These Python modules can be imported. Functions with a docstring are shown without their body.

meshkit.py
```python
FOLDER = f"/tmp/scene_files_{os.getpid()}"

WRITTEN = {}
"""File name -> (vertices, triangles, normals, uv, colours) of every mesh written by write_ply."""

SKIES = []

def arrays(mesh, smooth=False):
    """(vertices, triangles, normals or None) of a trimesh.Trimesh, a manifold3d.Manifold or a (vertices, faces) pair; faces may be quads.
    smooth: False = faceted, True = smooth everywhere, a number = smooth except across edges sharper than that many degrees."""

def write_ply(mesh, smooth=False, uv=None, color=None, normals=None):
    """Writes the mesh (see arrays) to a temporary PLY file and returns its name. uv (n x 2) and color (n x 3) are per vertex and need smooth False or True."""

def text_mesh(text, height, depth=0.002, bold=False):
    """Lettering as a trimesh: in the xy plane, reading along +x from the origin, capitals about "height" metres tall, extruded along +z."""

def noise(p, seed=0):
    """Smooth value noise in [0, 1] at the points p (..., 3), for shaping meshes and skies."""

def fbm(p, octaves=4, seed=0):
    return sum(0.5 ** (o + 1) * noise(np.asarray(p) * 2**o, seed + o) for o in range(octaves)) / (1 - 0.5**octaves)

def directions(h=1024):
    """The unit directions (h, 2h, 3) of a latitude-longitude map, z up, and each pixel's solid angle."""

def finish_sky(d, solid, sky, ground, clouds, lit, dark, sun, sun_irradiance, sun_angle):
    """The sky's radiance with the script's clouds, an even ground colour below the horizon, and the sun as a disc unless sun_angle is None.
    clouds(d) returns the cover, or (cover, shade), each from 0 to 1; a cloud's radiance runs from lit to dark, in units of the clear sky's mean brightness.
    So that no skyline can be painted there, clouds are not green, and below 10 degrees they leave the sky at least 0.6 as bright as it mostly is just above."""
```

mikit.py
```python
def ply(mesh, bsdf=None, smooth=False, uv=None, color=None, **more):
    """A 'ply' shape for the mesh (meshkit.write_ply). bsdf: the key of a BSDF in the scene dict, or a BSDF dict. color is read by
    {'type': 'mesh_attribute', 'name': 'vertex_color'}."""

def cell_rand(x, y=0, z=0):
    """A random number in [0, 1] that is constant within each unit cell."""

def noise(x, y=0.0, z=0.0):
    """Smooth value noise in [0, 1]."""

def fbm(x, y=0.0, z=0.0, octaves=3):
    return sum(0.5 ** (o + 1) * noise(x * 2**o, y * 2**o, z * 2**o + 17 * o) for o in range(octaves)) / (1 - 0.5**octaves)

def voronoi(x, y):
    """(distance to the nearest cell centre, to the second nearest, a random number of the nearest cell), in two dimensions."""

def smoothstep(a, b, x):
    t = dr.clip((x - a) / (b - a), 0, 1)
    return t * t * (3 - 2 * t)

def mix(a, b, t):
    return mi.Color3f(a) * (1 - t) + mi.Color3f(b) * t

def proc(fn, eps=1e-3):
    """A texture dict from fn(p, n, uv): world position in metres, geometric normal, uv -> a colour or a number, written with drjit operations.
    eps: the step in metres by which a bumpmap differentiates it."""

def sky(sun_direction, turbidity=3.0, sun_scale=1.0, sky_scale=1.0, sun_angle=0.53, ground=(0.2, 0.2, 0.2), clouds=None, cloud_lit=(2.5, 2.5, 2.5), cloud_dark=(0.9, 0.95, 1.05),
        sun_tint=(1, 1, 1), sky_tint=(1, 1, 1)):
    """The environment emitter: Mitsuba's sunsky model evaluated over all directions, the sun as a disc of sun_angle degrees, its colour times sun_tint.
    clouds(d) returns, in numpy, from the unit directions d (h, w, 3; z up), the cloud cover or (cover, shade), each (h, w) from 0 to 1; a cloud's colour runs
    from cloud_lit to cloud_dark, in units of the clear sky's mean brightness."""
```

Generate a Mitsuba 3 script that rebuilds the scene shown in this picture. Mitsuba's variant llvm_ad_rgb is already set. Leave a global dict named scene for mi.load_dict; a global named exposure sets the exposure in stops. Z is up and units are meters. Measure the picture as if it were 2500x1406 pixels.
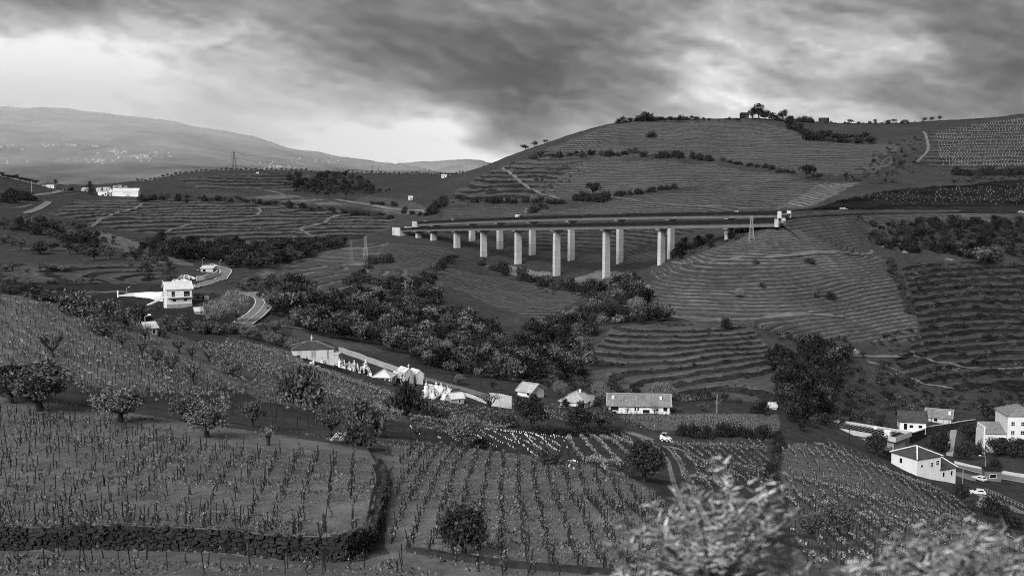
import math, numpy as np, trimesh, mitsuba as mi, mikit, meshkit
import drjit as dr
from scipy.interpolate import RBFInterpolator, RectBivariateSpline
from scipy.ndimage import gaussian_filter, map_coordinates
import shapely
from shapely.geometry import Polygon
T = mi.ScalarTransform4f
PI = math.pi
scene, labels = {'type': 'scene'}, {}

# ------------------------------------------------------------------ camera, light, exposure
EYE = np.array([0.0, 0.0, 150.0])
F, CX, CY, HORIZON = 2800.0, 1250.0, 703.0, 420.0        # pinhole of the 2500 px wide photograph
TH = math.atan((CY - HORIZON) / F)
scene['camera'] = {'type': 'thinlens', 'fov': math.degrees(2 * math.atan(CX / F)), 'fov_axis': 'x', 'near_clip': 0.5, 'far_clip': 40000.0,
                   'aperture_radius': 0.013, 'focus_distance': 300.0,
                   'to_world': T().look_at(origin=EYE.tolist(), target=(EYE + [0, math.cos(TH), -math.sin(TH)]).tolist(), up=[0, 0, 1])}
exposure = 4.0
SKY_UNIT = 0.0771 * 2 ** exposure      # mean clear-sky brightness of the model below, so that cloud tones can be given as picture tones
SUN = np.array([-0.40, -0.70, 0.58])

def direction(px, py):
    """Unit-forward slopes (X/Y, Z/Y) of a sight line of the photograph."""
    u, v = (np.asarray(px, float) - CX) / F, -(np.asarray(py, float) - CY) / F
    y = math.cos(TH) + v * math.sin(TH)
    return u / y, (-math.sin(TH) + v * math.cos(TH)) / y

CLOUD = np.array([  # where the clouds stand (sight line) and how bright they are
    (0, 0, .20), (200, 50, .27), (450, 30, .25), (0, 140, .80), (150, 130, .74), (330, 190, .66), (520, 120, .50), (650, 60, .30), (60, 240, .60), (300, 262, .50),
    (800, 40, .16), (780, 120, .20), (900, 110, .12), (1030, 60, .14), (1000, 170, .15), (1150, 100, .14), (1250, 175, .085), (1130, 190, .10), (1330, 60, .17), (1480, 60, .19),
    (1400, 150, .11), (1300, 250, .15), (1150, 265, .12), (950, 240, .24), (760, 220, .36), (560, 240, .34), (520, 300, .40), (700, 290, .38), (850, 290, .36),
    (800, 345, .66), (950, 330, .74), (1000, 375, .80), (1150, 380, .78), (1100, 325, .58), (1220, 340, .30), (1250, 390, .62), (1300, 320, .14), (1450, 250, .20),
    (1600, 60, .24), (1600, 200, .27), (1550, 130, .17), (1750, 100, .36), (1740, 190, .42), (1850, 235, .48), (1790, 262, .42), (1950, 150, .38), (1980, 250, .36), (2100, 110, .44), (2120, 180, .34),
    (1700, 250, .34), (2220, 120, .30), (2300, 60, .14), (2380, 160, .12), (2480, 170, .10), (2480, 60, .16), (2200, 250, .22), (2350, 260, .20), (2450, 240, .18),
    (1800, 20, .30), (2050, 30, .24), (1250, 10, .20), (1000, 5, .20), (-300, 100, .55), (-500, 300, .45), (2800, 100, .15), (2900, 280, .22), (-700, 0, .3)])
_ca, _cs = direction(CLOUD[:, 0], CLOUD[:, 1])
_caz, _cel = np.arctan(_ca), np.arctan(_cs * np.cos(np.arctan(_ca)))
_crbf = RBFInterpolator(np.stack([_caz, _cel * 1.6], 1), np.log(CLOUD[:, 2]), kernel='linear', smoothing=0.002)

def clouds(d):
    az, el = np.arctan2(d[..., 0], d[..., 1]), np.arcsin(np.clip(d[..., 2], -1, 1))
    e = np.degrees(el)
    p = d / (0.10 + np.maximum(d[..., 2:], 0))
    wide = meshkit.fbm(np.stack([p[..., 0] * 0.9, p[..., 1] * 0.55, p[..., 2] * 0], -1) + 7, 4, 3)
    base = np.log(0.15 + 0.48 * np.clip((e - 14) / 50, 0, 1)) + (wide - 0.5) * 1.3          # the overcast: duller low down, as it is overhead in any overcast
    near = (np.abs(az) < 0.62) & (e < 13)
    w = np.zeros_like(az)
    w[near] = np.clip((0.62 - np.abs(az[near])) / 0.14, 0, 1) * np.clip((13 - e[near]) / 4, 0, 1)
    L = base.copy()
    q = np.stack([az[near], el[near] * 1.6], 1)
    warp = np.stack([meshkit.fbm(np.stack([q[:, 0] * 16, q[:, 1] * 26, q[:, 0] * 0 + s], 1), 4, 11 + s) - 0.5 for s in (0, 1)], 1)
    val = _crbf(q + warp * [0.10, 0.050])
    k3 = lambda sx, sy, t=0.0: np.stack([q[:, 0] * sx + q[:, 1] * sx * .6, q[:, 1] * sy + q[:, 0] * sy * .22, q[:, 0] * 0 + t], 1)
    streak = meshkit.fbm(k3(13, 46), 4, 5) - 0.5
    billow = np.abs(meshkit.fbm(k3(26, 44, 3.0) + np.concatenate([warp, warp[:, :1] * 0], 1) * 2.2, 5, 8) - 0.5) * 2
    fine = meshkit.fbm(k3(75, 110), 4, 18) - 0.5
    val = val * 1.20 + 0.54 + streak * 0.75 + (0.22 - billow) * 0.75 + fine * 0.50
    L[near] = base[near] * (1 - w[near]) + val * w[near]
    L = np.clip(np.exp(L), 0.06, 0.96)
    return np.ones_like(L), 1 - (L - 0.06) / 0.90

scene['sky'] = mikit.sky(SUN, turbidity=3, sun_scale=0.30, sun_angle=34, clouds=clouds, ground=(0.05, 0.05, 0.05),
                         cloud_lit=(0.96 / SKY_UNIT,) * 3, cloud_dark=(0.06 / SKY_UNIT,) * 3, sun_tint=(0.78, 0.97, 1.41))

# ------------------------------------------------------------------ the lie of the land
# Survey points: sight line (px, py) of the photograph and the distance ahead (m) at which the ground is met. Between them the land is a smooth surface.
WALL = [(-400, 1335, 69), (0, 1338, 69), (300, 1341, 69), (500, 1348, 69), (700, 1360, 68.5), (835, 1372, 68), (880, 1345, 71), (912, 1285, 77), (930, 1220, 86), (938, 1165, 98), (926, 1135, 106)]
def on_line(pts):
    p = np.array(pts, float)
    a, s = direction(p[:, 0], p[:, 1])
    return np.stack([a * p[:, 2], p[:, 2], EYE[2] + s * p[:, 2]], 1)
WALL_W = on_line(WALL)
_wl = shapely.LineString(WALL_W[:, :2])
_upper = Polygon(np.vstack([WALL_W[:, :2], [[-16, 125], [-30, 170], [-140, 170], [-140, 69]]]))
def wall_rise(x, y):
    """How far the walled upper field stands above the strip below it."""
    x, y = np.asarray(x, float), np.asarray(y, float)
    r = np.zeros(np.broadcast(x, y).shape)
    near = (y > 60) & (y < 150) & (x > -150) & (x < 0)
    if near.any():
        pts = shapely.points(x[near], y[near])
        dist = shapely.distance(_wl, pts)
        side = shapely.contains(_upper, pts)
        top = 1.55 - 0.75 * np.clip((y[near] - 72) / 30, 0, 1)
        r[near] = np.where(side, top * np.clip(dist / 0.25, 0, 1) * np.clip(1 - (dist - 6) / 45, 0, 1), 0)
    return r

SURVEY = [
 # near slope below the track, then the strip under the wall
 (-600,1390,61),(0,1400,61),(400,1403,61.5),(900,1404,62),(1240,1404,62),(1600,1404,62),(2000,1404,63),(2500,1404,64),(3200,1404,64),
 (-600,1338,69),(0,1340,69),(500,1350,69),(850,1374,68),(1000,1345,70),(1250,1375,66),(1500,1395,63.5),
 # upper walled field
 (-600,1180,88),(0,1270,75),(300,1275,75),(600,1285,75),(800,1300,75),(0,1150,93),(300,1160,93),(600,1170,94),(880,1180,94),(0,1040,113),(300,1050,115),(600,1070,117),(880,1120,112),
 (0,975,128),(250,1000,128),(500,1020,128),(700,1055,128),(900,1095,128),
 # lower walled field
 (1000,1250,84),(1250,1250,84),(1500,1260,84),(1000,1150,108),(1250,1150,109),(1500,1170,110),(960,1090,134),(1250,1110,128),(1480,1140,125),
 # leafy vineyard to the west, its brow, and the fall behind it
 (0,900,143),(0,820,158),(0,715,182),(-600,760,190),(-600,650,240),(150,860,155),(150,735,190),(300,900,152),(300,770,205),(420,810,215),(480,900,172),(470,960,150),(560,830,245),
 (0,745,230),(0,790,290),(200,790,250),(200,800,300),(400,835,290),(-600,700,320),
 (600,960,165),(600,880,215),(700,850,292),(700,980,168),(800,1040,148),
 (750,885,300),(860,935,275),(900,1000,185),(950,975,235),(1000,1020,205),(1000,940,292),(1080,985,262),(1100,1050,180),(1180,1010,250),
 (1250,1010,255),(1300,1060,200),(1350,1020,250),(1440,1085,185),(1540,1060,235),(1540,1120,165),(1500,1010,285),(1640,1010,285),(1700,1035,262),
 (1625,1080,230),(1640,1160,150),(1700,1250,100),(1800,1330,80),(1850,1100,225),(1750,1130,185),(1900,1020,290),(1880,1060,250),
 (1900,1100,218),(2000,1090,240),(1950,1180,160),(2050,1250,128),(2100,1130,246),(2050,1330,92),(2250,1330,105),(2200,1230,188),(2350,1270,190),(2250,1180,262),(2330,1195,268),(2450,1330,140),(2500,1400,75),(3200,1400,75),
 (2420,1210,264),(2500,1255,240),(3000,1300,230),(2500,1185,300),(2400,1150,312),(2450,1120,332),
 (2050,1075,288),(2150,1105,298),(2240,1110,316),(2300,1130,312),(2230,1063,370),(2330,1045,385),(2300,1110,342),(2400,1110,346),(2450,1085,348),(2500,1080,350),(3000,1080,350),
 (1920,990,350),(2000,1010,330),(2060,1030,332),(2130,1020,385),(2250,1005,430),(2400,985,432),(2500,975,434),(3000,970,440),
 # house valley to the west
 (480,770,385),(440,752,425),(300,745,420),(200,740,400),(100,715,430),(400,722,452),(500,720,450),(560,770,390),(640,790,380),(600,800,340),(700,830,345),(800,850,350),
 (0,700,430),(0,640,560),(200,690,470),(200,640,560),(380,690,480),(380,640,560),(-600,690,450),(-600,600,600),(450,690,500),(500,680,520),(540,655,560),(500,640,590),(560,650,570),(600,680,500),(640,720,440),(655,745,415),(620,780,385),
 (0,600,640),(200,610,640),(0,560,720),(150,575,700),(300,600,680),(0,520,800),(100,540,800),(230,570,760),(330,600,740),(420,640,690),
 # wooded valley floor
 (700,780,400),(800,800,420),(900,830,430),(1000,850,420),(900,880,330),(1000,880,370),(1100,900,370),(1100,840,440),(1250,850,430),(1200,930,340),(1350,880,420),(1300,940,350),(1450,930,378),(1560,950,382),(1700,985,374),
 (700,700,520),(760,640,620),(800,730,500),(900,700,560),(1000,730,540),(1000,780,490),(1100,760,520),(1200,790,500),(1300,800,480),(1400,830,450),
 # spur and foot of the viaduct
 (720,650,660),(800,610,740),(850,595,780),(950,583,835),(900,640,690),(1000,620,740),(1000,591,835),(1017,586,845),(1054,592,830),(1105,604,806),(1171,632,774),(1255,650,738),(1356,683,700),(1475,682,665),(1612,650,635),(1766,589,608),(1885,556,592),
 (1050,650,680),(1100,690,620),(1200,690,660),(1300,710,640),(1200,740,570),(1350,740,590),(1450,720,610),(1550,700,590),(1500,780,500),(1560,830,440),
 (930,573,870),(880,575,860),
 # behind the viaduct
 (1145,592,835),(1211,612,805),(1292,628,775),(1391,643,740),(1506,650,708),(1637,635,678),(1781,570,650),(1250,590,830),(1400,600,800),(1550,590,780),(1680,570,740),(1100,560,870),(1100,520,930),(1250,525,900),(1400,525,880),(1550,525,860),(1700,515,830),(1800,512,790),
 # great hill with its crest
 (1100,485,980),(1250,480,970),(1400,475,960),(1600,470,950),(1800,460,940),(2000,450,910),(2080,445,900),(1240,410,1130),(1340,360,1180),(1400,410,1080),(1600,400,1080),(1800,400,1070),(1960,430,1000),(1980,380,1080),(2100,400,1020),
 (1400,335,1200),(1500,300,1240),(1600,292,1250),(1600,340,1180),(1800,295,1250),(1800,340,1180),(1880,292,1250),(1950,318,1220),(2000,320,1240),(2100,322,1230),(2250,318,1220),(2250,370,1110),
 (2300,410,1020),(2500,410,1020),(2400,350,1110),(2350,305,1190),(2500,284,1230),(3200,230,1260),(2250,440,930),(2500,455,900),
 (2050,505,815),(2200,470,860),(2500,500,830),(2200,515,812),(2500,519,815),(1950,522,790),(3200,520,840),(3200,430,980),
 (1300,420,1500),(1500,350,1700),(1700,330,1700),(2000,360,1700),(2500,340,1700),(3200,300,1700),(1230,425,1400),(1150,425,1450),
 # slope below the motorway, to the east
 (1900,545,610),(1950,560,620),(2100,540,720),(2300,530,770),(2500,530,780),(3200,530,800),(1830,590,590),(1700,640,580),(1650,650,575),(1950,620,580),(2100,610,640),(2300,590,700),(2500,590,700),
 (1600,690,545),(1600,740,510),(1700,770,490),(1800,700,520),(2000,700,540),(2150,700,570),(2300,690,610),(2500,680,630),(1800,780,480),(2000,770,500),(2200,790,520),(2400,780,540),(2500,780,540),(3200,700,640),(3200,800,540),
 (1500,800,455),(1500,860,430),(1500,900,405),(1650,800,450),(1650,860,425),(1650,920,402),(1850,810,452),(1880,860,440),(1900,930,405),(1750,960,388),(1950,900,430),(2050,850,470),(2100,920,430),(2300,860,500),(2500,860,505),(2300,930,465),(2500,930,468),(3200,900,480),
 (2000,950,390),(1980,1000,352),
 # western hill with the winery
 (0,480,930),(100,500,900),(-600,470,950),(180,490,960),(200,520,900),(300,560,830),(350,485,1000),(290,482,1005),(240,478,1010),(500,490,1020),(500,560,860),(700,520,960),(700,580,840),(850,545,930),(900,520,980),(950,530,960),(600,610,770),(450,590,770),(760,600,800),
 (0,430,1010),(60,445,1010),(130,462,1010),(200,466,1090),(330,462,1100),(350,440,1200),(-600,400,1050),
 (400,475,1060),(600,490,1060),(600,450,1200),(800,500,1050),(800,470,1150),(1000,515,1000),(1000,490,1080),(1050,510,980),(950,470,1180),(450,440,1250),(800,440,1280),(1000,450,1230),
 (430,424,1330),(500,418,1360),(700,415,1400),(850,420,1400),(1000,430,1380),(1100,438,1330),(0,455,1200),(100,480,1300),(250,480,1300),(-600,440,1250),
 (0,490,1700),(300,480,1700),(500,470,1700),(800,460,1700),(1000,455,1700),(1150,450,1700),(-600,490,1700),
 # far mountains
 (-600,480,2300),(0,480,2300),(300,475,2300),(500,465,2300),(800,455,2300),(1100,450,2300),(1300,440,2300),(1900,400,2300),(2500,400,2300),(3200,400,2300),
 (0,455,2700),(150,450,2700),(300,445,2750),(-600,450,2700),(60,430,3000),(150,445,2900),(200,430,3000),(300,425,3050),(100,400,3300),(200,415,3200),(350,405,3300),(450,410,3300),(0,370,3600),(100,370,3700),(150,390,3450),(250,360,3800),(350,370,3700),(450,400,3500),(0,330,4200),(200,330,4300),(400,345,4300),(600,385,4200),(700,405,4200),(800,420,4200),
 (0,268,5200),(150,274,5200),(300,288,5200),(420,308,5200),(520,322,5200),(620,338,5200),(690,362,5150),(760,382,5100),(830,390,5100),(900,402,5050),(980,414,5000),(1100,432,5000),(-600,240,5200),
 (980,428,3000),(1100,428,3050),(1180,418,3100),(1230,412,3100),(1300,420,3100),(1300,440,4500),(1250,430,4500),(1900,420,4500),(3000,420,4500),
 (960,430,6000),(600,400,6500),(0,300,6500),(980,412,7600),(1050,405,7700),(1100,396,7800),(1150,394,7800),(1190,402,7800),(1230,412,7800),(1400,420,7800),(2000,420,7800),(3000,420,7800),(600,420,8500),(0,400,8500),(-600,400,8500),(1200,430,9500),(2500,430,9500),
]
S_ = np.array(SURVEY, float)
_a, _s = direction(S_[:, 0], S_[:, 1])
_rise = wall_rise(_a * S_[:, 2], S_[:, 2])
_s = _s - _rise / S_[:, 2]
# the embankment the camera looks from
_emb = [(a, y, -d / y) for a in (-0.8, -0.4, 0.0, 0.4, 0.8) for y, d in ((4, 2.2), (6, 2.5), (9, 3.9), (14, 6.3), (22, 9.6), (40, 16.2))]
_pa = np.concatenate([_a, [e[0] for e in _emb]]); _py = np.concatenate([S_[:, 2], [e[1] for e in _emb]]); _ps = np.concatenate([_s, [e[2] for e in _emb]])
KW = 1.25
_rbf = RBFInterpolator(np.stack([_pa, KW * np.log(_py)], 1), _ps, kernel='thin_plate_spline', smoothing=2e-5, neighbors=60)
A0, A1, Y0, Y1 = -0.66, 0.66, 3.5, 9500.0
GA, GW = np.linspace(A0, A1, 331), np.linspace(math.log(Y0), math.log(Y1), 560)
_gs = _rbf(np.stack([np.repeat(GA, len(GW)), KW * np.tile(GW, len(GA))], 1)).reshape(len(GA), len(GW))
_gs = gaussian_filter(_gs, (0.8, 0.8))
LAND = RectBivariateSpline(GA, GW, _gs, kx=3, ky=3)

def nz(x, y, size, octaves=4, seed=0):
    return meshkit.fbm(np.stack([np.asarray(x) / size, np.asarray(y) / size, np.zeros_like(np.asarray(x, float))], -1), octaves, seed) - 0.5

def smooth_z(x, y):
    yy = np.clip(y, Y0, Y1)
    return EYE[2] + yy * LAND.ev(np.clip(x / yy, A0, A1), np.log(yy))
def base_z(x, y):
    x, y = np.asarray(x, float), np.asarray(y, float)
    yy = np.clip(y, Y0, Y1)
    z = EYE[2] + yy * LAND.ev(np.clip(x / yy, A0, A1), np.log(yy))
    far = np.clip((yy - 1500) / 1500, 0, 1)
    z = z + nz(x, y, 38, 4, 1) * np.clip((yy - 150) / 400, 0, 1) * 2.6 * (1 - 0.6 * far) + nz(x, y, 5, 3, 2) * np.clip((yy - 20) / 60, 0, 1) * 0.5
    z = z + far * (nz(x, y, 520, 5, 3) * 75 * np.clip((yy - 2300) / 1500, 0, 1))
    return z + wall_rise(x, y)


# tables of the land on an (X/Y, ln Y) grid, for sight lines and for the tessellation
TA, TW = np.linspace(A0, A1, 1101), np.linspace(math.log(Y0), math.log(9300.0), 1300)
_tY = np.exp(TW)[None, :]; _tX = TA[:, None] * _tY
TZB = base_z(_tX, np.broadcast_to(_tY, _tX.shape))
def to_px(x, y, z):
    s, a = (np.asarray(z) - EYE[2]) / y, np.asarray(x) / y
    den = math.cos(TH) - s * math.sin(TH)
    return CX + F * a / den, CY - F * (s * math.cos(TH) + math.sin(TH)) / den
TPX, TPY = to_px(_tX, _tY, TZB)
def zone_mask(poly, ymin, ymax, px=TPX, py=TPY, y=None):
    y = np.broadcast_to(_tY, px.shape) if y is None else y
    m = np.zeros(px.shape, bool)
    b = np.array(poly, float)
    c = (y > ymin) & (y < ymax) & (px > b[:, 0].min()) & (px < b[:, 0].max()) & (py > b[:, 1].min()) & (py < b[:, 1].max())
    if c.any():
        m[c] = shapely.contains_xy(Polygon(poly).buffer(0), px[c], py[c])
    return m
def table(tab, x, y, order=1):
    x, y = np.asarray(x, float), np.asarray(y, float)
    return map_coordinates(tab, [(x / y - A0) / (A1 - A0) * (len(TA) - 1), (np.log(y) - TW[0]) / (TW[-1] - TW[0]) * (len(TW) - 1)], order=order, mode='nearest')

# terraces: (outline in sight lines, nearest, farthest, height of a step, share of the step that is the bank, softness)
TERRACES = [
 ([(1385,905),(1450,850),(1500,800),(1700,785),(1830,800),(1890,850),(1920,930),(1900,990),(1700,990),(1500,960),(1400,935)], 340, 480, 1.45, .30, 3),
 ([(1580,660),(1700,630),(1900,640),(2120,610),(2200,680),(2240,780),(2230,830),(2000,830),(1800,800),(1680,780),(1600,740)], 440, 640, 1.2, .30, 7),
 ([(1620,640),(1780,590),(1950,560),(2100,600),(2150,640),(1900,650),(1700,660)], 480, 640, 1.3, .3, 7),
 ([(2200,640),(2400,640),(2520,650),(2520,980),(2350,968),(2220,935),(2170,880),(2240,820)], 420, 690, 2.2, .36, 4),
 ([(1095,490),(1170,430),(1235,405),(1330,470),(1390,490),(1250,495)], 850, 1250, 4.2, .4, 3),
 ([(1240,405),(1330,370),(1500,385),(1440,400),(1400,440),(1330,470)], 950, 1250, 3.6, .5, 3),
 ([(1330,370),(1400,330),(1500,305),(1500,330),(1450,375)], 1050, 1260, 4.0, .4, 3),
 ([(450,430),(600,418),(760,418),(760,470),(680,465),(560,450)], 1180, 1420, 3.2, .45, 3),
 ([(820,425),(1000,430),(1080,440),(1000,470),(850,460)], 1180, 1420, 3.0, .45, 3),
 ([(600,670),(720,640),(760,640),(740,700),(690,720),(620,710)], 440, 720, 1.4, .4, 3),
 ([(0,640),(380,645),(400,690),(250,705),(0,700)], 420, 600, 0.9, .35, 3),
 ([(120,520),(330,488),(600,495),(780,505),(960,528),(940,565),(860,592),(700,602),(500,592),(380,572),(250,556)], 720, 1060, 1.9, .36, 2),
]
TERR = []
for poly, y0, y1, step, bank, soft in TERRACES:
    TERR.append((gaussian_filter(zone_mask(poly, y0, y1).astype(np.float32), soft), step, bank))
def land_z(x, y):
    x, y = np.broadcast_arrays(np.asarray(x, float), np.asarray(y, float))
    if x.ndim == 0: return land_z(x[None], y[None])[0]
    z = base_z(x, y)
    zz = z.copy()
    for m, step, bank in TERR:
        k = table(m, x, y)
        on = k > 0.01
        if not on.any(): continue
        q = smooth_z(x[on], y[on]) / step + nz(x[on], y[on], 45, 2, 9) * 0.8
        fr = q - np.floor(q)
        ramp = np.clip((fr - (1 - bank)) / bank, 0, 1)
        zz[on] += k[on] * step * (ramp - fr) * 0.9
    return zz
TZ = land_z(_tX, np.broadcast_to(_tY, _tX.shape))
TS = (TZ - EYE[2]) / _tY

def cast(px, py, ymin=14.0, ymax=9000.0):
    """The ground point that each sight line meets first beyond ymin (NaN for the sky)."""
    px, py = np.atleast_1d(np.asarray(px, float)), np.atleast_1d(np.asarray(py, float))
    a, s = direction(px, py)
    j0, j1 = np.searchsorted(TW, [math.log(ymin), math.log(ymax)])
    ai = np.clip((a - A0) / (A1 - A0) * (len(TA) - 1), 0, len(TA) - 1.001)
    i0 = ai.astype(int); fa = (ai - i0)[:, None]
    out = np.full(len(px), np.nan)
    for k in range(0, len(px), 5000):
        q = slice(k, k + 5000)
        g = TS[i0[q], j0:j1] * (1 - fa[q]) + TS[i0[q] + 1, j0:j1] * fa[q] - s[q, None]
        hit = g > 0
        i = np.argmax(hit, 1); ok = hit.any(1)
        i = np.maximum(i, 1); r = np.arange(len(i))
        g0, g1 = g[r, i - 1], g[r, i]
        w = TW[j0 + i - 1] + (TW[1] - TW[0]) * np.clip(-g0 / np.where(g1 == g0, 1, g1 - g0), 0, 1)
        out[q] = np.where(ok, np.exp(w), np.nan)
    y = np.nan_to_num(out, nan=500)
    return np.stack([a * out, out, np.where(np.isnan(out), np.nan, land_z(a * y, y))], 1)
def at(px, py, ymin=14.0, ymax=9000.0):
    return cast([px], [py], ymin, ymax)[0]

# ------------------------------------------------------------------ materials (the place is photographed in black and white: greys only)
def ref(k): return {'type': 'ref', 'id': k}
def grey(v): return {'type': 'rgb', 'value': [v, v, v]}
def G3(v): return mi.Color3f(v, v, v)
def matte(name, fn_or_v):
    scene[name] = {'type': 'twosided', 'bsdf': {'type': 'diffuse', 'reflectance': mikit.proc(fn_or_v) if callable(fn_or_v) else grey(fn_or_v)}}
    return name
n_, f_ = mikit.noise, mikit.fbm
def soil_tone(p, v):
    patch = f_(p.x / 23, p.y / 23, p.z / 23, 3) - 0.5
    small = f_(p.x / 2.1, p.y / 2.1, p.z / 2.1, 4) - 0.5
    grit = n_(p.x / 0.22, p.y / 0.22, p.z / 0.22) - 0.5
    return v * (1 + 0.55 * patch + 1.05 * small + 0.35 * grit)
def ground_fn(p, n, uv):                 # uv.x: the tone of the vegetation or soil of that field
    return G3(dr.clip(soil_tone(p, uv.x), 0.004, 0.8))
def rows_fn(amp, sharp):
    def fn(p, n, uv):                    # uv.y counts the vine rows; where rows are, leaf and bare ground alternate
        w = (f_(p.x / 45, p.y / 45, 0.0, 2) - 0.5) * 0.9 + (n_(p.x / 5, p.y / 5, 0.0) - 0.5) * 0.22
        s = 0.5 + 0.5 * dr.sin(2 * PI * (uv.y + w))
        s = s * s if sharp else s
        gap = 0.35 + 0.65 * mikit.smoothstep(0.25, 0.6, f_(p.x / 7 + 31, p.y / 7, 0.0, 3))
        return G3(dr.clip(soil_tone(p, uv.x) * (1 + amp * gap * (s - (0.36 if sharp else 0.5))), 0.004, 0.8))
    return fn
matte('mat_ground', ground_fn)
matte('mat_rows', rows_fn(1.15, False))
def lines_fn(p, n, uv):                  # pale trodden edges of low terraces
    fr = uv.y - dr.floor(uv.y)
    e = dr.exp(-dr.square((fr - 0.66) / 0.09)) * (0.25 + 0.75 * mikit.smoothstep(0.35, 0.6, f_(p.x / 12, p.y / 12, 0.0, 3)))
    d = mikit.smoothstep(0.70, 0.78, fr) * (1 - mikit.smoothstep(0.92, 1.0, fr))
    v = 0.5 + 0.5 * dr.sin(2 * PI * 4 * uv.y)
    return G3(dr.clip(soil_tone(p, uv.x) * (0.92 + 1.5 * e - 0.35 * d + 0.22 * v), 0.004, 0.8))
matte('mat_lines', lines_fn)
def banks_fn(p, n, uv):                  # terraces: pale grassy benches, stone and scrub banks, shade and edge highlight painted in
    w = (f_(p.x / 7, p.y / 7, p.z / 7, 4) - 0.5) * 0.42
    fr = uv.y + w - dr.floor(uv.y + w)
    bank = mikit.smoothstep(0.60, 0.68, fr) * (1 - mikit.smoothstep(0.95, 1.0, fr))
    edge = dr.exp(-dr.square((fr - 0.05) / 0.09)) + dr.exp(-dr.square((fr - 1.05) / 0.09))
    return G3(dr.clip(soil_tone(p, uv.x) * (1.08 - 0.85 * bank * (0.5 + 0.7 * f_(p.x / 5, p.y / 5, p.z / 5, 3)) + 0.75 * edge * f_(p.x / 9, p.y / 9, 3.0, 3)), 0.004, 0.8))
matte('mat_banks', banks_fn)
scene['mat_leaf'] = {'type': 'twosided', 'bsdf': {'type': 'diffuse', 'reflectance': {'type': 'mesh_attribute', 'name': 'vertex_color'}}}
matte('mat_bark', lambda p, n, uv: G3(0.030 * (0.6 + 0.8 * n_(p.x * 9, p.y * 9, p.z * 3))))
matte('mat_stake', lambda p, n, uv: G3(0.022 * (0.7 + 0.6 * n_(p.x * 3, p.y * 3, p.z * 3))))
matte('mat_plaster', lambda p, n, uv: G3(0.66 * (0.9 + 0.16 * f_(p.x * 0.5, p.y * 0.5, p.z * 0.35, 3)) * (1 - 0.22 * mikit.smoothstep(0.62, 0.85, f_(p.x * 1.6, p.y * 1.6, p.z * 0.25, 4)))))
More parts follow.
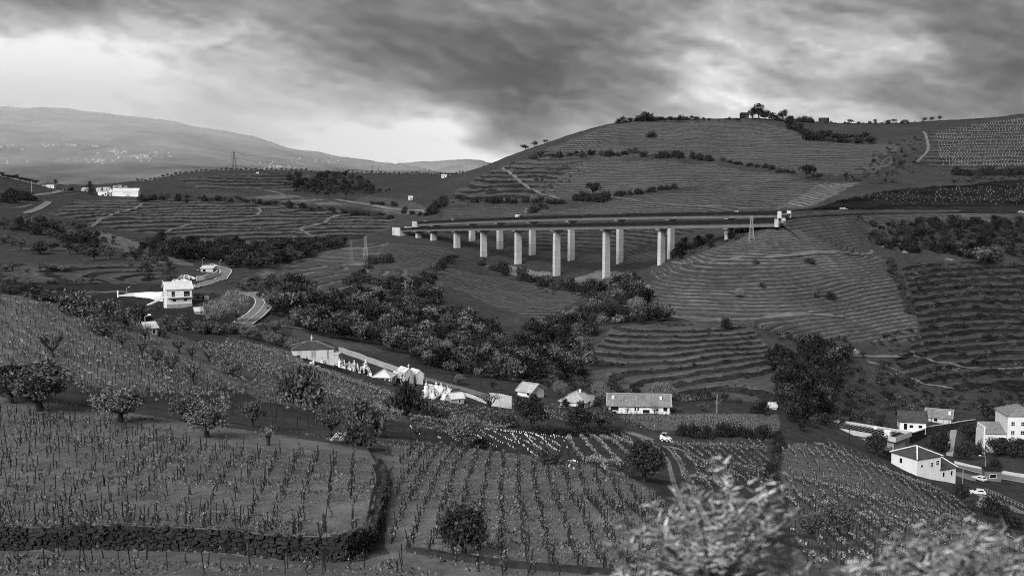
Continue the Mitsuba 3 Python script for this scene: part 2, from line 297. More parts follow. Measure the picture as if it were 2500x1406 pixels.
matte('mat_plaster_old', lambda p, n, uv: G3(0.50 * (0.85 + 0.2 * f_(p.x * 0.5, p.y * 0.5, p.z * 0.35, 3)) * (1 - 0.55 * mikit.smoothstep(0.5, 0.8, f_(p.x * 1.9, p.y * 1.9, p.z * 0.22, 4)))))
matte('mat_render_grey', lambda p, n, uv: G3(0.26 * (0.8 + 0.4 * f_(p.x * 0.7, p.y * 0.7, p.z * 0.5, 3))))
matte('mat_dark', 0.02)
matte('mat_glass_dark', 0.012)
matte('mat_metal', 0.30)
matte('mat_white', 0.68); matte('mat_car', 0.5)
matte('mat_rubber', 0.02)
def tiles_fn(v, k):
    def fn(p, n, uv):                    # uv in metres along the eaves and up the slope: tile courses too small to tell apart
        u, w = uv.x / 0.36, uv.y / 0.42
        r = mikit.cell_rand(u, w, k)
        rib = 0.5 + 0.5 * dr.cos(2 * PI * u)
        edge = mikit.smoothstep(0.75, 1.0, w - dr.floor(w))
        return G3(v * (0.72 + 0.4 * r + 0.2 * rib - 0.35 * edge) * (0.75 + 0.5 * f_(p.x * 0.6, p.y * 0.6, p.z * 0.6, 3)))
    return fn
matte('mat_tile_pale', tiles_fn(0.34, 1)); matte('mat_tile_mid', tiles_fn(0.17, 2)); matte('mat_tile_dark', tiles_fn(0.055, 3))
def concrete_fn(v):
    def fn(p, n, uv):
        lift = p.z / 2.4
        line = 1 - 0.35 * mikit.smoothstep(0.90, 0.99, lift - dr.floor(lift))
        return G3(v * line * (0.92 + 0.12 * mikit.cell_rand(lift, 0, 5)) * (0.75 + 0.5 * f_(p.x * 0.5, p.y * 0.5, p.z * 0.12, 3)))
    return fn
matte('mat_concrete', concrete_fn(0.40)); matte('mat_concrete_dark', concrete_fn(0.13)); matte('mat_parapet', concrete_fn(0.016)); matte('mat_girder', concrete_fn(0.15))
matte('mat_asphalt', lambda p, n, uv: G3(0.15 * (0.85 + 0.3 * f_(p.x * 0.4, p.y * 0.4, 0.0, 3))))
matte('mat_track', lambda p, n, uv: G3(0.15 * (0.65 + 0.7 * f_(p.x * 0.6, p.y * 0.6, p.z * 0.6, 4))))
matte('mat_path', lambda p, n, uv: G3(0.125 * (0.6 + 0.8 * f_(p.x * 0.25, p.y * 0.25, p.z * 0.25, 4))))
matte('mat_stone', lambda p, n, uv: G3(0.034 * (0.45 + 1.1 * f_(p.x * 1.7, p.y * 1.7, p.z * 1.7, 4))))
matte('mat_rock', lambda p, n, uv: G3(0.16 * (0.4 + 1.2 * f_(p.x * 0.35, p.y * 0.35, p.z * 0.5, 4))))
matte('mat_steel', 0.16); matte('mat_pylon', 0.06)
matte('mat_roof_pale', lambda p, n, uv: G3(0.5 * (0.8 + 0.35 * f_(p.x * 0.8, p.y * 0.8, p.z * 0.8, 3))))
matte('mat_render_pale', lambda p, n, uv: G3(0.42 * (0.75 + 0.4 * f_(p.x * 0.9, p.y * 0.9, p.z * 0.25, 3))))
scene['mat_panel'] = {'type': 'principled', 'base_color': grey(.12), 'roughness': .35, 'specular': .6}

# ------------------------------------------------------------------ scene bookkeeping
_taken = {}
def numbered(base):
    k = _taken.get(base, 0); _taken[base] = k + 1
    return base if k == 0 else f'{base}_{k:03d}'
def put(key, mesh, mat, smooth=False, **kw):
    scene[key] = mikit.ply(mesh, mat, smooth, **kw)
    return key
def thing(name, label=None, cat=None, group=None):
    key = numbered(name)
    labels[key] = {'label': label, 'category': cat}
    if group: labels[key]['group'] = group
    return key
def part(holder, name, mesh, mat, smooth=False, label=None, **kw):
    key = numbered(f'{holder}__{name}')
    if label: labels[key] = {'label': label}
    return put(key, mesh, mat, smooth, **kw)
def setting(name, mesh, mat, label, smooth=False, **kw):
    key = numbered(name)
    labels[key] = {'label': label, 'kind': 'structure'}
    return put(key, mesh, mat, smooth, **kw)
def stuff(name, mesh, mat, label, cat, smooth=False, **kw):
    key = numbered(name)
    labels[key] = {'label': label, 'category': cat, 'kind': 'stuff'}
    return put(key, mesh, mat, smooth, **kw)

# ------------------------------------------------------------------ the ground as one sheet, finer where it is seen edge-on
def drow(ts):                            # screen rows that a step of ground covers, hidden ground counted little
    r = to_px(TA[:, None] * _tY, np.broadcast_to(_tY, ts.shape), EYE[2] + ts * _tY)[1]
    top = np.minimum.accumulate(r, 1)
    d = np.zeros_like(r)
    d[:, 1:] = np.clip(top[:, :-1] - top[:, 1:], 0, 40)
    d[:, np.exp(TW) < 45] = 0
    return d + 26 * (TW[1] - TW[0])
_c = gaussian_filter(drow(TS), (5, 4))
_cum = np.cumsum(_c, 1); _cum /= _cum[:, -1:]
NC, NR = 940, 510
_cols = np.concatenate([np.linspace(A0, -0.475, 36)[:-1], np.linspace(-0.475, 0.475, NC - 70), np.linspace(0.475, A1, 36)[1:]])
MW = np.zeros((len(_cols), NR))
for i, a in enumerate(_cols):
    t = (a - A0) / (A1 - A0) * (len(TA) - 1); j = min(int(t), len(TA) - 2)
    MW[i] = np.interp(np.linspace(0, 1, NR), _cum[j] * (1 - (t - j)) + _cum[j + 1] * (t - j), TW)
MY = np.exp(MW); MX = _cols[:, None] * MY
MZ = land_z(MX, MY)
MPX, MPY = to_px(MX, MY, MZ)

# fields: (outline, nearest, farthest, tone, rows per metre (x, y, z), kind)    kind: g plain, r rows, l pale lines
FIELDS = [
 ([(1100,300),(2600,200),(2600,520),(1100,540)], 800, 1700, .034, None, 'g'),
 ([(1240,405),(1330,365),(1500,385),(1330,470),(1250,500),(1080,495),(1090,480),(1170,430)], 850, 1300, .044, ('t', 4.2), 'b'),
 ([(1330,368),(1400,335),(1500,303),(1600,292),(1850,294),(1930,318),(2000,345),(2150,352),(2200,352),(2180,400),(2100,442),(2000,420),(1960,418),(1800,398),(1700,388),(1560,378),(1500,388),(1420,384)], 980, 1300, .050, (0,0,1/1.5), 'r'),
 ([(1335,468),(1400,402),(1480,392),(1600,393),(1750,404),(1850,424),(1950,434),(1900,443),(1700,455),(1560,466),(1500,482),(1420,494),(1370,488)], 900, 1200, .052, (0,0,1/1.35), 'r'),
 ([(1330,520),(1400,510),(1500,490),(1650,465),(1800,452),(1960,441),(2100,446),(2010,492),(1900,514),(1700,519),(1500,528)], 780, 1100, .050, (0,0,1/1.25), 'r'),
 ([(1960,470),(2010,448),(2095,448),(2040,478),(1960,508),(1890,512)], 780, 1100, .072, (1/9,0,1/2.2), 'r'),
 ([(1080,510),(1180,500),(1330,505),(1350,522),(1200,530),(1085,536)], 820, 1100, .045, (0,0,1/1.2), 'r'),
 ([(2255,322),(2380,302),(2520,282),(2520,415),(2280,415),(2245,392),(2275,360)], 950, 1300, .034, (0,0,1/3.4), 'r'),
 ([(1960,514),(2080,480),(2200,462),(2330,452),(2520,435),(2520,502),(2200,510)], 760, 1000, .008, (0,0,1/5.0), 'r'),
 ([(1890,540),(1960,516),(2200,508),(2520,500),(2520,527),(2150,528),(1960,536)], 590, 900, .016, None, 'g'),
 ([(0,470),(380,400),(700,405),(1100,425),(1100,520),(700,520),(0,520)], 950, 1500, .032, None, 'g'),
 ([(430,440),(560,425),(700,420),(760,430),(740,470),(600,465),(480,462)], 1100, 1450, .042, ('t', 3.2), 'b'),
 ([(470,475),(560,470),(700,480),(640,495),(500,488)], 950, 1300, .040, None, 'g'),
 ([(600,482),(660,474),(780,485),(930,505),(1040,520),(960,522),(820,500),(700,495)], 950, 1200, .062, (0,0,1/3.0), 'r'),
 ([(830,498),(900,480),(1000,490),(1060,515),(960,518)], 900, 1200, .050, None, 'g'),
 ([(120,520),(180,492),(330,484),(600,494),(780,505),(960,528),(948,560),(860,592),(700,602),(500,592),(380,572),(250,556)], 720, 1080, .050, ('t', 1.9), 'b'),
 ([(195,575),(260,572),(420,620),(480,650),(430,655)], 560, 900, .085, None, 'g'),
 ([(0,430),(60,440),(130,462),(200,470),(60,500),(0,500)], 800, 1100, .032, (0,0,1/1.35), 'r'),
 ([(0,640),(380,645),(400,690),(250,705),(0,700)], 420, 600, .044, ('t', .9), 'b'),
 ([(0,690),(400,690),(560,760),(640,800),(480,800),(200,760),(0,730)], 330, 480, .022, None, 'g'),
 ([(700,830),(720,800),(880,830),(940,860),(830,850)], 300, 440, .042, None, 'g'),
 ([(580,690),(620,670),(700,640),(760,625),(850,600),(960,590),(1090,620),(1030,660),(960,720),(760,740),(660,700)], 440, 860, .050, ('t', 1.4), 'l'),
 ([(590,680),(640,665),(700,655),(680,690),(640,700)], 440, 800, .06, (1/7,0,1/2), 'r'),
 ([(960,700),(1070,650),(1110,660),(1330,700),(1400,715),(1420,730),(1330,780),(1240,760),(1100,700)], 480, 760, .050, (1/30,1/7,0), 'r'),
 ([(900,640),(960,600),(1100,605),(1120,630),(1050,650),(940,660)], 560, 860, .046, (1/40,1/8,0), 'r'),
 ([(1180,640),(1250,650),(1300,660),(1345,665),(1345,690),(1280,680),(1190,650)], 640, 800, .12, None, 'g'),
 ([(1360,690),(1470,660),(1540,670),(1490,690)], 600, 760, .10, None, 'g'),
 ([(1500,600),(1640,580),(1660,600),(1620,640),(1530,640)], 700, 900, .036, (1/6,0,1/2), 'l'),
 ([(1250,560),(1640,545),(1880,530),(1780,575),(1600,600),(1350,620),(1250,600)], 740, 900, .030, (0,0,1/2), 'r'),
 ([(1580,655),(1640,640),(1780,592),(1900,552),(2050,575),(2140,610),(2200,680),(2245,790),(2230,840),(1990,830),(1800,795),(1680,785),(1600,745)], 440, 640, .046, ('t', 1.2), 'l'),
 ([(1385,905),(1450,850),(1500,800),(1700,785),(1830,800),(1890,850),(1920,930),(1900,990),(1700,990),(1500,960),(1400,935)], 335, 480, .047, ('t', 1.45), 'b'),
 ([(2200,640),(2520,640),(2520,975),(2350,962),(2230,930),(2180,880),(2245,820)], 410, 690, .031, ('t', 2.2), 'b'),
 # near fields
 ([(-100,960),(250,1000),(700,1060),(960,1110),(930,1220),(880,1350),(840,1380),(-100,1350)], 55, 140, .047, None, 'g'),
 ([(-100,1345),(850,1376),(960,1350),(1500,1406),(1500,1450),(-100,1450)], 40, 71, .045, None, 'g'),
 ([(940,1340),(960,1090),(1250,1105),(1500,1150),(1600,1200),(1560,1450),(1100,1450),(960,1360)], 40, 140, .050, None, 'g'),
 ([(0,720),(180,740),(480,830),(620,960),(300,960),(0,900)], 125, 230, .044, None, 'g'),
 ([(480,860),(560,830),(700,850),(960,960),(1000,1030),(640,980)], 150, 310, .058, None, 'g'),
 ([(1500,1012),(1900,1012),(1900,1060),(1600,1050)], 230, 300, .066, None, 'g'),
 ([(1880,1085),(2050,1080),(2200,1180),(2400,1270),(2520,1340),(2520,1450),(1950,1450),(1920,1200)], 60, 250, .040, None, 'g'),
]
_tone = np.full(MX.shape, .042); _rows = np.zeros(MX.shape); _kind = np.zeros(MX.shape, np.uint8)
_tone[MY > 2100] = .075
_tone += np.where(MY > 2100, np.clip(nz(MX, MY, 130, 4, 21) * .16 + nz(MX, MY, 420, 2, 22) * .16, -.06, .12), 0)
_jx, _jy = nz(MX, MY, 14, 4, 31) * 22, nz(MX, MY, 14, 4, 32) * 12
_sz = smooth_z(MX, MY); _tn = nz(MX, MY, 45, 2, 9) * 0.8
for poly, y0, y1, v, rows, kind in FIELDS:
    v *= 2.15 if y0 < 150 else 1.5 if y0 < 330 else 1.22
    m = zone_mask(poly, y0, y1, MPX + _jx, MPY + _jy, MY)
    _tone[m] = v
    _kind[m] = 'grl3b'.index(kind)
    if rows and rows[0] == 't': _rows[m] = _sz[m] / rows[1] + _tn[m]
    elif rows: _rows[m] = MX[m] * rows[0] + MY[m] * rows[1] + _sz[m] * rows[2]
_far = MY > 1900
_kind[_far] = 3
ni, nj = MX.shape
_id = np.arange(ni * nj).reshape(ni, nj)
_q = np.stack([_id[:-1, :-1], _id[1:, :-1], _id[1:, 1:], _id[:-1, 1:]], -1).reshape(-1, 4)
_qk = _kind.reshape(-1)[_q]
_qk = np.where((_qk == _qk[:, :1]).all(1), _qk[:, 0], np.where((_qk == 3).any(1), 3, 0))
_V = np.stack([MX, MY, MZ], -1).reshape(-1, 3)
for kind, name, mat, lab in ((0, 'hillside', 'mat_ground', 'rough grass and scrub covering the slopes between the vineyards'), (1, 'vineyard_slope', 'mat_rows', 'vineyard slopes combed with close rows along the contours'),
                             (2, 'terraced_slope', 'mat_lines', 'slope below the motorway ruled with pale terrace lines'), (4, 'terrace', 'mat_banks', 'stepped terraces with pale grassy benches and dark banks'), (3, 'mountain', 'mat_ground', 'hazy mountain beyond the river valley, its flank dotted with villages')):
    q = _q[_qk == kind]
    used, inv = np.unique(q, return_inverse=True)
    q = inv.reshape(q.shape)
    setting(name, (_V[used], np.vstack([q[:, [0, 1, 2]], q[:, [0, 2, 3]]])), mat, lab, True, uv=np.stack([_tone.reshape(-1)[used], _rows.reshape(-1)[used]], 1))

# ------------------------------------------------------------------ mesh helpers
rng = np.random.default_rng(11)
class MB:
    """Collects pieces into one mesh."""
    def __init__(self): self.v, self.f, self.n, self.uv = [], [], 0, []
    def add(self, v, f, uv=None):
        v = np.asarray(v, float); f = np.asarray(f, int)
        if f.shape[1] == 4: f = np.vstack([f[:, [0, 1, 2]], f[:, [0, 2, 3]]])
        self.v.append(v); self.f.append(f + self.n); self.n += len(v)
        self.uv.append(np.zeros((len(v), 2)) if uv is None else np.asarray(uv, float))
        return self
    def box(self, x0, x1, y0, y1, z0, z1):
        v = [(x, y, z) for x in (x0, x1) for y in (y0, y1) for z in (z0, z1)]
        return self.add(v, [[0, 1, 3, 2], [4, 6, 7, 5], [0, 4, 5, 1], [2, 3, 7, 6], [0, 2, 6, 4], [1, 5, 7, 3]])
    def bar(self, p, q, w, d=None, up=(0, 0, 1)):
        """A beam from p to q, w wide and d deep."""
        p, q = np.asarray(p, float), np.asarray(q, float)
        t = q - p; t /= np.linalg.norm(t) + 1e-9
        u = np.cross(t, up)
        if np.linalg.norm(u) < 1e-3: u = np.cross(t, (1, 0, 0))
        u /= np.linalg.norm(u); k = np.cross(u, t)
        u, k = u * w / 2, k * (d or w) / 2
        v = [a + i * u + j * k for a in (p, q) for i, j in ((-1, -1), (1, -1), (1, 1), (-1, 1))]
        return self.add(v, [[0, 3, 2, 1], [4, 5, 6, 7], [0, 1, 5, 4], [1, 2, 6, 5], [2, 3, 7, 6], [3, 0, 4, 7]])
    def tube(self, pts, radii, sides=5):
        p = np.asarray(pts, float); r = np.broadcast_to(radii, (len(p),))
        t = np.gradient(p, axis=0); t /= np.linalg.norm(t, axis=1, keepdims=True) + 1e-9
        a = np.cross(t, np.where(np.abs(t[:, 2:]) < .9, [[0, 0, 1.]], [[1., 0, 0]])); a /= np.linalg.norm(a, axis=1, keepdims=True) + 1e-9
        b = np.cross(t, a); g = np.arange(sides) * 2 * PI / sides
        v = p[:, None] + r[:, None, None] * (np.cos(g)[None, :, None] * a[:, None] + np.sin(g)[None, :, None] * b[:, None])
        i, j = np.meshgrid(np.arange(len(p) - 1), np.arange(sides), indexing='ij')
        f = np.stack([i * sides + j, i * sides + (j + 1) % sides, (i + 1) * sides + (j + 1) % sides, (i + 1) * sides + j], -1).reshape(-1, 4)
        return self.add(v.reshape(-1, 3), f)
    def lathe(self, prof, n=12, c=(0, 0, 0)):
        p = np.asarray(prof, float); g = np.arange(n) * 2 * PI / n
        v = np.stack([p[:, None, 0] * np.cos(g), p[:, None, 0] * np.sin(g), np.repeat(p[:, 1:2], n, 1)], -1).reshape(-1, 3) + c
        i, j = np.meshgrid(np.arange(len(p) - 1), np.arange(n), indexing='ij')
        return self.add(v, np.stack([i * n + j, i * n + (j + 1) % n, (i + 1) * n + (j + 1) % n, (i + 1) * n + j], -1).reshape(-1, 4))
    def prism(self, poly, y0, y1):
        """An outline in the x-z plane drawn out along y."""
        m = trimesh.creation.extrude_polygon(Polygon(poly), y1 - y0, engine='earcut')
        v = np.asarray(m.vertices); v = np.stack([v[:, 0], y0 + v[:, 2], v[:, 1]], 1)
        return self.add(v, np.asarray(m.faces)[:, ::-1])
    def mesh(self, M=None):
        v = np.vstack(self.v)
        if M is not None: v = v @ M[:3, :3].T + M[:3, 3]
        return v, np.vstack(self.f)
    def uvs(self): return np.vstack(self.uv)
def frame(pos, ang):
    """Local x along the face, y away into the depth, z up; ang turns it about z (degrees)."""
    c, s = math.cos(math.radians(ang)), math.sin(math.radians(ang))
    M = np.eye(4); M[:3, :3] = [[c, -s, 0], [s, c, 0], [0, 0, 1]]; M[:3, 3] = pos
    return M
def smoothline(pts, step):
    """World polyline through sight-line points, resampled evenly."""
    p = np.array(pts, float)
    from scipy.interpolate import CubicSpline
    t = np.concatenate([[0], np.cumsum(np.linalg.norm(np.diff(p[:, :2], axis=0), axis=1) + 1e-6)])
    n = max(3, int(t[-1] / step))
    from scipy.interpolate import PchipInterpolator
    return np.stack([PchipInterpolator(t, p[:, k])(np.linspace(0, t[-1], n)) for k in range(2)], 1)
def line_at(px, ymin=14.0, ymax=9000.0):
    p = cast([q[0] for q in px], [q[1] for q in px], ymin, ymax)
    return p[~np.isnan(p[:, 1])]
def ribbon(line, width, lift, cross=3, offset=0.0, zfun=None):
    t = np.gradient(line, axis=0); t /= np.linalg.norm(t, axis=1, keepdims=True) + 1e-9
    nrm = np.stack([-t[:, 1], t[:, 0]], 1)
    o = np.linspace(-width / 2, width / 2, cross) + offset
    xy = line[:, None] + nrm[:, None] * o[None, :, None]
    z = (zfun or land_z)(xy[..., 0], xy[..., 1]) + lift
    v = np.concatenate([xy, z[..., None]], -1).reshape(-1, 3)
    i, j = np.meshgrid(np.arange(len(line) - 1), np.arange(cross - 1), indexing='ij')
    return v, np.stack([i * cross + j, (i + 1) * cross + j, (i + 1) * cross + j + 1, i * cross + j + 1], -1).reshape(-1, 4)

# ------------------------------------------------------------------ roads, tracks, paths
def road(px, width, name, mat, label, ymin=14, ymax=9000, lift=None, lines=None, step=None):
    p = line_at(px, ymin, ymax)
    Ym = p[:, 1].mean(); lf = lift if lift is not None else 0.06 + Ym * 0.00022
    ln = smoothline(p, step or max(0.8, Ym * 0.0025))
    # a road is level across: it takes the height of its middle line, smoothed
    zc = gaussian_filter(land_z(ln[:, 0], ln[:, 1]), 3)
    zc = np.maximum(zc, land_z(ln[:, 0], ln[:, 1]) - 0.25)
    def flat(x, y):
        z = np.repeat(zc[:, None], x.shape[1], 1) if lines is not None else np.maximum(land_z(x, y), zc[:, None] - .3)
        return np.maximum(z, land_z(x, y))
    v, f = ribbon(ln, width, lf, 5, 0, flat)
    key = setting(name, (v, f), mat, label, True)
    for k, off in enumerate(lines or []):
        v, f = ribbon(ln, 0.2 if abs(off) > .3 else 0.15, lf + 0.05, 2, off, lambda x, y: np.repeat(zc[:, None], 2, 1) if False else np.maximum(np.repeat(zc[:, None], 2, 1), land_z(x, y)))
        part(key, 'road_marking', (v, f), 'mat_white')
    return ln
road([(592,792),(606,782),(625,768),(640,752),(645,738),(636,726),(617,718),(604,714)], 7.0, 'road', 'mat_asphalt', 'bend of the pale valley road with white edge lines', 330, 480, lines=(-3.1, 3.1, 0))
road([(466,702),(500,694),(526,685),(545,674),(551,664),(541,655),(520,650),(500,646)], 6.0, 'road', 'mat_asphalt', 'upper bend of the valley road round the scrapyard', 380, 640, lines=(-2.6, 2.6))
road([(570,796),(620,792),(680,796),(740,803)], 3.0, 'road', 'mat_track', 'narrow lane leaving the bend below the bushes', 250, 430)
for off, nm in ((-0.75, 'a'), (0.75, 'b')):
    pass
_rut = smoothline(line_at([(1548,1058),(1580,1075),(1615,1092),(1640,1120),(1655,1160),(1672,1200),(1690,1245),(1700,1290)], 60, 260), 0.8)
v, f = ribbon(_rut, 4.2, 0.03, 7); setting('dirt_track', (v, f), 'mat_ground', 'grassy farm track through the lower vineyards', True, uv=np.full((len(v), 2), .042))
for off, lab in ((-0.85, 'pale rut of the farm track'), (0.85, 'pale rut of the farm track')):
    v, f = ribbon(_rut + rng.normal(0, .02, _rut.shape), 0.62, 0.06, 3, off); setting('wheel_rut', (v, f), 'mat_track', lab, True)
road([(1630,1090),(1680,1106),(1730,1130),(1790,1160)], 1.5, 'dirt_track', 'mat_track', 'track branching off between two plots of vines', 100, 260)
road([(1535,1056),(1560,1064),(1590,1074)], 2.5, 'dirt_track', 'mat_track', 'worn dirt end of the track beside the hedge', 150, 300)
for px, w, y0, y1, lab in [
    ([(64,522),(85,513),(100,506),(112,499),(118,492)], 5.5, 800, 1100, 'pale lane climbing towards the winery'),
    ([(70,481),(110,474),(150,466)], 5, 800, 1300, 'pale road along the western hilltop'),
    ([(208,562),(235,545),(250,533),(285,520),(330,510),(345,500),(400,496)], 2.6, 700, 1050, 'path crossing the winery hill vineyard'),
    ([(600,531),(625,527),(636,517),(634,508),(650,505)], 2.4, 700, 1060, 'short kinked path in the winery hill vineyard'),
    ([(830,526),(806,532),(795,543),(770,550),(735,556),(737,563),(760,575),(800,585),(826,593),(850,588)], 2.8, 700, 1060, 'zigzag path down the winery hill vineyard'),
    ([(400,569),(430,556),(475,548)], 2.2, 700, 1050, 'faint path near the foot of the winery hill'),
    ([(600,456),(650,465),(700,478),(760,487)], 3, 950, 1400, 'pale farm track below the pylon'),
    ([(1580,695),(1590,720),(1600,745),(1625,765),(1660,776),(1700,782),(1760,783),(1900,772),(2060,775)], 2.6, 440, 640, 'pale path along the foot of the terraced slope'),
    ([(1640,640),(1750,637),(1850,630),(1950,622),(2060,618),(2130,612)], 2.0, 440, 680, 'pale path across the terraced slope'),
    ([(2254,322),(2264,345),(2266,362),(2250,385),(2235,400)], 2.6, 950, 1300, 'light path beside the staked vineyard on the hill'),
    ([(1225,412),(1250,428),(1285,455),(1310,468),(1370,487)], 3.2, 850, 1260, 'track slanting down the terraces of the great hill'),
    ([(1500,482),(1560,492),(1640,500),(1760,505)], 2.6, 800, 1100, 'path through the lower vineyard of the great hill'),
    ([(820,487),(880,497),(940,508),(1000,514),(1042,520)], 7.0, 900, 1250, 'access road west of the viaduct'),
    ([(930,513),(980,518),(1043,524)], 4.0, 860, 1250, 'lower lane west of the viaduct'),
    ([(1880,878),(1960,884),(2080,868),(2200,872)], 2.0, 380, 520, 'faint track above the wooded gully'),
    ([(2120,885),(2190,905),(2260,940),(2330,950)], 2.0, 380, 520, 'faint track down to the upper houses'),
    ([(2230,868),(2330,890),(2420,900),(2520,896)], 2.2, 380, 560, 'terrace path on the eastern slope'),
    ([(0,612),(120,610),(250,612),(330,618)], 2.2, 520, 720, 'path between the olive rows'),
    ([(0,505),(40,508),(78,500)], 2.5, 800, 1100, 'path below the western trees'),
    ([(200,716),(260,714),(290,712),(330,722)], 2.2, 330, 480, 'grassy path to the white house'),
]:
    road(px, w, 'path', 'mat_path' if w < 4 else 'mat_track', lab, y0, y1)

# motorway east of the viaduct
_mw = smoothline(np.array([on_line([(1885, 519, 612), (1960, 515, 650)])[0], on_line([(1990, 514, 680)])[0], on_line([(2200, 513, 800)])[0], on_line([(2560, 517, 820)])[0]])[:, :2], 4)

# ------------------------------------------------------------------ the twin viaducts
NEAR = [(975,556,565,860),(1017,555,564,845),(1054,554.5,564,830),(1105,553,564.5,806),(1171,551,564.5,774),(1255,549,564,738),(1356,546.5,563,700),(1475,544,561,665),(1612,541,558.5,635),(1766,538,555,608),(1889,535,553,592)]
FARD = [(1020,541.5,550,880),(1060,539,549,862),(1145,534.5,547,835),(1211,532,545,805),(1292,528.5,543.5,775),(1391,525.5,541.5,740),(1506,523,538.5,708),(1637,520.5,535,678),(1781,518,531.5,650),(1897,515.5,528.5,628)]
def viaduct(pts, pier_px, bases, label, width=11.0, side=1):
    key = thing('viaduct', label, 'viaduct')
    p = np.array(pts, float)
    a, s = direction(p[:, 0], p[:, 1]); a2, s2 = direction(p[:, 0], p[:, 2])
    top = np.stack([a * p[:, 3], p[:, 3], EYE[2] + s * p[:, 3]], 1)
    bot = EYE[2] + s2 * p[:, 3]
    tt = np.concatenate([[0], np.cumsum(np.linalg.norm(np.diff(top[:, :2], axis=0), axis=1))])
    q = np.linspace(0, tt[-1], 90)
    from scipy.interpolate import UnivariateSpline
    cx, cy = (UnivariateSpline(tt, top[:, k], k=3, s=6.0)(q) for k in (0, 1))
    cz = np.polyval(np.polyfit(tt, top[:, 2], 2), q); dz = np.polyval(np.polyfit(tt, top[:, 2] - bot, 1), q)
    line = np.stack([cx, cy], 1)
    t = np.gradient(line, axis=0); t /= np.linalg.norm(t, axis=1, keepdims=True)
    nrm = np.stack([-t[:, 1], t[:, 0]], 1)
    if nrm[:, 1].mean() < 0: nrm = -nrm           # away from the camera
    def sweep(sec):                                # sec: list of (across, down fn of total depth)
        sec = [(o, d) for o, d in sec]
        v = np.stack([np.concatenate([line + nrm * o, (cz - d(dz))[:, None]], 1) for o, d in sec], 1).reshape(-1, 3)
        m = len(sec); i, j = np.meshgrid(np.arange(len(line) - 1), np.arange(m), indexing='ij')
        f = np.stack([i * m + j, i * m + (j + 1) % m, (i + 1) * m + (j + 1) % m, (i + 1) * m + j], -1).reshape(-1, 4)
        return np.vstack([v]), np.vstack([f, [[0, 1, 2, 3][:4]], [[(len(line) - 1) * m + k for k in (3, 2, 1, 0)]]]) if m == 4 else f
    c = lambda k: (lambda d: d * k)
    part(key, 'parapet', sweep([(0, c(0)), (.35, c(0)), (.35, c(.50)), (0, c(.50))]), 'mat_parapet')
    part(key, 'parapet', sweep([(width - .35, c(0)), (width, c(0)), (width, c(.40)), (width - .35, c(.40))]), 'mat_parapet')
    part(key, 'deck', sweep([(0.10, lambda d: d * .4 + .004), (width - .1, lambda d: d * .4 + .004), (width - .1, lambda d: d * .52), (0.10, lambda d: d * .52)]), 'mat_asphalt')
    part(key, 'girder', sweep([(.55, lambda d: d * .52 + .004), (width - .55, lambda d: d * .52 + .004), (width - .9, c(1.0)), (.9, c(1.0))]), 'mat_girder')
    # railing on the parapet
    r = MB()
    for k in range(0, len(q), 2): r.bar([*(line[k] + nrm[k] * .18), cz[k]], [*(line[k] + nrm[k] * .18), cz[k] + .8], .1)
    for k in range(len(q) - 1): r.bar([*(line[k] + nrm[k] * .18), cz[k] + .8], [*(line[k + 1] + nrm[k + 1] * .18), cz[k + 1] + .8], .1)
    part(key, 'railing', r.mesh(), 'mat_dark')
    linepx = to_px(cx + nrm[:, 0] * width / 2, cy + nrm[:, 1] * width / 2, cz)[0]
    for k, (ppx, bz) in enumerate(zip(pier_px, bases)):
        i = int(np.argmin(np.abs(to_px(cx + nrm[:, 0] * 3, cy + nrm[:, 1] * 3, cz)[0] - ppx)))
        c0 = np.array([*(line[i] + nrm[i] * width / 2), 0])
        gz = float(land_z(c0[0], c0[1]))
        if bz: gz = min(gz, EYE[2] + direction(ppx, bz)[1] * c0[1])
        R = np.eye(4); R[:3, 0] = [*t[i], 0]; R[:3, 1] = [*nrm[i], 0]; R[:3, 3] = [c0[0], c0[1], 0]
        topz = cz[i] - dz[i] * 1.0 - 1.55
        m = MB(); w0, d0 = 1.1, 2.25
        zs = np.linspace(gz - 1.5, topz, 2)
        sec = lambda w, d, z: [(-w, -d + .25, z), (-w + .25, -d, z), (w - .25, -d, z), (w, -d + .25, z), (w, d - .25, z), (w - .25, d, z), (-w + .25, d, z), (-w, d - .25, z)]
        v = sec(w0 * 1.06, d0 * 1.06, zs[0]) + sec(w0, d0, zs[1])
        m.add(v, [[j, (j + 1) % 8, 8 + (j + 1) % 8, 8 + j] for j in range(8)])
        pk = part(key, 'pier', m.mesh(R), 'mat_concrete')
        m = MB(); h = topz
        v = sec(w0 + .05, d0 + .05, h) + sec(w0 + .35, 4.1, h + .9) + sec(w0 + .35, 4.1, h + 1.5)
        m.add(v, [[k8 * 8 + j, k8 * 8 + (j + 1) % 8, k8 * 8 + 8 + (j + 1) % 8, k8 * 8 + 8 + j] for k8 in range(2) for j in range(8)])
        m.add(v[16:], [[0, 1, 2, 3], [4, 5, 6, 7], [0, 3, 4, 7]])
        part(pk, 'crosshead', m.mesh(R), 'mat_concrete')
    return key, line, nrm, t, cz, dz
va = viaduct(NEAR, [1017,1054,1105,1171,1255,1356,1475,1612,1766], [None,None,604,632,650,683,682,650,589], 'long curving concrete viaduct in front, on tall slab piers')
vb = viaduct(FARD, [1060,1145,1211,1292,1391,1506,1637,1781], [None,592,612,628,643,650,635,None], 'second viaduct running behind and slightly above the front one')
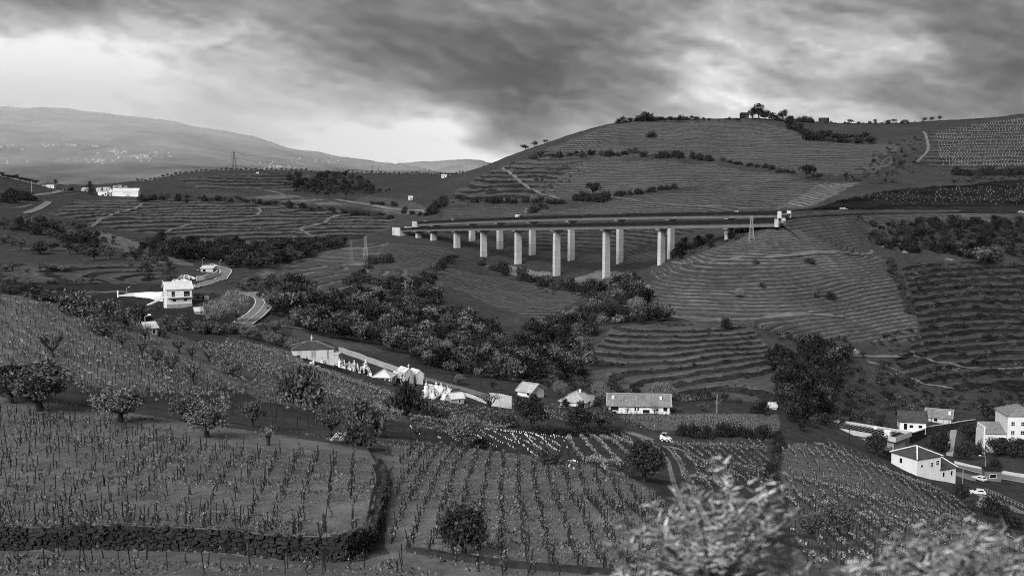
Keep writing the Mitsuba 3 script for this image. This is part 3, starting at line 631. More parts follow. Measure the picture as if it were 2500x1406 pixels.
def abutment(v, end, length, label, mat='mat_concrete', drop=7.0, out=0):
    key, line, nrm, t, cz, dz = v
    i = 0 if end == 0 else len(line) - 1
    R = np.eye(4); R[:3, 0] = [*t[i] * (1 if end else -1), 0]; R[:3, 1] = [*nrm[i], 0]; R[:3, 3] = [*line[i], cz[i]]
    m = MB(); m.box(0.1, length, -.6, .3, -drop, .05); m.box(0.1, length, 10.7, 11.6, -drop, .05); m.box(.1, 1.4, .3, 10.7, -drop, -dz[i] * .55); m.box(1.4, length, .3, 10.7, -1.9, -1.3)
    part(key, 'abutment', m.mesh(R), mat, label=label)
abutment(va, 0, 10, 'pale block abutment at the western end', 'mat_plaster_old', 9)
abutment(va, 1, 2.2, 'white eastern abutment', 'mat_concrete', 4.2)
abutment(vb, 0, 6, 'small western abutment', 'mat_concrete', 5)
abutment(vb, 1, 2.4, 'tall white eastern abutment', 'mat_plaster_old', 6.0)

# motorway continuing east on its embankment
def mway(p0, pts, label, w=10.5):
    p = np.vstack([p0, on_line(pts)])
    q = np.linspace(0, 1, 70); t = np.concatenate([[0], np.cumsum(np.linalg.norm(np.diff(p[:, :2], axis=0), axis=1))]); t /= t[-1]
    c = np.stack([np.interp(q, t, p[:, k]) for k in range(3)], 1)
    c = gaussian_filter(c, (3, 0), mode='nearest')
    n = np.gradient(c[:, :2], axis=0); n /= np.linalg.norm(n, axis=1, keepdims=True); n = np.stack([-n[:, 1], n[:, 0]], 1)
    if n[:, 1].mean() < 0: n = -n
    rows = [(0, -7.0 * 1.0, -9), (0, 0, -1.0), (0, .0, 0)]
    pr = [(-26, -20), (-9, -6.2), (-.5, -.3), (0, 0), (w, 0), (w + 1, -.5), (w + 8, -6)]
    v = np.stack([np.concatenate([c[:, :2] + n * o, c[:, 2:] + z], 1) for o, z in pr], 1).reshape(-1, 3)
    m = len(pr); i, j = np.meshgrid(np.arange(len(c) - 1), np.arange(m - 1), indexing='ij')
    f = np.stack([i * m + j, i * m + j + 1, (i + 1) * m + j + 1, (i + 1) * m + j], -1).reshape(-1, 4)
    top = (f % m == 3).any(1) & (f % m == 4).any(1)
    setting('embankment', (v, f[~top]), 'mat_lines', label + ', its grassy bank', True, uv=np.stack([np.full(len(v), .050), v[:, 2] / 1.6], 1))
    key = setting('motorway', (v, f[top]), 'mat_parapet', label, False)
    g = MB()
    for k in range(len(c) - 1):
        g.bar([*(c[k, :2] + n[k] * .6), c[k, 2] + .75], [*(c[k + 1, :2] + n[k + 1] * .6), c[k + 1, 2] + .75], .12, .35)
        if k % 2 == 0: g.bar([*(c[k, :2] + n[k] * .6), c[k, 2]], [*(c[k, :2] + n[k] * .6), c[k, 2] + .7], .12)
    kk = thing('crash_barrier', 'steel crash barrier along the ' + label, 'crash barrier'); part(kk, 'rail', g.mesh(), 'mat_dark')
    return c, n
def end_of(v): return np.array([*v[1][-1], v[4][-1] - v[5][-1] * .4])
mwa = mway(end_of(va), [(1960,533,640),(2060,526,690),(2200,522,740),(2350,521,760),(2560,522,770)], 'near carriageway of the motorway')
mwb = mway(end_of(vb), [(1960,514.5,665),(2060,513,730),(2200,512.5,790),(2350,513,815),(2560,514,825)], 'far carriageway of the motorway')

# ------------------------------------------------------------------ buildings
def px_m(pos): return pos[1] / F          # metres that one photograph pixel spans there
def opening(key, M, x, z, w, h, y, kind='window', mat='mat_glass_dark', rim='mat_plaster', bars=False, face='f', off=0.0):
    """A window or door set in a face: pane a little behind a raised surround. face: f front (y), l/r ends (x)."""
    def put_box(m, u0, u1, v0, v1, d0, d1):
        if face == 'f': m.box(u0, u1, y - d1, y - d0, v0, v1)
        elif face == 'l': m.box(off - d1, off - d0, u0, u1, v0, v1)
        else: m.box(off + d0, off + d1, u0, u1, v0, v1)
    b = MB(); put_box(b, x - w / 2, x + w / 2, z, z + h, -.05, .02)
    k = part(key, kind, b.mesh(M), mat)
    r = MB(); t = .09
    put_box(r, x - w / 2 - t, x - w / 2, z - t, z + h + t, .0, .06); put_box(r, x + w / 2, x + w / 2 + t, z - t, z + h + t, .0, .06)
    put_box(r, x - w / 2, x + w / 2, z + h, z + h + t, .0, .06); put_box(r, x - w / 2, x + w / 2, z - t, z, .0, .10)
    if bars: put_box(r, x - .035, x + .035, z, z + h, .022, .05); put_box(r, x - w / 2, x - .035, z + h * .5 - .03, z + h * .5 + .03, .022, .05); put_box(r, x + .035, x + w / 2, z + h * .5 - .03, z + h * .5 + .03, .022, .05)
    part(k, 'frame', r.mesh(M), rim)
    return k
def slab(m, a, b, c, d, th):
    """A roof slope: quad a-b along the eaves, d-c along the ridge, thickened downwards; uv in metres."""
    q = np.array([a, b, c, d], float); n = np.cross(q[1] - q[0], q[3] - q[0]); n /= np.linalg.norm(n)
    if n[2] < 0: n = -n
    v = np.vstack([q, q - n * th])
    L, H = np.linalg.norm(q[1] - q[0]), np.linalg.norm(q[3] - q[0])
    u0 = np.dot(q[3] - q[0], (q[1] - q[0]) / L); u1 = np.dot(q[2] - q[0], (q[1] - q[0]) / L)
    uv = [[0, 0], [L, 0], [u1, H], [u0, H]] * 2
    m.add(v, [[0, 1, 2, 3], [4, 7, 6, 5], [0, 4, 5, 1], [1, 5, 6, 2], [2, 6, 7, 3], [3, 7, 4, 0]], uv)
def walls(key, M, w, d, h, rise=0, mat='mat_plaster', sink=2.0, gable=True, name='wall', label=None):
    m = MB(); ridge = [(0, d / 2, h + rise)] if False else None
    if rise and gable:   # ridge along x: gables at the ends
        P = [(0, -sink), (d, -sink), (d, h), (d / 2, h + rise), (0, h)]
        v = [(x, y, z) for x in (-w / 2, w / 2) for y, z in P]
        m.add(v, [[0, 1, 2, 4], [5, 9, 7, 6], [0, 4, 9, 5], [1, 6, 7, 2], [2, 7, 8, 3], [3, 8, 9, 4]])
        m.add([v[2], v[3], v[4], v[7], v[8], v[9]], np.array([[0, 1, 2], [3, 5, 4]]))
    else:
        m.box(-w / 2, w / 2, 0, d, -sink, h)
    return part(key, name, m.mesh(M), mat, label=label)
def gable_roof(key, M, w, d, h, rise, over=.45, th=.16, mat='mat_tile_pale', rim=None, label=None):
    m = MB(); o = over; k = rise / (d / 2)
    zr, ze = h + rise + .12, h - o * k + .12
    slab(m, (-w / 2 - o, -o, ze), (w / 2 + o, -o, ze), (w / 2 + o, d / 2, zr), (-w / 2 - o, d / 2, zr), th)
    slab(m, (w / 2 + o, d + o, ze), (-w / 2 - o, d + o, ze), (-w / 2 - o, d / 2 + .002, zr), (w / 2 + o, d / 2 + .002, zr), th)
    r = part(key, 'roof', m.mesh(M), mat, uv=m.uvs(), label=label)
    b = MB(); b.bar((-w / 2 - o, d / 2, zr + .06), (w / 2 + o, d / 2, zr + .06), .3, .14)
    if rim:
        for x in (-w / 2 - o, w / 2 + o):
            b.bar((x, -o, ze + .05), (x, d / 2, zr + .05), .28, .2); b.bar((x, d + o, ze + .05), (x, d / 2, zr + .05), .28, .2)
    part(r, 'ridge', b.mesh(M), rim or mat)
    return r
def hip_roof(key, M, w, d, h, rise, over=.45, th=.14, mat='mat_tile_dark', rim='mat_white', x0=None, label=None):
    m = MB(); o = over; q = min(w, d) / 2
    if w >= d: R0, R1 = (-w / 2 + q, d / 2), (w / 2 - q, d / 2)
    else: R0, R1 = (0, q), (0, d - q)
    z0, z1 = h + .05, h + rise
    A, B, C, D = (-w / 2 - o, -o, z0), (w / 2 + o, -o, z0), (w / 2 + o, d + o, z0), (-w / 2 - o, d + o, z0)
    if w >= d:
        E, G = (*R0, z1), (*R1, z1); e = 1e-3
        slab(m, A, B, G, E, th); slab(m, C, D, E, G, th); slab(m, B, C, (G[0] + e, G[1] + e, z1), G, th); slab(m, D, A, E, (E[0] - e, E[1] + e, z1), th)
        hips = [(A, E), (D, E), (B, G), (C, G), (E, G)]
    else:
        E, G = (*R0, z1), (*R1, z1); e = 1e-3
        slab(m, A, B, (E[0] + e, E[1], z1), E, th); slab(m, B, C, G, E, th); slab(m, C, D, (G[0] - e, G[1], z1), G, th); slab(m, D, A, E, G, th)
        hips = [(A, E), (B, E), (C, G), (D, G), (E, G)]
    r = part(key, 'roof', m.mesh(M), mat, uv=m.uvs(), label=label)
    b = MB()
    for p, s in hips:
        if np.linalg.norm(np.subtract(p, s)) > .1: b.bar(np.add(p, (0, 0, .07)), np.add(s, (0, 0, .07)), .3, .16)
    part(r, 'ridge', b.mesh(M), rim)
    return r
def chimney(roof, M, x, y, z, h=1.2, w=.6, mat='mat_plaster'):
    m = MB(); m.box(x - w / 2, x + w / 2, y - w / 2, y + w / 2, z, z + h); m.box(x - w / 2 - .1, x + w / 2 + .1, y - w / 2 - .1, y + w / 2 + .1, z + h, z + h + .15)
    part(roof, 'chimney', m.mesh(M), mat)
def spot(px, py, y0, y1): return at(px, py, y0, y1)

# the white house in the western valley
p = spot(440, 752, 380, 520); M = frame([p[0] - 0.2, p[1], p[2]], 24); k_ = px_m(p)
h = thing('white_house', 'white two-storey house with balcony and pale pitched roof in the western valley', 'house')
W_, D_, H_ = 60 * k_, 9.5, 47 * k_
walls(h, M, W_, D_, H_, 2.2, sink=3)
r = gable_roof(h, M, W_, D_, H_, 2.2, .5, mat='mat_roof_pale', rim='mat_white')
b = MB(); b.box(-W_ / 2 - .05, W_ / 2 + .05, -.08, .3, -3, H_ * .22); part(h, 'plinth', b.mesh(M), 'mat_render_grey')
for x, w in ((-W_ * .24, 1.2), (W_ * .30, 2.2)): opening(h, M, x, H_ * .60, w, 2.0, 0, 'balcony_door')
for x in (-W_ * .2, W_ * .24): opening(h, M, x, H_ * .36, 1.1, .75, 0)
for y in (2.2, 4.4): opening(h, M, y, H_ * .68, .7, 1.1, 0, face='l', off=-W_ / 2)
opening(h, M, 3.2, H_ * .30, 1.0, 1.7, 0, 'door', face='l', off=-W_ / 2)
b = MB(); b.box(-W_ / 2, W_ / 2, -1.3, -.002, H_ * .56, H_ * .585)
bk = part(h, 'balcony', b.mesh(M), 'mat_plaster')
b = MB()
for x in np.linspace(-W_ / 2 + .05, W_ / 2 - .05, 22): b.box(x - .03, x + .03, -1.28, -1.22, H_ * .585, H_ * .585 + .95)
b.box(-W_ / 2, W_ / 2, -1.3, -1.2, H_ * .585 + .95, H_ * .585 + 1.02); part(bk, 'railing', b.mesh(M), 'mat_metal')
b = MB()
for i in range(14):
    f_i = i / 14; b.box(-W_ / 2 - 7.0 + 6.2 * f_i, -W_ / 2 - 7.0 + 6.2 * (f_i + 1 / 14), 1.5, 2.9, H_ * .20 + (H_ * .58 - H_ * .2) * f_i - .35, H_ * .20 + (H_ * .58 - H_ * .2) * (f_i + 1 / 14))
b.box(-W_ / 2 - .8, -W_ / 2 - .01, 1.5, 2.9, -1, H_ * .58)
st = part(h, 'staircase', b.mesh(M), 'mat_plaster')
b = MB()
for i in range(10):
    x = -W_ / 2 - 6.8 + i * .66; b.bar((x, 1.52, H_ * .22 + (H_ * .38) * i / 9), (x, 1.52, H_ * .22 + H_ * .38 * i / 9 + .9), .05)
b.bar((-W_ / 2 - 6.8, 1.52, H_ * .22 + .9), (-W_ / 2 - .8, 1.52, H_ * .6 + .9), .07); part(st, 'handrail', b.mesh(M), 'mat_dark')
# its long white retaining wall, stepping down to the west
def wall_strip(pts, hts, th, mat, key_name, label, cat, seg=2.0, sink=1.0, group=None, coping=None):
    p = line_at(pts, 12, 2000) if isinstance(pts, list) else pts
    key = thing(key_name, label, cat, group)
    t = np.concatenate([[0], np.cumsum(np.linalg.norm(np.diff(p[:, :2], axis=0), axis=1))]); q = np.linspace(0, t[-1], max(3, int(t[-1] / seg)))
    c = np.stack([np.interp(q, t, p[:, 0]), np.interp(q, t, p[:, 1])], 1); hh = np.interp(q, np.linspace(0, t[-1], len(hts)), hts)
    z = land_z(c[:, 0], c[:, 1]); b = MB()
    d = np.gradient(c, axis=0); d /= np.linalg.norm(d, axis=1, keepdims=True); n = np.stack([-d[:, 1], d[:, 0]], 1) * th / 2
    v = np.stack([np.concatenate([c + s * n, (z + o)[:, None]], 1) for s, o in ((-1, -sink), (-1, hh), (1, hh), (1, -sink))], 1).reshape(-1, 3)
    i, j = np.meshgrid(np.arange(len(c) - 1), np.arange(4), indexing='ij')
    b.add(v, np.stack([i * 4 + j, i * 4 + (j + 1) % 4, (i + 1) * 4 + (j + 1) % 4, (i + 1) * 4 + j], -1).reshape(-1, 4)); b.add(v[:4], [[0, 1, 2, 3]]); b.add(v[-4:], [[3, 2, 1, 0]])
    part(key, 'masonry', b.mesh(), mat)
    if coping:
        b = MB()
        for k in range(len(c) - 1): b.bar([*c[k], z[k] + hh[k] + .06], [*c[k + 1], z[k + 1] + hh[k + 1] + .06], th + .15, .12)
        part(key, 'coping', b.mesh(), coping)
    return key, c, z, hh
wall_strip([(288, 723), (330, 724), (365, 728), (398, 736)], [.35, 1.8, 2.9, 3.9], .35, 'mat_white', 'retaining_wall', 'bright white retaining wall tapering away from the white house', 'wall', 1.2)
def gate_post(px, py, y0, y1, h, label):
    p = spot(px, py, y0, y1); k = thing('gate_post', label, 'gate post'); b = MB(); b.box(p[0] - .25, p[0] + .25, p[1] - .25, p[1] + .25, p[2] - .5, p[2] + h); part(k, 'shaft', b.mesh(), 'mat_white')
    b = MB(); b.box(p[0] - .38, p[0] + .38, p[1] - .38, p[1] + .38, p[2] + h, p[2] + h + .2); b.lathe([(.02, 0), (.3, .25), (.25, .5), (.02, .6)], 8, (p[0], p[1], p[2] + h + .2)); part(k, 'cap', b.mesh(), 'mat_white')
gate_post(288, 726, 330, 520, 2.0, 'white gate post at the low end of the retaining wall')
# lean-to beside the house, sheds
def shed(px, py, y0, y1, ang, wpx, hpx, d, rise, wall_mat, roof_mat, label, cat='shed', opens=(), lean=False, name='shed', over=.3, ridge_mat=None):
    p = spot(px, py, y0, y1); k = px_m(p); M = frame(p, ang); key = thing(name, label, cat)
    w, h = wpx * k, hpx * k
    if lean:
        walls(key, M, w, d, h, mat=wall_mat); m = MB(); slab(m, (-w / 2 - over, -over, h + .05), (w / 2 + over, -over, h + .05), (w / 2 + over, d + over, h + rise), (-w / 2 - over, d + over, h + rise), .15); part(key, 'roof', m.mesh(M), roof_mat, uv=m.uvs())
    else:
        walls(key, M, w, d, h, rise, mat=wall_mat); gable_roof(key, M, w, d, h, rise, over, mat=roof_mat, rim=ridge_mat)
    for o in opens: opening(key, M, o[0] * w, o[1] * h, o[2] * k, o[3] * k, 0, *(o[4:5] or ('window',)))
    return key, M, w, h
shed(492, 733, 380, 560, -8, 38, 14, 6, .8, 'mat_render_grey', 'mat_tile_dark', 'grey lean-to with dark roof behind the white house', lean=True, opens=((.1, .1, 8, 10, 'door'), (-.25, .3, 7, 6)))
shed(487, 767, 340, 470, 20, 20, 7, 5, .9, 'mat_render_grey', 'mat_roof_pale', 'small shed with a pale lean-to roof below the white house', lean=True, opens=((.2, .1, 5, 5, 'door'),))
shed(371, 816, 180, 280, 25, 26, 16, 3.5, .6, 'mat_render_grey', 'mat_roof_pale', 'little stone hut with pale roof among the trees at the vineyard brow', lean=True, opens=((.2, .1, 7, 10, 'door'),))
# scrapyard up the road: white yard wall, sheeted heaps, cars
wall_strip([(479, 686), (500, 684), (520, 679), (532, 669)], [2.2, 2.4, 2.4, 2.2], .3, 'mat_plaster', 'yard_wall', 'white yard wall with dark posts beside the upper road', 'wall', 1.5)
shed(505, 664, 440, 640, 5, 30, 9, 7, .8, 'mat_plaster_old', 'mat_roof_pale', 'low pale shed inside the scrapyard wall', lean=True, opens=((-.2, .1, 7, 6, 'door'),))

def car_mesh(L=4.2, W=1.72, H=1.45, van=False):
    """(body, glass, wheels) of a car along +x, standing on z = 0."""
    hw = W / 2
    prof = [(-L/2, .35), (-L/2, .78), (-L/2 + .12, .92), (-L/2 + .55, H - .06), (-L/2 + .8, H), (L * .06, H), (L * .25, .95), (L/2 - .12, .82), (L/2, .62), (L/2, .35)]
    if van: prof = [(-L/2, .35), (-L/2, H - .1), (-L/2 + .1, H), (L * .2, H), (L * .27, H - .15), (L * .40, 1.25), (L/2 - .05, 1.0), (L/2, .7), (L/2, .35)]
    n = len(prof); m = MB(); P = np.array(prof)
    inset = np.where(P[:, 1] > 1.0, .16, 0.0) if not van else np.where(P[:, 1] > 1.6, .08, 0)
    v = [(x, -hw + i, z) for (x, z), i in zip(prof, inset)] + [(x, hw - i, z) for (x, z), i in zip(prof, inset)]
    m.add(v, [[j, (j + 1) % n, n + (j + 1) % n, n + j] for j in range(n)])
    tri = trimesh.creation.triangulate_polygon(Polygon(prof), engine='earcut')
    m.add([(x, -hw + i, z) for (x, z), i in zip(tri[0], np.interp(tri[0][:, 1], [.95, 1.2], [0, .16]))], tri[1]); m.add([(x, hw - i, z) for (x, z), i in zip(tri[0], np.interp(tri[0][:, 1], [.95, 1.2], [0, .16]))], tri[1][:, ::-1])
    g = MB()
    if not van:
        g.add([(-L/2 + .16, s * (hw - .20), .98) for s in (-1, 1)] + [(-L/2 + .5, s * (hw - .24), H - .12) for s in (1, -1)], [[0, 1, 2, 3]])
        g.v[-1] = g.v[-1] + [-.03, 0, .03]
        g.add([(L * .235, s * (hw - .2), .99) for s in (-1, 1)] + [(L * .09, s * (hw - .24), H - .08) for s in (1, -1)], [[0, 1, 2, 3]]); g.v[-1] = g.v[-1] + [.03, 0, .03]
        for s in (-1, 1): g.add([(-L/2 + .55, s * (hw - .02), .97), (L * .2, s * (hw - .02), .97), (L * .06, s * (hw - .14), H - .1), (-L/2 + .78, s * (hw - .14), H - .1)], [[0, 1, 2, 3]])
    else:
        g.add([(L * .42, s * (hw - .12), 1.28) for s in (-1, 1)] + [(L * .285, s * (hw - .16), H - .2) for s in (1, -1)], [[0, 1, 2, 3]]); g.v[-1] = g.v[-1] + [.04, 0, .04]
        for s in (-1, 1): g.add([(L * .14, s * (hw + .01), 1.25), (L * .36, s * (hw + .01), 1.25), (L * .27, s * (hw - .05), H - .25), (L * .14, s * (hw - .05), H - .25)], [[0, 1, 2, 3]])
    wh = []
    for x in (-L * .31, L * .31):
        for s in (-1, 1):
            q = MB(); q.lathe([(.02, -.1), (.3, -.1), (.32, -.06), (.32, .06), (.3, .1), (.02, .1)], 12)
            vv, ff = q.mesh(); vv = np.stack([vv[:, 0] + x, vv[:, 2] + s * (hw - .1), vv[:, 1] + .32], 1); wh.append((vv, ff))
    return m.mesh(), g.mesh(), wh
CAR, VAN = car_mesh(), car_mesh(5.6, 2.0, 2.5, True)
def vehicle(pos, ang, label, kind=CAR, mat='mat_car', cat='car', name='parked_car', scale=1.0, group=None, tilt=0):
    key = thing(name, label, cat, group)
    W = T().translate([float(v) for v in pos]).rotate([0, 0, 1], ang).scale(scale)
    part(key, 'body', kind[0], mat, 30, to_world=W); part(key, 'glass', kind[1], 'mat_glass_dark', to_world=W)
    for w in kind[2]: part(key, 'wheel', w, 'mat_rubber', to_world=W)
    return key
for px, py, an, mt, lab in [(432, 690, 10, 'mat_white', 'white wreck at the west edge of the scrapyard heap'), (441, 685, 60, 'mat_metal', 'grey wreck on the scrapyard heap'), (452, 688, -20, 'mat_white', 'white wreck in the middle of the scrapyard'), (458, 679, 35, 'mat_white', 'white wreck beside the scrapyard mast'), (464, 687, 80, 'mat_metal', 'dull wreck close above the white house roof'), (470, 683, 15, 'mat_white', 'white wreck at the east edge of the heap'), (447, 679, -50, 'mat_render_grey', 'dark wreck behind the other scrapyard cars')]:
    vehicle(spot(px, py, 380, 640), an, lab, CAR, mt, 'car', 'wrecked_car')
vehicle(spot(522, 652, 400, 640), 20, 'white car parked by the upper road bend', CAR, 'mat_car')
vehicle(spot(475, 703, 380, 560), 5, 'pale car on the road just behind the white house', CAR, 'mat_metal')

# street lamps and poles
def pole(px, py, hpx, y0, y1, label, cat='utility pole', name='utility_pole', w=.16, mat='mat_stake', arm=0, lamp=False, cross=False):
    p = spot(px, py, y0, y1); k = px_m(p); h = hpx * k; key = thing(name, label, cat)
    b = MB(); b.tube([p + [0, 0, -.5], p + [0, 0, h * .5], p + [0, 0, h]], [w, w * .8, w * .6], 6)
    part(key, 'post', b.mesh(), mat)
    if lamp:
        b = MB(); b.bar(p + [0, 0, h], p + [arm, -.2, h + .25], w * .7); part(key, 'arm', b.mesh(), mat); b = MB(); b.box(p[0] + arm - .24, p[0] + arm + .24, p[1] - .3, p[1], p[2] + h + .2, p[2] + h + .42); part(key, 'lamp_head', b.mesh(), 'mat_white')
    if cross:
        b = MB(); b.bar(p + [-.9, 0, h - .4], p + [.9, 0, h - .4], .14); [b.box(p[0] + x - .05, p[0] + x + .05, p[1] - .05, p[1] + .05, p[2] + h - .33, p[2] + h - .05) for x in (-.8, 0, .8)]; part(key, 'crossarm', b.mesh(), mat)
    return key
for a in [(310, 718, 16, 330, 520, 'street lamp above the white retaining wall', 1, 'mat_metal'), (355, 812, 40, 150, 420, 'lamp post standing at the vineyard brow by the hut', 0.8, 'mat_metal'), (190, 735, 22, 160, 480, 'lamp post behind the brow bushes to the west', .6, 'mat_metal'),
          (396, 700, 12, 330, 560, 'short post at the gable of the white house', .3, 'mat_metal'), (479, 705, 45, 380, 560, 'tall lamp post beside the road above the white house', .8, 'mat_stake'), (495, 655, 24, 420, 640, 'lamp post at the back of the scrapyard', .8, 'mat_metal'), (537, 655, 18, 420, 640, 'lamp post at the top of the road bend', .7, 'mat_metal'),
          (1282, 522, 11, 700, 960, 'tall lamp standing beyond the far viaduct', 1.2, 'mat_metal'), (2404, 1166, 55, 200, 400, 'street lamp by the parked white car at the roadside', -1.6, 'mat_metal')]:
    pole(a[0], a[1], a[2], a[3], a[4], a[5], 'street lamp', 'street_lamp', .10 if a[1] > 600 else .2, a[7], a[6], True)
for a in [(767, 868, 52, 250, 420, 'thin mast beside the cemetery chapel'), (1104, 935, 42, 260, 420, 'pole behind the mausoleums on the road edge'), (1174, 945, 46, 260, 420, 'pole on the roadside west of the gabled cottage'), (1248, 935, 22, 260, 420, 'short pole next to the gabled cottage'),
          (1750, 1008, 48, 250, 400, 'pale pole standing behind the long white house'), (1851, 1018, 45, 230, 400, 'dark pole at the end of the dense vine plot'), (1431, 990, 33, 240, 400, 'pole with insulators between the two tiled houses'), (1520, 1008, 40, 240, 300, 'pole before the long white house'),
          (2073, 1085, 48, 200, 400, 'pole at the corner of the flat-roofed building'), (2245, 1160, 42, 180, 400, 'pole against the white house wall on the east'), (2350, 1180, 38, 180, 400, 'pole at the end of the low white annexe'), (2274, 1050, 50, 290, 480, 'chimney-like mast between the two upper houses'),
          (71, 480, 30, 800, 1100, 'pole on the western lane'), (78, 478, 36, 800, 1100, 'white pole next to the western lane'), (715, 417, 13, 1200, 1600, 'mast on the western ridge'), (910, 425, 22, 1200, 1600, 'first of two masts on the middle ridge'), (925, 428, 20, 1200, 1600, 'second of two masts on the middle ridge')]:
    pole(*a[:6], cross='insulators' in a[5], w=.11 if a[3] < 500 else .35, mat='mat_metal' if ('pale' in a[5] or 'white' in a[5]) else 'mat_stake')
def pylon(px, py, hpx, y0, y1, base, label, arms=3, mat='mat_steel', bar=.22):
    p = spot(px, py, y0, y1); h = hpx * px_m(p); key = thing('pylon', label, 'pylon')
    wid = lambda t: base * (1 - t) ** 1.2 * .5 + .35
    b = MB(); L = np.linspace(0, 1, 11); C = ((-1, -1), (1, -1), (1, 1), (-1, 1))
    P = lambda t, c: p + [c[0] * wid(t), c[1] * wid(t), h * t - (1 if t == 0 else 0)]
    for i in range(10):
        for k in range(4):
            c, d = C[k], C[(k + 1) % 4]
            b.bar(P(L[i], c), P(L[i + 1], c), bar); b.bar(P(L[i], c), P(L[i + 1], d), bar * .6); b.bar(P(L[i + 1], c), P(L[i + 1], d), bar * .6)
    part(key, 'tower', b.mesh(), mat)
    for k in range(arms):
        b = MB(); z = h * (.98 - .12 * k); a = base * (.42 + .1 * k)
        for s in (-1, 1):
            b.bar(p + [0, 0, z], p + [s * a, 0, z], bar); b.bar(p + [0, 0, z + h * .04], p + [s * a, 0, z], bar * .7); b.bar(p + [s * a, 0, z], p + [s * a, 0, z - h * .03], bar * .8)
        part(key, 'crossarm', b.mesh(), mat)
pylon(573, 440, 68, 1150, 1500, 6.5, 'tall dark lattice pylon on the western hill against the mountain', 3, 'mat_pylon', .20)
pylon(858, 640, 46, 600, 900, 2.2, 'slim lattice mast on the spur, the lower of two', 1, 'mat_steel', .13)
pylon(893, 628, 50, 600, 900, 2.2, 'pale lattice mast on the spur close to the abutment', 1, 'mat_metal', .13)
pylon(1834, 588, 60, 480, 700, 2.0, 'white lattice mast before the eastern end of the viaduct', 2, 'mat_metal', .13)

# winery and the hamlet round it
p = spot(306, 480, 800, 1200); k_ = px_m(p); M = frame(p, 4); w, hh = 62 * k_, 13 * k_
h = thing('winery', 'long white winery building with lettering on its front', 'winery'); walls(h, M, w, 9, hh, 2.4, sink=3)
gable_roof(h, M, w, 9, hh, 2.4, .3, mat='mat_roof_pale')
b = MB(); b.prism([(-w / 2 - 2.6, -3), (-w / 2 - .01, -3), (-w / 2 - .01, hh), (-w / 2 - 1.3, hh + 2.6), (-w / 2 - 2.6, hh)], -.3, 9); part(h, 'porch', b.mesh(M), 'mat_plaster')
for x in (-w / 2 - 1.9, -w / 2 - .7): opening(h, M, x, .6, .8, 3.2, -.32, 'door')
b = MB(); b.box(w * .03, w * .17, -.14, -.02, hh * .10, hh * .28); b.box(w * .07, w * .12, -.14, -.02, hh * .28, hh * .36); part(h, 'sign', b.mesh(M), 'mat_render_grey', label='dark low emblem under the lettering')
# the words are too worn to read at this distance: five faint groups of strokes as in the photograph
b = MB(); x = -w * .06
for n, g in ((3, .35), (2, .3), (8, .3)):
    for i in range(n): b.box(x, x + w * .016, -.09, -.02, hh * .52, hh * (.70 if i else .76)); x += w * .021
    x += w * .02
part(h, 'lettering', b.mesh(M), 'mat_metal', label='faint illegible lettering')
shed(250, 478, 800, 1200, 4, 21, 9, 8, .6, 'mat_plaster', 'mat_roof_pale', 'small white box building next to the winery', 'building', lean=True, name='outbuilding', opens=((.05, 0, 6, 3, 'door'), (.35, .2, 3, 4)))
for a in [(122, 459, 900, 1300, 10, 18, 9, 8, 2.0, 'mat_plaster', 'mat_tile_dark', 'white gabled house under the tree row on the western hill'), (108, 455, 900, 1300, 5, 12, 4, 6, 1.2, 'mat_plaster_old', 'mat_tile_dark', 'low dark roofed barn beside the western gabled house'), (240, 468, 900, 1400, 0, 10, 6, 7, 1.2, 'mat_plaster', 'mat_tile_pale', 'white cottage behind the box building'), (258, 466, 900, 1400, -5, 17, 5, 7, 1.2, 'mat_plaster_old', 'mat_tile_pale', 'pale roofed house behind the winery'),
          (279, 462, 900, 1400, 0, 6, 5, 6, 1.0, 'mat_plaster', 'mat_tile_pale', 'tiny white house over the winery roof'), (292, 458, 900, 1400, 8, 9, 4, 6, 1.0, 'mat_plaster', 'mat_tile_mid', 'white house at the foot of the tree row'), (305, 461, 900, 1400, -8, 7, 4, 6, 1.0, 'mat_plaster', 'mat_tile_mid', 'last white house of the hamlet to the east'), (207, 468, 900, 1400, 0, 16, 5, 8, 1.6, 'mat_plaster_old', 'mat_tile_pale', 'long pale roof beside the tall conifer'), (160, 464, 900, 1400, 0, 22, 5, 8, .6, 'mat_dark', 'mat_tile_dark', 'dark flat roofed barn above the road'),
          (1003, 488, 850, 1300, 15, 9, 6, 5, 1.0, 'mat_plaster', 'mat_roof_pale', 'lone white hut on the slope west of the great hill'), (628, 425, 1100, 1500, 0, 5, 3, 5, .8, 'mat_plaster', 'mat_roof_pale', 'speck of a white hut left of the ridge wood'), (836, 430, 1100, 1500, 0, 6, 3, 5, .8, 'mat_plaster', 'mat_roof_pale', 'speck of a white hut at the ridge tree row'), (1084, 434, 1200, 1700, 0, 12, 5, 8, 1.0, 'mat_plaster', 'mat_roof_pale', 'white farm at the dip of the ridge line')]:
    shed(*a[:11], a[11], 'house', name='cottage', over=.4, opens=((0.1, .2, 2.2, 3.2, 'door'), (-.25, .3, 1.6, 1.8)))
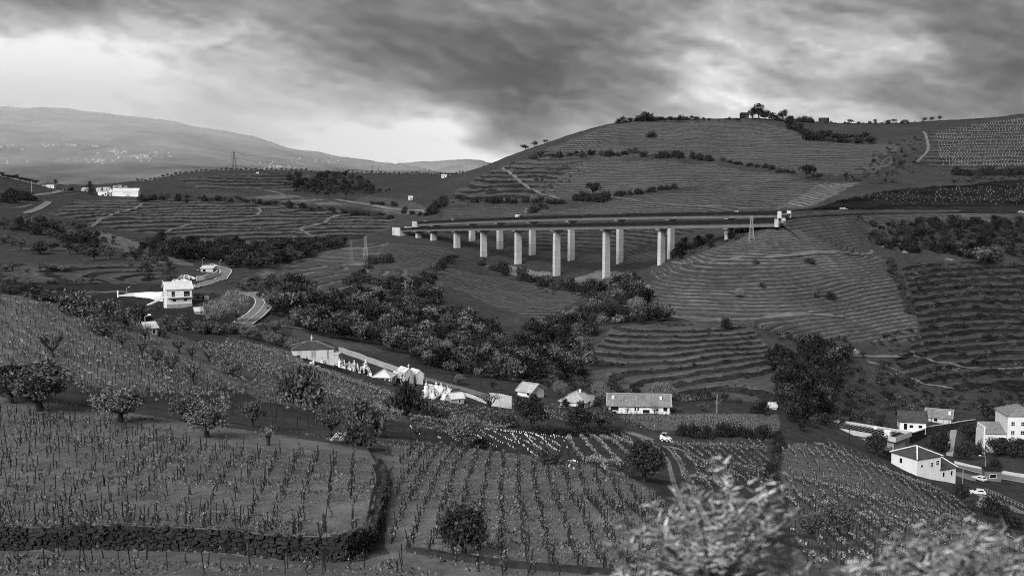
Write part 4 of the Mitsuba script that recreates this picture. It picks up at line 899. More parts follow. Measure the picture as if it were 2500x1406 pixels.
# hilltop house and stone tower
def crest(x, y0=900, y1=1500):
    """Where the skyline stands above the frame column x."""
    for y in np.arange(255, 470, 1.0):
        p = spot(x, y, y0, y1)
        if not np.isnan(p[1]): return x, y + 1.5
shed(1820, crest(1820)[1] + .5, 1000, 1400, 8, 17, 12, 8, 1.2, 'mat_dark', 'mat_tile_dark', 'dark stone house on the hilltop beside tall pines', 'house', name='hill_house', opens=((.2, .2, 2, 4, 'door'),))
p = spot(2011, crest(2011)[1] + 1, 1000, 1400); k_ = px_m(p); key = thing('round_tower', 'squat dark round ruin on the skyline of the great hill', 'ruin')
R_ = 12.5 * k_; b = MB(); b.lathe([(R_, -2), (R_ * .98, 13 * k_), (R_ * .8, 13 * k_), (R_ * .8, 8 * k_), (.1, 8 * k_)], 24, p); part(key, 'drum', b.mesh(), 'mat_stone')
b = MB(); b.box(p[0] - .8, p[0] + .8, p[1] - R_ - .1, p[1] - R_ + .4, p[2], p[2] + 2.2); part(key, 'doorway', b.mesh(), 'mat_dark')
for dx, hgt in ((-1.35, 2.0), (1.3, 2.6), (1.6, 1.4)):
    q = p + [R_ * dx, -1, 0]; b = MB(); b.box(q[0] - .9, q[0] + .9, q[1] - .6, q[1] + .6, q[2] - 2, q[2] + hgt); part(key, 'wall_stub', b.mesh(), 'mat_stone')

# cemetery
def placed_box(m, M, *a): m.box(*a)
p = spot(765, 884, 240, 420); k_ = px_m(p); M = frame([p[0], p[1], p[2]], 13)
h = thing('chapel', 'long weathered white chapel with dark hipped roof at the cemetery head', 'chapel'); w, hh = 100 * k_, 32 * k_
walls(h, M, w, 8, hh, mat='mat_plaster_old', sink=3); hip_roof(h, M, w, 8, hh, 1.5, .25, mat='mat_tile_dark', rim='mat_tile_mid')
opening(h, M, -w * .36, hh * .25, 1.0, 1.1, 0); opening(h, M, 2.5, hh * .2, .9, 1.6, 0, face='l', off=-w / 2)
b = MB(); b.bar((-.1, 4, hh + 1.5), (-.1, 4, hh + 3.0), .16); b.bar((-.5, 4, hh + 2.4), (.3, 4, hh + 2.4), .16); part(h, 'cross', b.mesh(M), 'mat_white')
def mausoleum(px, py, ang, wpx, hpx, d, rise, label, mat='mat_plaster', roof='mat_roof_pale', cross=True, door=True, grey_=False):
    p = spot(px, py, 230, 420); k = px_m(p); M = frame(p, ang); w, hh = wpx * k, hpx * k
    key = thing('mausoleum', label, 'mausoleum')
    m = MB(); m.prism([(-w / 2, -2), (w / 2, -2), (w / 2, hh), (0, hh + rise), (-w / 2, hh)], 0, d); part(key, 'wall', m.mesh(M), mat)
    m = MB(); o = .15
    for s in (-1, 1): slab(m, (s * (w / 2 + o), -o, hh - .05), (s * (w / 2 + o), d + o, hh - .05), (s * .001, d + o, hh + rise + .08), (s * .001, -o, hh + rise + .08), .12)
    part(key, 'roof', m.mesh(M), roof, uv=m.uvs())
    if cross: b = MB(); b.box(-.07, .07, .2, .34, hh + rise, hh + rise + 1.2); b.box(-.35, -.07, .2, .34, hh + rise + .65, hh + rise + .8); b.box(.07, .35, .2, .34, hh + rise + .65, hh + rise + .8); part(key, 'cross', b.mesh(M), 'mat_white')
    if door: opening(key, M, 0, .1, .9, hh * .75, 0, 'door')
    return key
mausoleum(999, 936, 32, 24, 28, 4.6, 1.0, 'tall mausoleum with a half shaded grey gable and a cross', 'mat_plaster_old', cross=True, door=False)
mausoleum(1025, 938, 32, 18, 27, 4.4, .9, 'easternmost mausoleum with a plain bright gable', cross=False, door=False)
mausoleum(973, 938, 24, 19, 20, 3.4, .9, 'small arched mausoleum with a dark window next to the pavilion')
# open tiled pavilion
p = spot(933, 936, 230, 420); k_ = px_m(p); M = frame(p, -10); w = 42 * k_; key = thing('pavilion', 'open pavilion on white posts with a pale hipped roof at the cemetery wall', 'pavilion')
for x in (-w / 2 + .3, -w / 6, w / 6, w / 2 - .3):
    for y in (.3, 3.7): b = MB(); b.box(x - .16, x + .16, y - .16, y + .16, -1.5, 15 * k_); part(key, 'post', b.mesh(M), 'mat_white')
hip_roof(key, M, w, 4, 15 * k_, 1.7, .5, mat='mat_roof_pale', rim='mat_metal')
b = MB(); b.box(-w / 2, -w / 6, .2, .4, -1.5, 9 * k_); part(key, 'side_wall', b.mesh(M), 'mat_plaster')
# chapel-like shrine with an arch
p = spot(812, 888, 230, 420); k_ = px_m(p); M = frame(p, -8); key = thing('shrine', 'stone shrine with an arched niche standing before the chapel', 'shrine')
m = MB(); w, hh = 30 * k_, 23 * k_; m.box(-w / 2, w / 2, 0, 3, -1.5, hh); m.box(-w / 2 - .15, w / 2 + .15, -.15, 3.15, hh, hh + .25); part(key, 'wall', m.mesh(M), 'mat_render_pale')
m = MB(); q = [(-.55, 0), (.55, 0), (.55, 1.4)] + [(.55 * math.cos(a), 1.4 + .55 * math.sin(a)) for a in np.linspace(0, PI, 9)][1:] ; m.prism([(x - w * .3, z) for x, z in q], -.06, -.003); part(key, 'niche', m.mesh(M), 'mat_dark')
m = MB(); m.lathe([(.5, 0), (.45, .8), (.7, 1.0), (.5, 1.7), (.1, 2.1)], 10, (-w * .3, 1.2, hh + .25)); part(key, 'urn', m.mesh(M), 'mat_stone')
# graves: upright stones with crosses, slabs, cypress-like urn plants between
def grave_kit(rg):
    m = MB(); w = rg.uniform(.8, 1.25); m.box(-w / 2, w / 2, -2.0, 0, -.6, rg.uniform(.2, .4)); hz = rg.uniform(.9, 1.7); m.box(-w / 2 + .05, w / 2 - .05, .002, .22, -.6, hz)
    if rg.random() < .6: m.box(-.06, .06, .06, .16, hz, hz + .8); m.box(-.3, -.06, .06, .16, hz + .42, hz + .56); m.box(.06, .3, .06, .16, hz + .42, hz + .56)
    return m.mesh()
_g = np.random.default_rng(5)
GR = [grave_kit(_g) for _ in range(8)]
def graves(quad, n, lab, group):
    c = 0
    while c < n:
        u, v = _g.random(), _g.random()
        q = np.array(quad, float); s = (q[0] * (1 - u) + q[1] * u) * (1 - v) + (q[3] * (1 - u) + q[2] * u) * v
        p = spot(s[0], s[1], 220, 400)
        if np.isnan(p[1]): c += 1; continue
        key = thing('gravestone', lab, 'grave', group); dark = _g.random() < .22
        put(key, GR[_g.integers(8)], 'mat_stake' if dark else ('mat_white' if _g.random() < .7 else 'mat_render_pale'), to_world=T().translate(p.tolist()).rotate([0, 0, 1], -14 + _g.normal(0, 8)).scale([.75, .75, _g.uniform(.6, 1.0)]))
        c += 1
graves([(828, 888), (900, 905), (908, 926), (822, 903)], 110, 'upright marble grave in the crowded plot between shrine and pavilion', 'graves in the upper cemetery plot')
graves([(1036, 944), (1100, 958), (1095, 976), (1040, 972)], 74, 'white grave in the lower plot beyond the mausoleums', 'graves in the lower cemetery plot')
graves([(740, 884), (795, 890), (792, 896), (745, 890)], 14, 'small white grave at the foot of the chapel wall', 'graves by the chapel wall')
def obelisk(px, py, hpx, label):
    p = spot(px, py, 220, 420); h = hpx * px_m(p); key = thing('grave_monument', label, 'monument'); b = MB(); b.box(p[0] - .8, p[0] + .8, p[1] - .8, p[1] + .8, p[2] - 1, p[2] + h * .3); part(key, 'pedestal', b.mesh(), 'mat_white')
    b = MB(); b.lathe([(.55, h * .3), (.42, h * .5), (.16, h * .85), (.02, h)], 4, p); part(key, 'spire', b.mesh(), 'mat_white')
obelisk(893, 905, 32, 'tall white spire among the graves'); obelisk(832, 885, 22, 'shorter white spire next to the shrine')
wall_strip([(740, 884), (790, 897), (850, 912), (900, 927), (960, 942)], [1.1, 1.0, 1.0, 1.0, 1.0], .35, 'mat_stone', 'cemetery_wall', 'dark low cemetery wall on the vineyard side', 'wall', 2)
wall_strip([(828, 861), (900, 886), (980, 913), (1036, 927)], [1.5, 1.5, 1.5, 1.5], .3, 'mat_render_grey', 'cemetery_wall', 'long grey cemetery wall on the road side', 'wall', 2, coping='mat_metal')
road([(828, 857), (900, 882), (980, 909), (1040, 926), (1120, 948), (1200, 972), (1262, 990)], 5.0, 'road', 'mat_asphalt', 'pale road descending behind the cemetery', 240, 430)
wall_strip([(1040, 944), (1120, 962), (1190, 985)], [1.0, .9, .8], .3, 'mat_plaster_old', 'cemetery_wall', 'pale wall beside the lower plot and the road', 'wall', 2)
shed(1118, 984, 200, 400, 20, 32, 12, 4, .9, 'mat_render_grey', 'mat_roof_pale', 'small grey house with pale gable roof below the cemetery', 'house', name='grey_house', opens=((.15, .1, 5, 9, 'door'),))
wall_strip([(1196, 990), (1225, 994), (1250, 998)], [3.3, 3.4, 3.2], .4, 'mat_render_pale', 'retaining_wall', 'pale retaining wall with dark coping under the flat tree', 'wall', 1.5, coping='mat_dark')
shed(1117, 968, 200, 400, 20, 14, 7, 2.5, .8, 'mat_stone', 'mat_tile_dark', 'dark niche hut at the end of the lower plot', 'hut', name='hut', opens=())

# houses along the road
p = spot(1280, 968, 240, 420); k_ = px_m(p); M = frame(p, -38); h = thing('gabled_cottage', 'small white cottage with large pale tiled gable roof above the vines', 'house')
w, d, hh = 42 * k_, 5.8, 14 * k_; walls(h, M, w, d, hh, 1.7); gable_roof(h, M, w, d, hh, 1.7, .5, mat='mat_tile_pale', rim='mat_metal'); opening(h, M, w * .3, .5, .9, 1.0, 0); opening(h, M, 3, .6, 1.1, 1.2, 0, face='l', off=-w / 2)
p = spot(1398, 992, 240, 420); k_ = px_m(p); M = frame(p, -20); h = thing('hipped_cottage', 'low white cottage with broad pale hipped roof behind dark shrubs', 'house')
w, d, hh = 64 * k_, 8, 11 * k_; walls(h, M, w, d, hh); r = hip_roof(h, M, w, d, hh, 2.2, .5, mat='mat_tile_pale', rim='mat_metal'); chimney(r, M, w * .1, 4.5, hh + 1.6, .8, .45); opening(h, M, -w * .2, .6, 1.1, 1.0, 0)
shed(1434, 994, 240, 420, -20, 22, 14, 4.5, 1.0, 'mat_plaster', 'mat_tile_mid', 'narrow white annexe with small window against the hipped cottage', 'annexe', name='annexe', opens=((.2, .3, 4, 5),))
p = spot(1560, 1010, 240, 420); k_ = px_m(p); M = frame(p, -5); h = thing('long_house', 'long white single-storey house with one grey tiled slope and shutters', 'house')
w, d, hh = 150 * k_, 7.5, 21 * k_; walls(h, M, w, d, hh, 2.2, label=None); r = gable_roof(h, M, w, d, hh, 2.2, .5, mat='mat_tile_mid', rim='mat_metal')
chimney(r, M, -w * .43, 2.2, hh + .9, .9); chimney(r, M, w * .36, 2.2, hh + .9, .9)
for x, z, ww, wh in ((-w * .40, .8, 2.0, 1.1), (-w * .44, .1, 2.2, .5), (-w * .06, .8, .4, 1.1), (-w * .015, .8, .4, 1.1), (w * .12, .2, 1.7, .9), (w * .30, .9, .6, .5), (w * .43, .8, 1.0, 1.1)): opening(h, M, x, z, ww, wh, 0)
shed(1886, 998, 250, 420, -10, 20, 5, 4, .5, 'mat_plaster_old', 'mat_roof_pale', 'tiny pale hut behind the pole at the dense vine plot', 'hut', name='hut', lean=True)

# skid loader on the track
p = spot(1625, 1077, 150, 300); W = T().translate(p.tolist()).rotate([0, 0, 1], -22).scale(.85); key = thing('skid_loader', 'white skid loader standing on the farm track beside the hedge', 'loader')
b = MB(); b.prism([(-1.25, .45), (.95, .45), (1.0, .85), (.35, 1.0), (-.9, 1.25), (-1.25, 1.05)], -.62, .62); part(key, 'body', b.mesh(), 'mat_white', to_world=W)
b = MB()
for s in (-.56, .56): b.bar((-.85, s, 1.0), (-.75, s, 2.0), .1); b.bar((.3, s, .9), (.2, s, 2.0), .1)
b.box(-.9, .35, -.62, .62, 2.0, 2.08); part(key, 'cab', b.mesh(), 'mat_metal', to_world=W)
b = MB(); b.box(-.74, .2, -.5, .5, 1.0, 1.98); part(key, 'glass', b.mesh(), 'mat_glass_dark', to_world=W)
for s in (-1, 1): b = MB(); b.prism([(-1.3, 1.0), (-1.15, 1.65), (-.95, 1.72), (1.2, .8), (1.55, .35), (1.35, .3), (1.0, .65), (-1.05, 1.35)], s * .74 - .08, s * .74 + .08); part(key, 'lift_arm', b.mesh(), 'mat_white', to_world=W)
b = MB(); b.prism([(1.35, .05), (2.1, .05), (2.12, .12), (1.5, .2), (1.45, .7), (1.38, .7)], -.8, .8); part(key, 'bucket', b.mesh(), 'mat_render_grey', to_world=W)
for x in (-.65, .55):
    for s in (-1, 1):
        q = MB(); q.lathe([(.02, -.14), (.3, -.14), (.38, -.1), (.38, .1), (.3, .14), (.02, .14)], 14); vv, ff = q.mesh(); wk = part(key, 'wheel', (np.stack([vv[:, 0] + x, vv[:, 2] + s * .66, vv[:, 1] + .38], 1), ff), 'mat_rubber', to_world=W)
        q = MB(); q.lathe([(.02, -.16), (.18, -.16), (.18, .16), (.02, .16)], 10); vv, ff = q.mesh(); part(wk, 'rim', (np.stack([vv[:, 0] + x, vv[:, 2] + s * .66, vv[:, 1] + .38], 1), ff), 'mat_white', to_world=W)

# traffic
def on_deck(v, px, lane): 
    key, line, nrm, t, cz, dz = v
    X = to_px(line[:, 0], line[:, 1], cz)[0]; i = int(np.argmin(np.abs(X - px))); c = line[i] + nrm[i] * lane
    return np.array([c[0], c[1], cz[i] - dz[i] * .4 + .01]), math.degrees(math.atan2(t[i][1], t[i][0]))
p, a = on_deck(vb, 1260, 2.6); vehicle(p, a, 'white van crossing the far viaduct', VAN, 'mat_car', 'van', 'delivery_van', 1.15)
p, a = on_deck(vb, 1103, 2.6); vehicle(p, a, 'white car low behind the parapet of the far viaduct, west', CAR, 'mat_car', 'car', 'moving_car', 1.2)
p, a = on_deck(vb, 1799, 2.6); vehicle(p, a, 'white car near the east end of the far viaduct', CAR, 'mat_car', 'car', 'moving_car', 1.2)
for px, m_, lab in ((2066, mwb, 'white car on the motorway just east of the abutment'), (2494, mwa, 'white car on the motorway at the frame edge')):
    c, n = m_; X = to_px(c[:, 0], c[:, 1], c[:, 2])[0]; i = int(np.argmin(np.abs(X - px))); vehicle([*(c[i, :2] + n[i] * 2.5), c[i, 2] + .02], 5, lab, CAR, 'mat_car', 'car', 'moving_car', 1.1)

# ------------------------------------------------------------------ the eastern hamlet
p = spot(2238, 1161, 200, 400); k_ = px_m(p)
M = frame([p[0], p[1], p[2]], 27); h = thing('hipped_house', 'white house with dark hipped roof edged in white above the roadside vineyard', 'house')
w, d, hh = 82 * k_, 86 * k_, 41 * k_; M = M @ np.array([[1, 0, 0, w / 2], [0, 1, 0, 0], [0, 0, 1, 0], [0, 0, 0, 1.]])
walls(h, M, w, d, hh, sink=4); r = hip_roof(h, M, w, d, hh, 2.1, .35, mat='mat_tile_dark', rim='mat_white')
for x, z, ww, wh in ((w * .12, hh * .42, .95, 1.05), (w * .36, hh * .48, .95, 1.05)): opening(h, M, x, z, ww, wh, 0, bars=True)
opening(h, M, -w * .30, hh * .5, .7, .45, 0)
opening(h, M, 5.2, hh * .5, .8, 1.2, 0, face='l', off=-w / 2); 
p2 = spot(2258, 1166, 200, 400); M2 = frame([p2[0], p2[1], p2[2] - 19 * px_m(p2)], 27); h2 = thing('low_annexe', 'low white annexe with dark tiled roof stepping down from the hipped house', 'house')
w2, d2, hh2 = 108 * k_, 6.2, 34 * k_
walls(h2, M2 @ np.array([[1, 0, 0, w2 / 2], [0, 1, 0, 0], [0, 0, 1, 0], [0, 0, 0, 1.]]), w2, d2, hh2, sink=4)
M3 = M2 @ np.array([[1, 0, 0, w2 / 2], [0, 1, 0, 0], [0, 0, 1, 0], [0, 0, 0, 1.]])
m = MB(); slab(m, (-w2 * .04, -.35, hh2 + .02), (w2 / 2 + .35, -.35, hh2 + .02), (w2 / 2 + .1, d2 + .3, hh2 + 1.9), (-w2 * .04, d2 + .3, hh2 + 1.9), .14); r = part(h2, 'roof', m.mesh(M3), 'mat_tile_dark', uv=m.uvs())
b = MB(); b.bar((-w2 * .04, d2 + .3, hh2 + 1.95), (w2 / 2 + .1, d2 + .3, hh2 + 1.95), .3, .16); b.bar((w2 / 2 + .35, -.35, hh2 + .07), (w2 / 2 + .1, d2 + .3, hh2 + 1.95), .25, .16); part(r, 'ridge', b.mesh(M3), 'mat_white')
for x in (w2 * .10, w2 * .36): opening(h2, M3, x, hh2 * .42, .65, 1.15, 0)
opening(h2, M3, -w2 * .33, hh2 * .05, .8, 1.3, 0, 'door', mat='mat_render_grey')
opening(h2, M3, 2.4, hh2 * .3, 1.1, 1.6, 0, 'door', face='r', off=w2 / 2)
# flat-roofed building with glazed roof beds
p = spot(2188, 1112, 200, 420); k_ = px_m(p); M = frame(p + [0, 0, 1.5], -43); h = thing('flat_roof_building', 'large flat-roofed building with pale fascia and rows of roof panels', 'building')
w, d, hh = 200 * k_, 8.0, 24 * k_; M = M @ np.array([[1, 0, 0, -w / 2], [0, 1, 0, 0], [0, 0, 1, 0], [0, 0, 0, 1.]])
walls(h, M, w * .93, d * .9, hh, mat='mat_render_grey', sink=5)
b = MB(); b.box(-w / 2, w / 2, -.8, d + .8, hh, hh + .25); r = part(h, 'roof', b.mesh(M), 'mat_tile_dark', uv=b.uvs())
b = MB(); o = .8
for y0, y1 in ((-o - .2, -o - .003), (d + o + .003, d + o + .2)): b.box(-w / 2 - .2, w / 2 + .2, y0, y1, hh - .25, hh + 1.05)
for x0, x1 in ((-w / 2 - .2, -w / 2 - .003), (w / 2 + .003, w / 2 + .2)): b.box(x0, x1, -o, d + o, hh - .25, hh + 1.05)
part(r, 'fascia', b.mesh(M), 'mat_render_pale')
for i in range(15):
    b = MB(); x = -w / 2 + .6 + i * (w * .86 / 15); y1 = d + .2; y0 = d * .08 if i < 9 else d * .34
    b.add([(x, y0, hh + .45), (x + w * .05, y0, hh + .8), (x + w * .05, y1, hh + .8), (x, y1, hh + .45), (x, y0, hh + .37), (x + w * .05, y0, hh + .72), (x + w * .05, y1, hh + .72), (x, y1, hh + .37)], [[0, 1, 2, 3], [4, 7, 6, 5], [0, 4, 5, 1], [2, 6, 7, 3], [1, 5, 6, 2], [3, 7, 4, 0]])
    part(h, 'panel', b.mesh(M), 'mat_panel')
b = MB(); b.box(w * .30, w * .37, 1.6, 2.9, hh + .25, hh + 1.7); b.box(w * .29, w * .38, 1.5, 3.0, hh + 1.7, hh + 1.85); part(r, 'roof_box', b.mesh(M), 'mat_white')
b = MB(); b.lathe([(.6, 0), (.6, .3), (.35, .6), (.02, .75)], 10, (w * .08, d * .8, hh + .82)); part(r, 'roof_vent', b.mesh(M), 'mat_white')
for x in (-w * .3, -w * .1, w * .12, w * .34): opening(h, M, x, hh * .25, 1.6, 1.0, d * 0 + 0, bars=True)
# two upper houses on the retaining terrace
p = spot(2228, 1060, 290, 480); k_ = px_m(p); M = frame([p[0], p[1], p[2] + .8], -14); h = thing('terrace_house', 'white bungalow with wide dark roof on posts above the retaining wall', 'house')
w, d, hh = 62 * k_, 10, 27 * k_; walls(h, M, w, d, hh, 2.4, sink=.2); gable_roof(h, M, w, d, hh, 2.4, .6, mat='mat_tile_dark', rim='mat_tile_dark')
for x in (-.06, .28): opening(h, M, w * x, hh * .40, 1.1, .9, 0)
opening(h, M, -w * .28, hh * .2, 1.0, 2.0, 0, 'door')
b = MB(); b.box(-w / 2, w / 2, -1.2, -.003, -.3, 0); bk = part(h, 'balcony', b.mesh(M), 'mat_render_pale'); b = MB()
for x in np.linspace(-w / 2 + .2, w / 2 - .2, 6): b.box(x - .1, x + .1, -1.1, -.9, -3, -.3)
part(bk, 'post', b.mesh(M), 'mat_dark')
p = spot(2307, 1034, 290, 500); k_ = px_m(p); M = frame([p[0] - 2, p[1] + 1, p[2]], -25); h = thing('upper_cottage', 'cottage with two pale tiled roofs at the top of the eastern hamlet', 'house')
w, d, hh = 60 * k_, 8, 14 * k_; walls(h, M, w, d, hh, 2.2, mat='mat_plaster_old'); r = gable_roof(h, M, w, d, hh, 2.2, .5, mat='mat_tile_mid', rim='mat_metal'); opening(h, M, -w * .1, .5, 1.1, 1.4, 0, 'door'); chimney(r, M, w * .42, 2, hh + .4, 1.5, .9)
wall_strip([(2218, 1082), (2260, 1062), (2310, 1051), (2350, 1042), (2380, 1035)], [3.2, 3.0, 2.6, 2.2, 1.6], .5, 'mat_stone', 'terrace_wall', 'curved dark stone retaining wall under the upper houses', 'wall', 2, coping='mat_render_pale')
def buttress(px, py, px2, py2, label):
    a, b_ = spot(px, py, 220, 460), spot(px2, py2, 220, 460); key = thing('stone_stair', label, 'stairway'); L = smoothline(np.array([a, b_]), 1.0); v, f = ribbon(L, 2.0, .25, 3); part(key, 'flight', (v, f), 'mat_stone')
    z = land_z(L[:, 0], L[:, 1]); m = MB()
    for q, zz in zip(L, z): m.box(q[0] - 1.0, q[0] + 1.0, q[1] - .25, q[1] + .25, zz - .2, zz + .42)
    part(key, 'step', m.mesh(), 'mat_render_grey')
buttress(2318, 1112, 2328, 1052, 'worn stone stairway climbing to the upper houses')
# tall white building with annexe
p = spot(2492, 1093, 220, 420); k_ = px_m(p); M = frame([p[0] + .5, p[1], p[2]], -4); h = thing('manor', 'tall white building with rows of small-paned windows at the eastern edge', 'building')
w, d, hh = 76 * k_, 11, 80 * k_
walls(h, M, w, d, hh, sink=4); hip_roof(h, M, w, d, hh, 2.6, .4, mat='mat_tile_mid', rim='mat_tile_mid')
for z in (.42, .70):
    for x in (-.33, -.02, .28): opening(h, M, w * x, hh * z, 1.0, 1.15, 0, bars=True)
opening(h, M, -w * .28, 0.0, 1.6, 1.9, 0, 'door'); opening(h, M, w * .12, hh * .12, 1.0, 1.0, 0, bars=True)
M = frame([p[0] - w / 2 + .45, p[1] + 1.0, p[2]], -4); M[:3, 3] -= M[:3, 0] * (26 * k_); h = thing('manor_annexe', 'lower white wing with dark roof joined to the tall building', 'building')
w, d, hh = 52 * k_, 8, 34 * k_; walls(h, M, w, d, hh, sink=5); m = MB(); slab(m, (-w / 2 - .2, -.4, hh), (w / 2, -.4, hh), (w / 2, d * .8, hh + 2.4), (-w / 2 - .2, d * .8, hh + 2.4), .15); part(h, 'roof', m.mesh(M), 'mat_tile_mid', uv=m.uvs())
opening(h, M, -w * .12, hh * .35, .9, 1.1, 0, bars=True); opening(h, M, w * .38, hh * .05, .9, 1.8, 0, 'door')
b = MB(); b.prism([(-w / 2 - .45, -6), (-w / 2 - .01, -6), (-w / 2 - .01, hh + 2.2), (-w / 2 - .45, hh + 2.2)], -.5, 6); b.add([(-w / 2 - .5, -.52, 2), (-w / 2 + .2, -.52, -6), (-w / 2 - .5, -3, -6), (-w / 2 + .1, -.52, 2)], [[0, 1, 2, 2], [0, 2, 1, 3]]); part(h, 'gable_wall', b.mesh(M), 'mat_plaster')
# road, kerb wall, kiosk, cars
road([(2330, 1134), (2375, 1146), (2420, 1158), (2470, 1168), (2540, 1180)], 6.5, 'road', 'mat_asphalt', 'village road passing behind the white houses', 200, 400, lines=(-2.8, 2.8))
road([(2352, 1168), (2385, 1166), (2410, 1172)], 6, 'road', 'mat_asphalt', 'forecourt of the village road', 190, 400)
road([(2390, 1205), (2430, 1222), (2480, 1246), (2560, 1284)], 3.6, 'road', 'mat_track', 'pale lane running down along the railing', 150, 400)
wall_strip([(2330, 1132), (2400, 1148), (2470, 1160), (2540, 1170)], [.9, .9, .9], .3, 'mat_render_pale', 'parapet_wall', 'pale parapet wall along the village road', 'wall', 2)
p = spot(2424, 1174, 190, 400); k_ = px_m(p); M = frame(p, -8); key = thing('kiosk', 'dark flat-roofed kiosk at the roadside', 'kiosk'); b = MB(); b.box(-20 * k_, 20 * k_, 0, 3, -1, 27 * k_); part(key, 'wall', b.mesh(M), 'mat_concrete_dark'); b = MB(); b.box(-22 * k_, 22 * k_, -.5, 3.3, 27 * k_, 27 * k_ + .2); part(key, 'roof', b.mesh(M), 'mat_dark'); opening(key, M, 0, .8, 1.6, 1.0, 0)
vehicle(spot(2391, 1172, 190, 400), 118, 'white car parked on the forecourt beside the kiosk', CAR, 'mat_car', scale=.9)
vehicle(spot(2387, 1206, 150, 400), 160, 'white car half hidden by shrubs below the annexe', CAR, 'mat_car', scale=.85)
def railing(px, y0, y1, label):
    p = line_at(px, y0, y1); L = smoothline(p, 1.6); z = land_z(L[:, 0], L[:, 1]); key = thing('railing', label, 'railing'); b = MB()
    for q, zz in zip(L, z): b.bar([*q, zz - .2], [*q, zz + 1.0], .07)
    part(key, 'post', b.mesh(), 'mat_metal')
    for hgt in (.5, 1.0):
        b = MB()
        for i in range(len(L) - 1): b.bar([*L[i], z[i] + hgt], [*L[i + 1], z[i + 1] + hgt], .06)
        part(key, 'rail', b.mesh(), 'mat_metal')
railing([(2405, 1202), (2450, 1220), (2500, 1243), (2550, 1266)], 150, 400, 'grey double railing along the lane')
railing([(2395, 1150), (2403, 1168)], 190, 400, 'short white railing beside the kiosk')
# villages far away on the mountain
_v = np.random.default_rng(3)
HS = []
for k in range(5):
    m = MB(); w = _v.uniform(9, 15); m.prism([(-w / 2, -4), (w / 2, -4), (w / 2, 5), (0, 5 + w * .22), (-w / 2, 5)], -5, 5); HS.append(m.mesh())
def village(c, n, lab, group):
    for _ in range(n):
        px, py = _v.normal(c[0], c[2]), _v.normal(c[1], c[3]); p = spot(px, py, 2100, 6000)
        if np.isnan(p[1]): continue
        key = thing('village_house', lab, 'house', group); put(key, HS[_v.integers(5)], 'mat_render_pale', to_world=T().translate(p.tolist()).rotate([0, 0, 1], _v.uniform(-50, 50)).scale(_v.uniform(.3, .62)))
for c, n, lab in [((285, 372, 16, 4), 22, 'white house in the upper middle village on the mountain'), ((340, 385, 24, 4), 34, 'white house in the widest village on the mountain flank'), ((235, 394, 22, 3), 16, 'white house in the village strip low on the mountain'), ((120, 356, 14, 2), 8, 'white house in the small cluster high on the mountain'), ((165, 356, 14, 2), 12, 'white house in the second cluster high on the mountain'), ((225, 358, 8, 2), 5, 'white house of the third high cluster'), ((30, 350, 25, 12), 10, 'white house scattered at the western mountain foot'), ((380, 375, 20, 6), 10, 'white house east of the widest village'), ((675, 408, 18, 3), 14, 'white house in the village behind the ridge mast'), ((760, 392, 40, 5), 10, 'white house strung along the far spur'), ((150, 393, 12, 4), 6, 'white house in the valley fold of the mountain'), ((20, 395, 20, 5), 6, 'white house low at the western edge of the mountain')]:
    village(c, n, lab, lab.replace('white house', 'houses'))

# ------------------------------------------------------------------ vegetation
vr = np.random.default_rng(77)
def leaves(c, n, size, tone, r, lean=None, jit=.45, slim=.45):
    """n leaf blades at the points c: pointed triangles turned every way, each with its own tone."""
    d = r.normal(size=(n, 3)); d /= np.linalg.norm(d, axis=1, keepdims=True)
    if lean is not None: d = d + np.asarray(lean); d /= np.linalg.norm(d, axis=1, keepdims=True)
    u = np.cross(d, r.normal(size=(n, 3))); u /= np.linalg.norm(u, axis=1, keepdims=True) + 1e-9
    s = size * r.uniform(.6, 1.4, (n, 1))
    v = np.stack([c - u * s * slim, c + u * s * slim, c + d * s * 1.5], 1).reshape(-1, 3)
    f = np.arange(3 * n).reshape(-1, 3)
    k = np.repeat(tone * np.clip(1 + jit * r.normal(size=n), .3, 2.2), 3)
    return v, f, np.repeat(k[:, None], 3, 1)
def clump_points(n, r, rad=(1, 1, .8), k=18, shell=.62, csize=.42, base=0.0, top_heavy=0.3):
    cc = r.normal(size=(k, 3)); cc /= np.linalg.norm(cc, axis=1, keepdims=True)
    cc *= r.uniform(shell * .6, shell * 1.25, (k, 1)); cc[:, 2] = cc[:, 2] * (1 - base) + base * np.abs(cc[:, 2]) + top_heavy * .15
    cs = csize * r.uniform(.6, 1.25, k)
    i = r.integers(0, k, n); q = r.normal(size=(n, 3)); q /= np.linalg.norm(q, axis=1, keepdims=True); q *= r.uniform(.25, 1, (n, 1)) ** .5
    return (cc[i] + q * cs[i, None]) * np.array(rad)
def colored(parts):
    v = np.vstack([p[0] for p in parts]); at_ = np.cumsum([0] + [len(p[0]) for p in parts])
    return v, np.vstack([p[1] + a for p, a in zip(parts, at_)]), np.vstack([p[2] for p in parts])
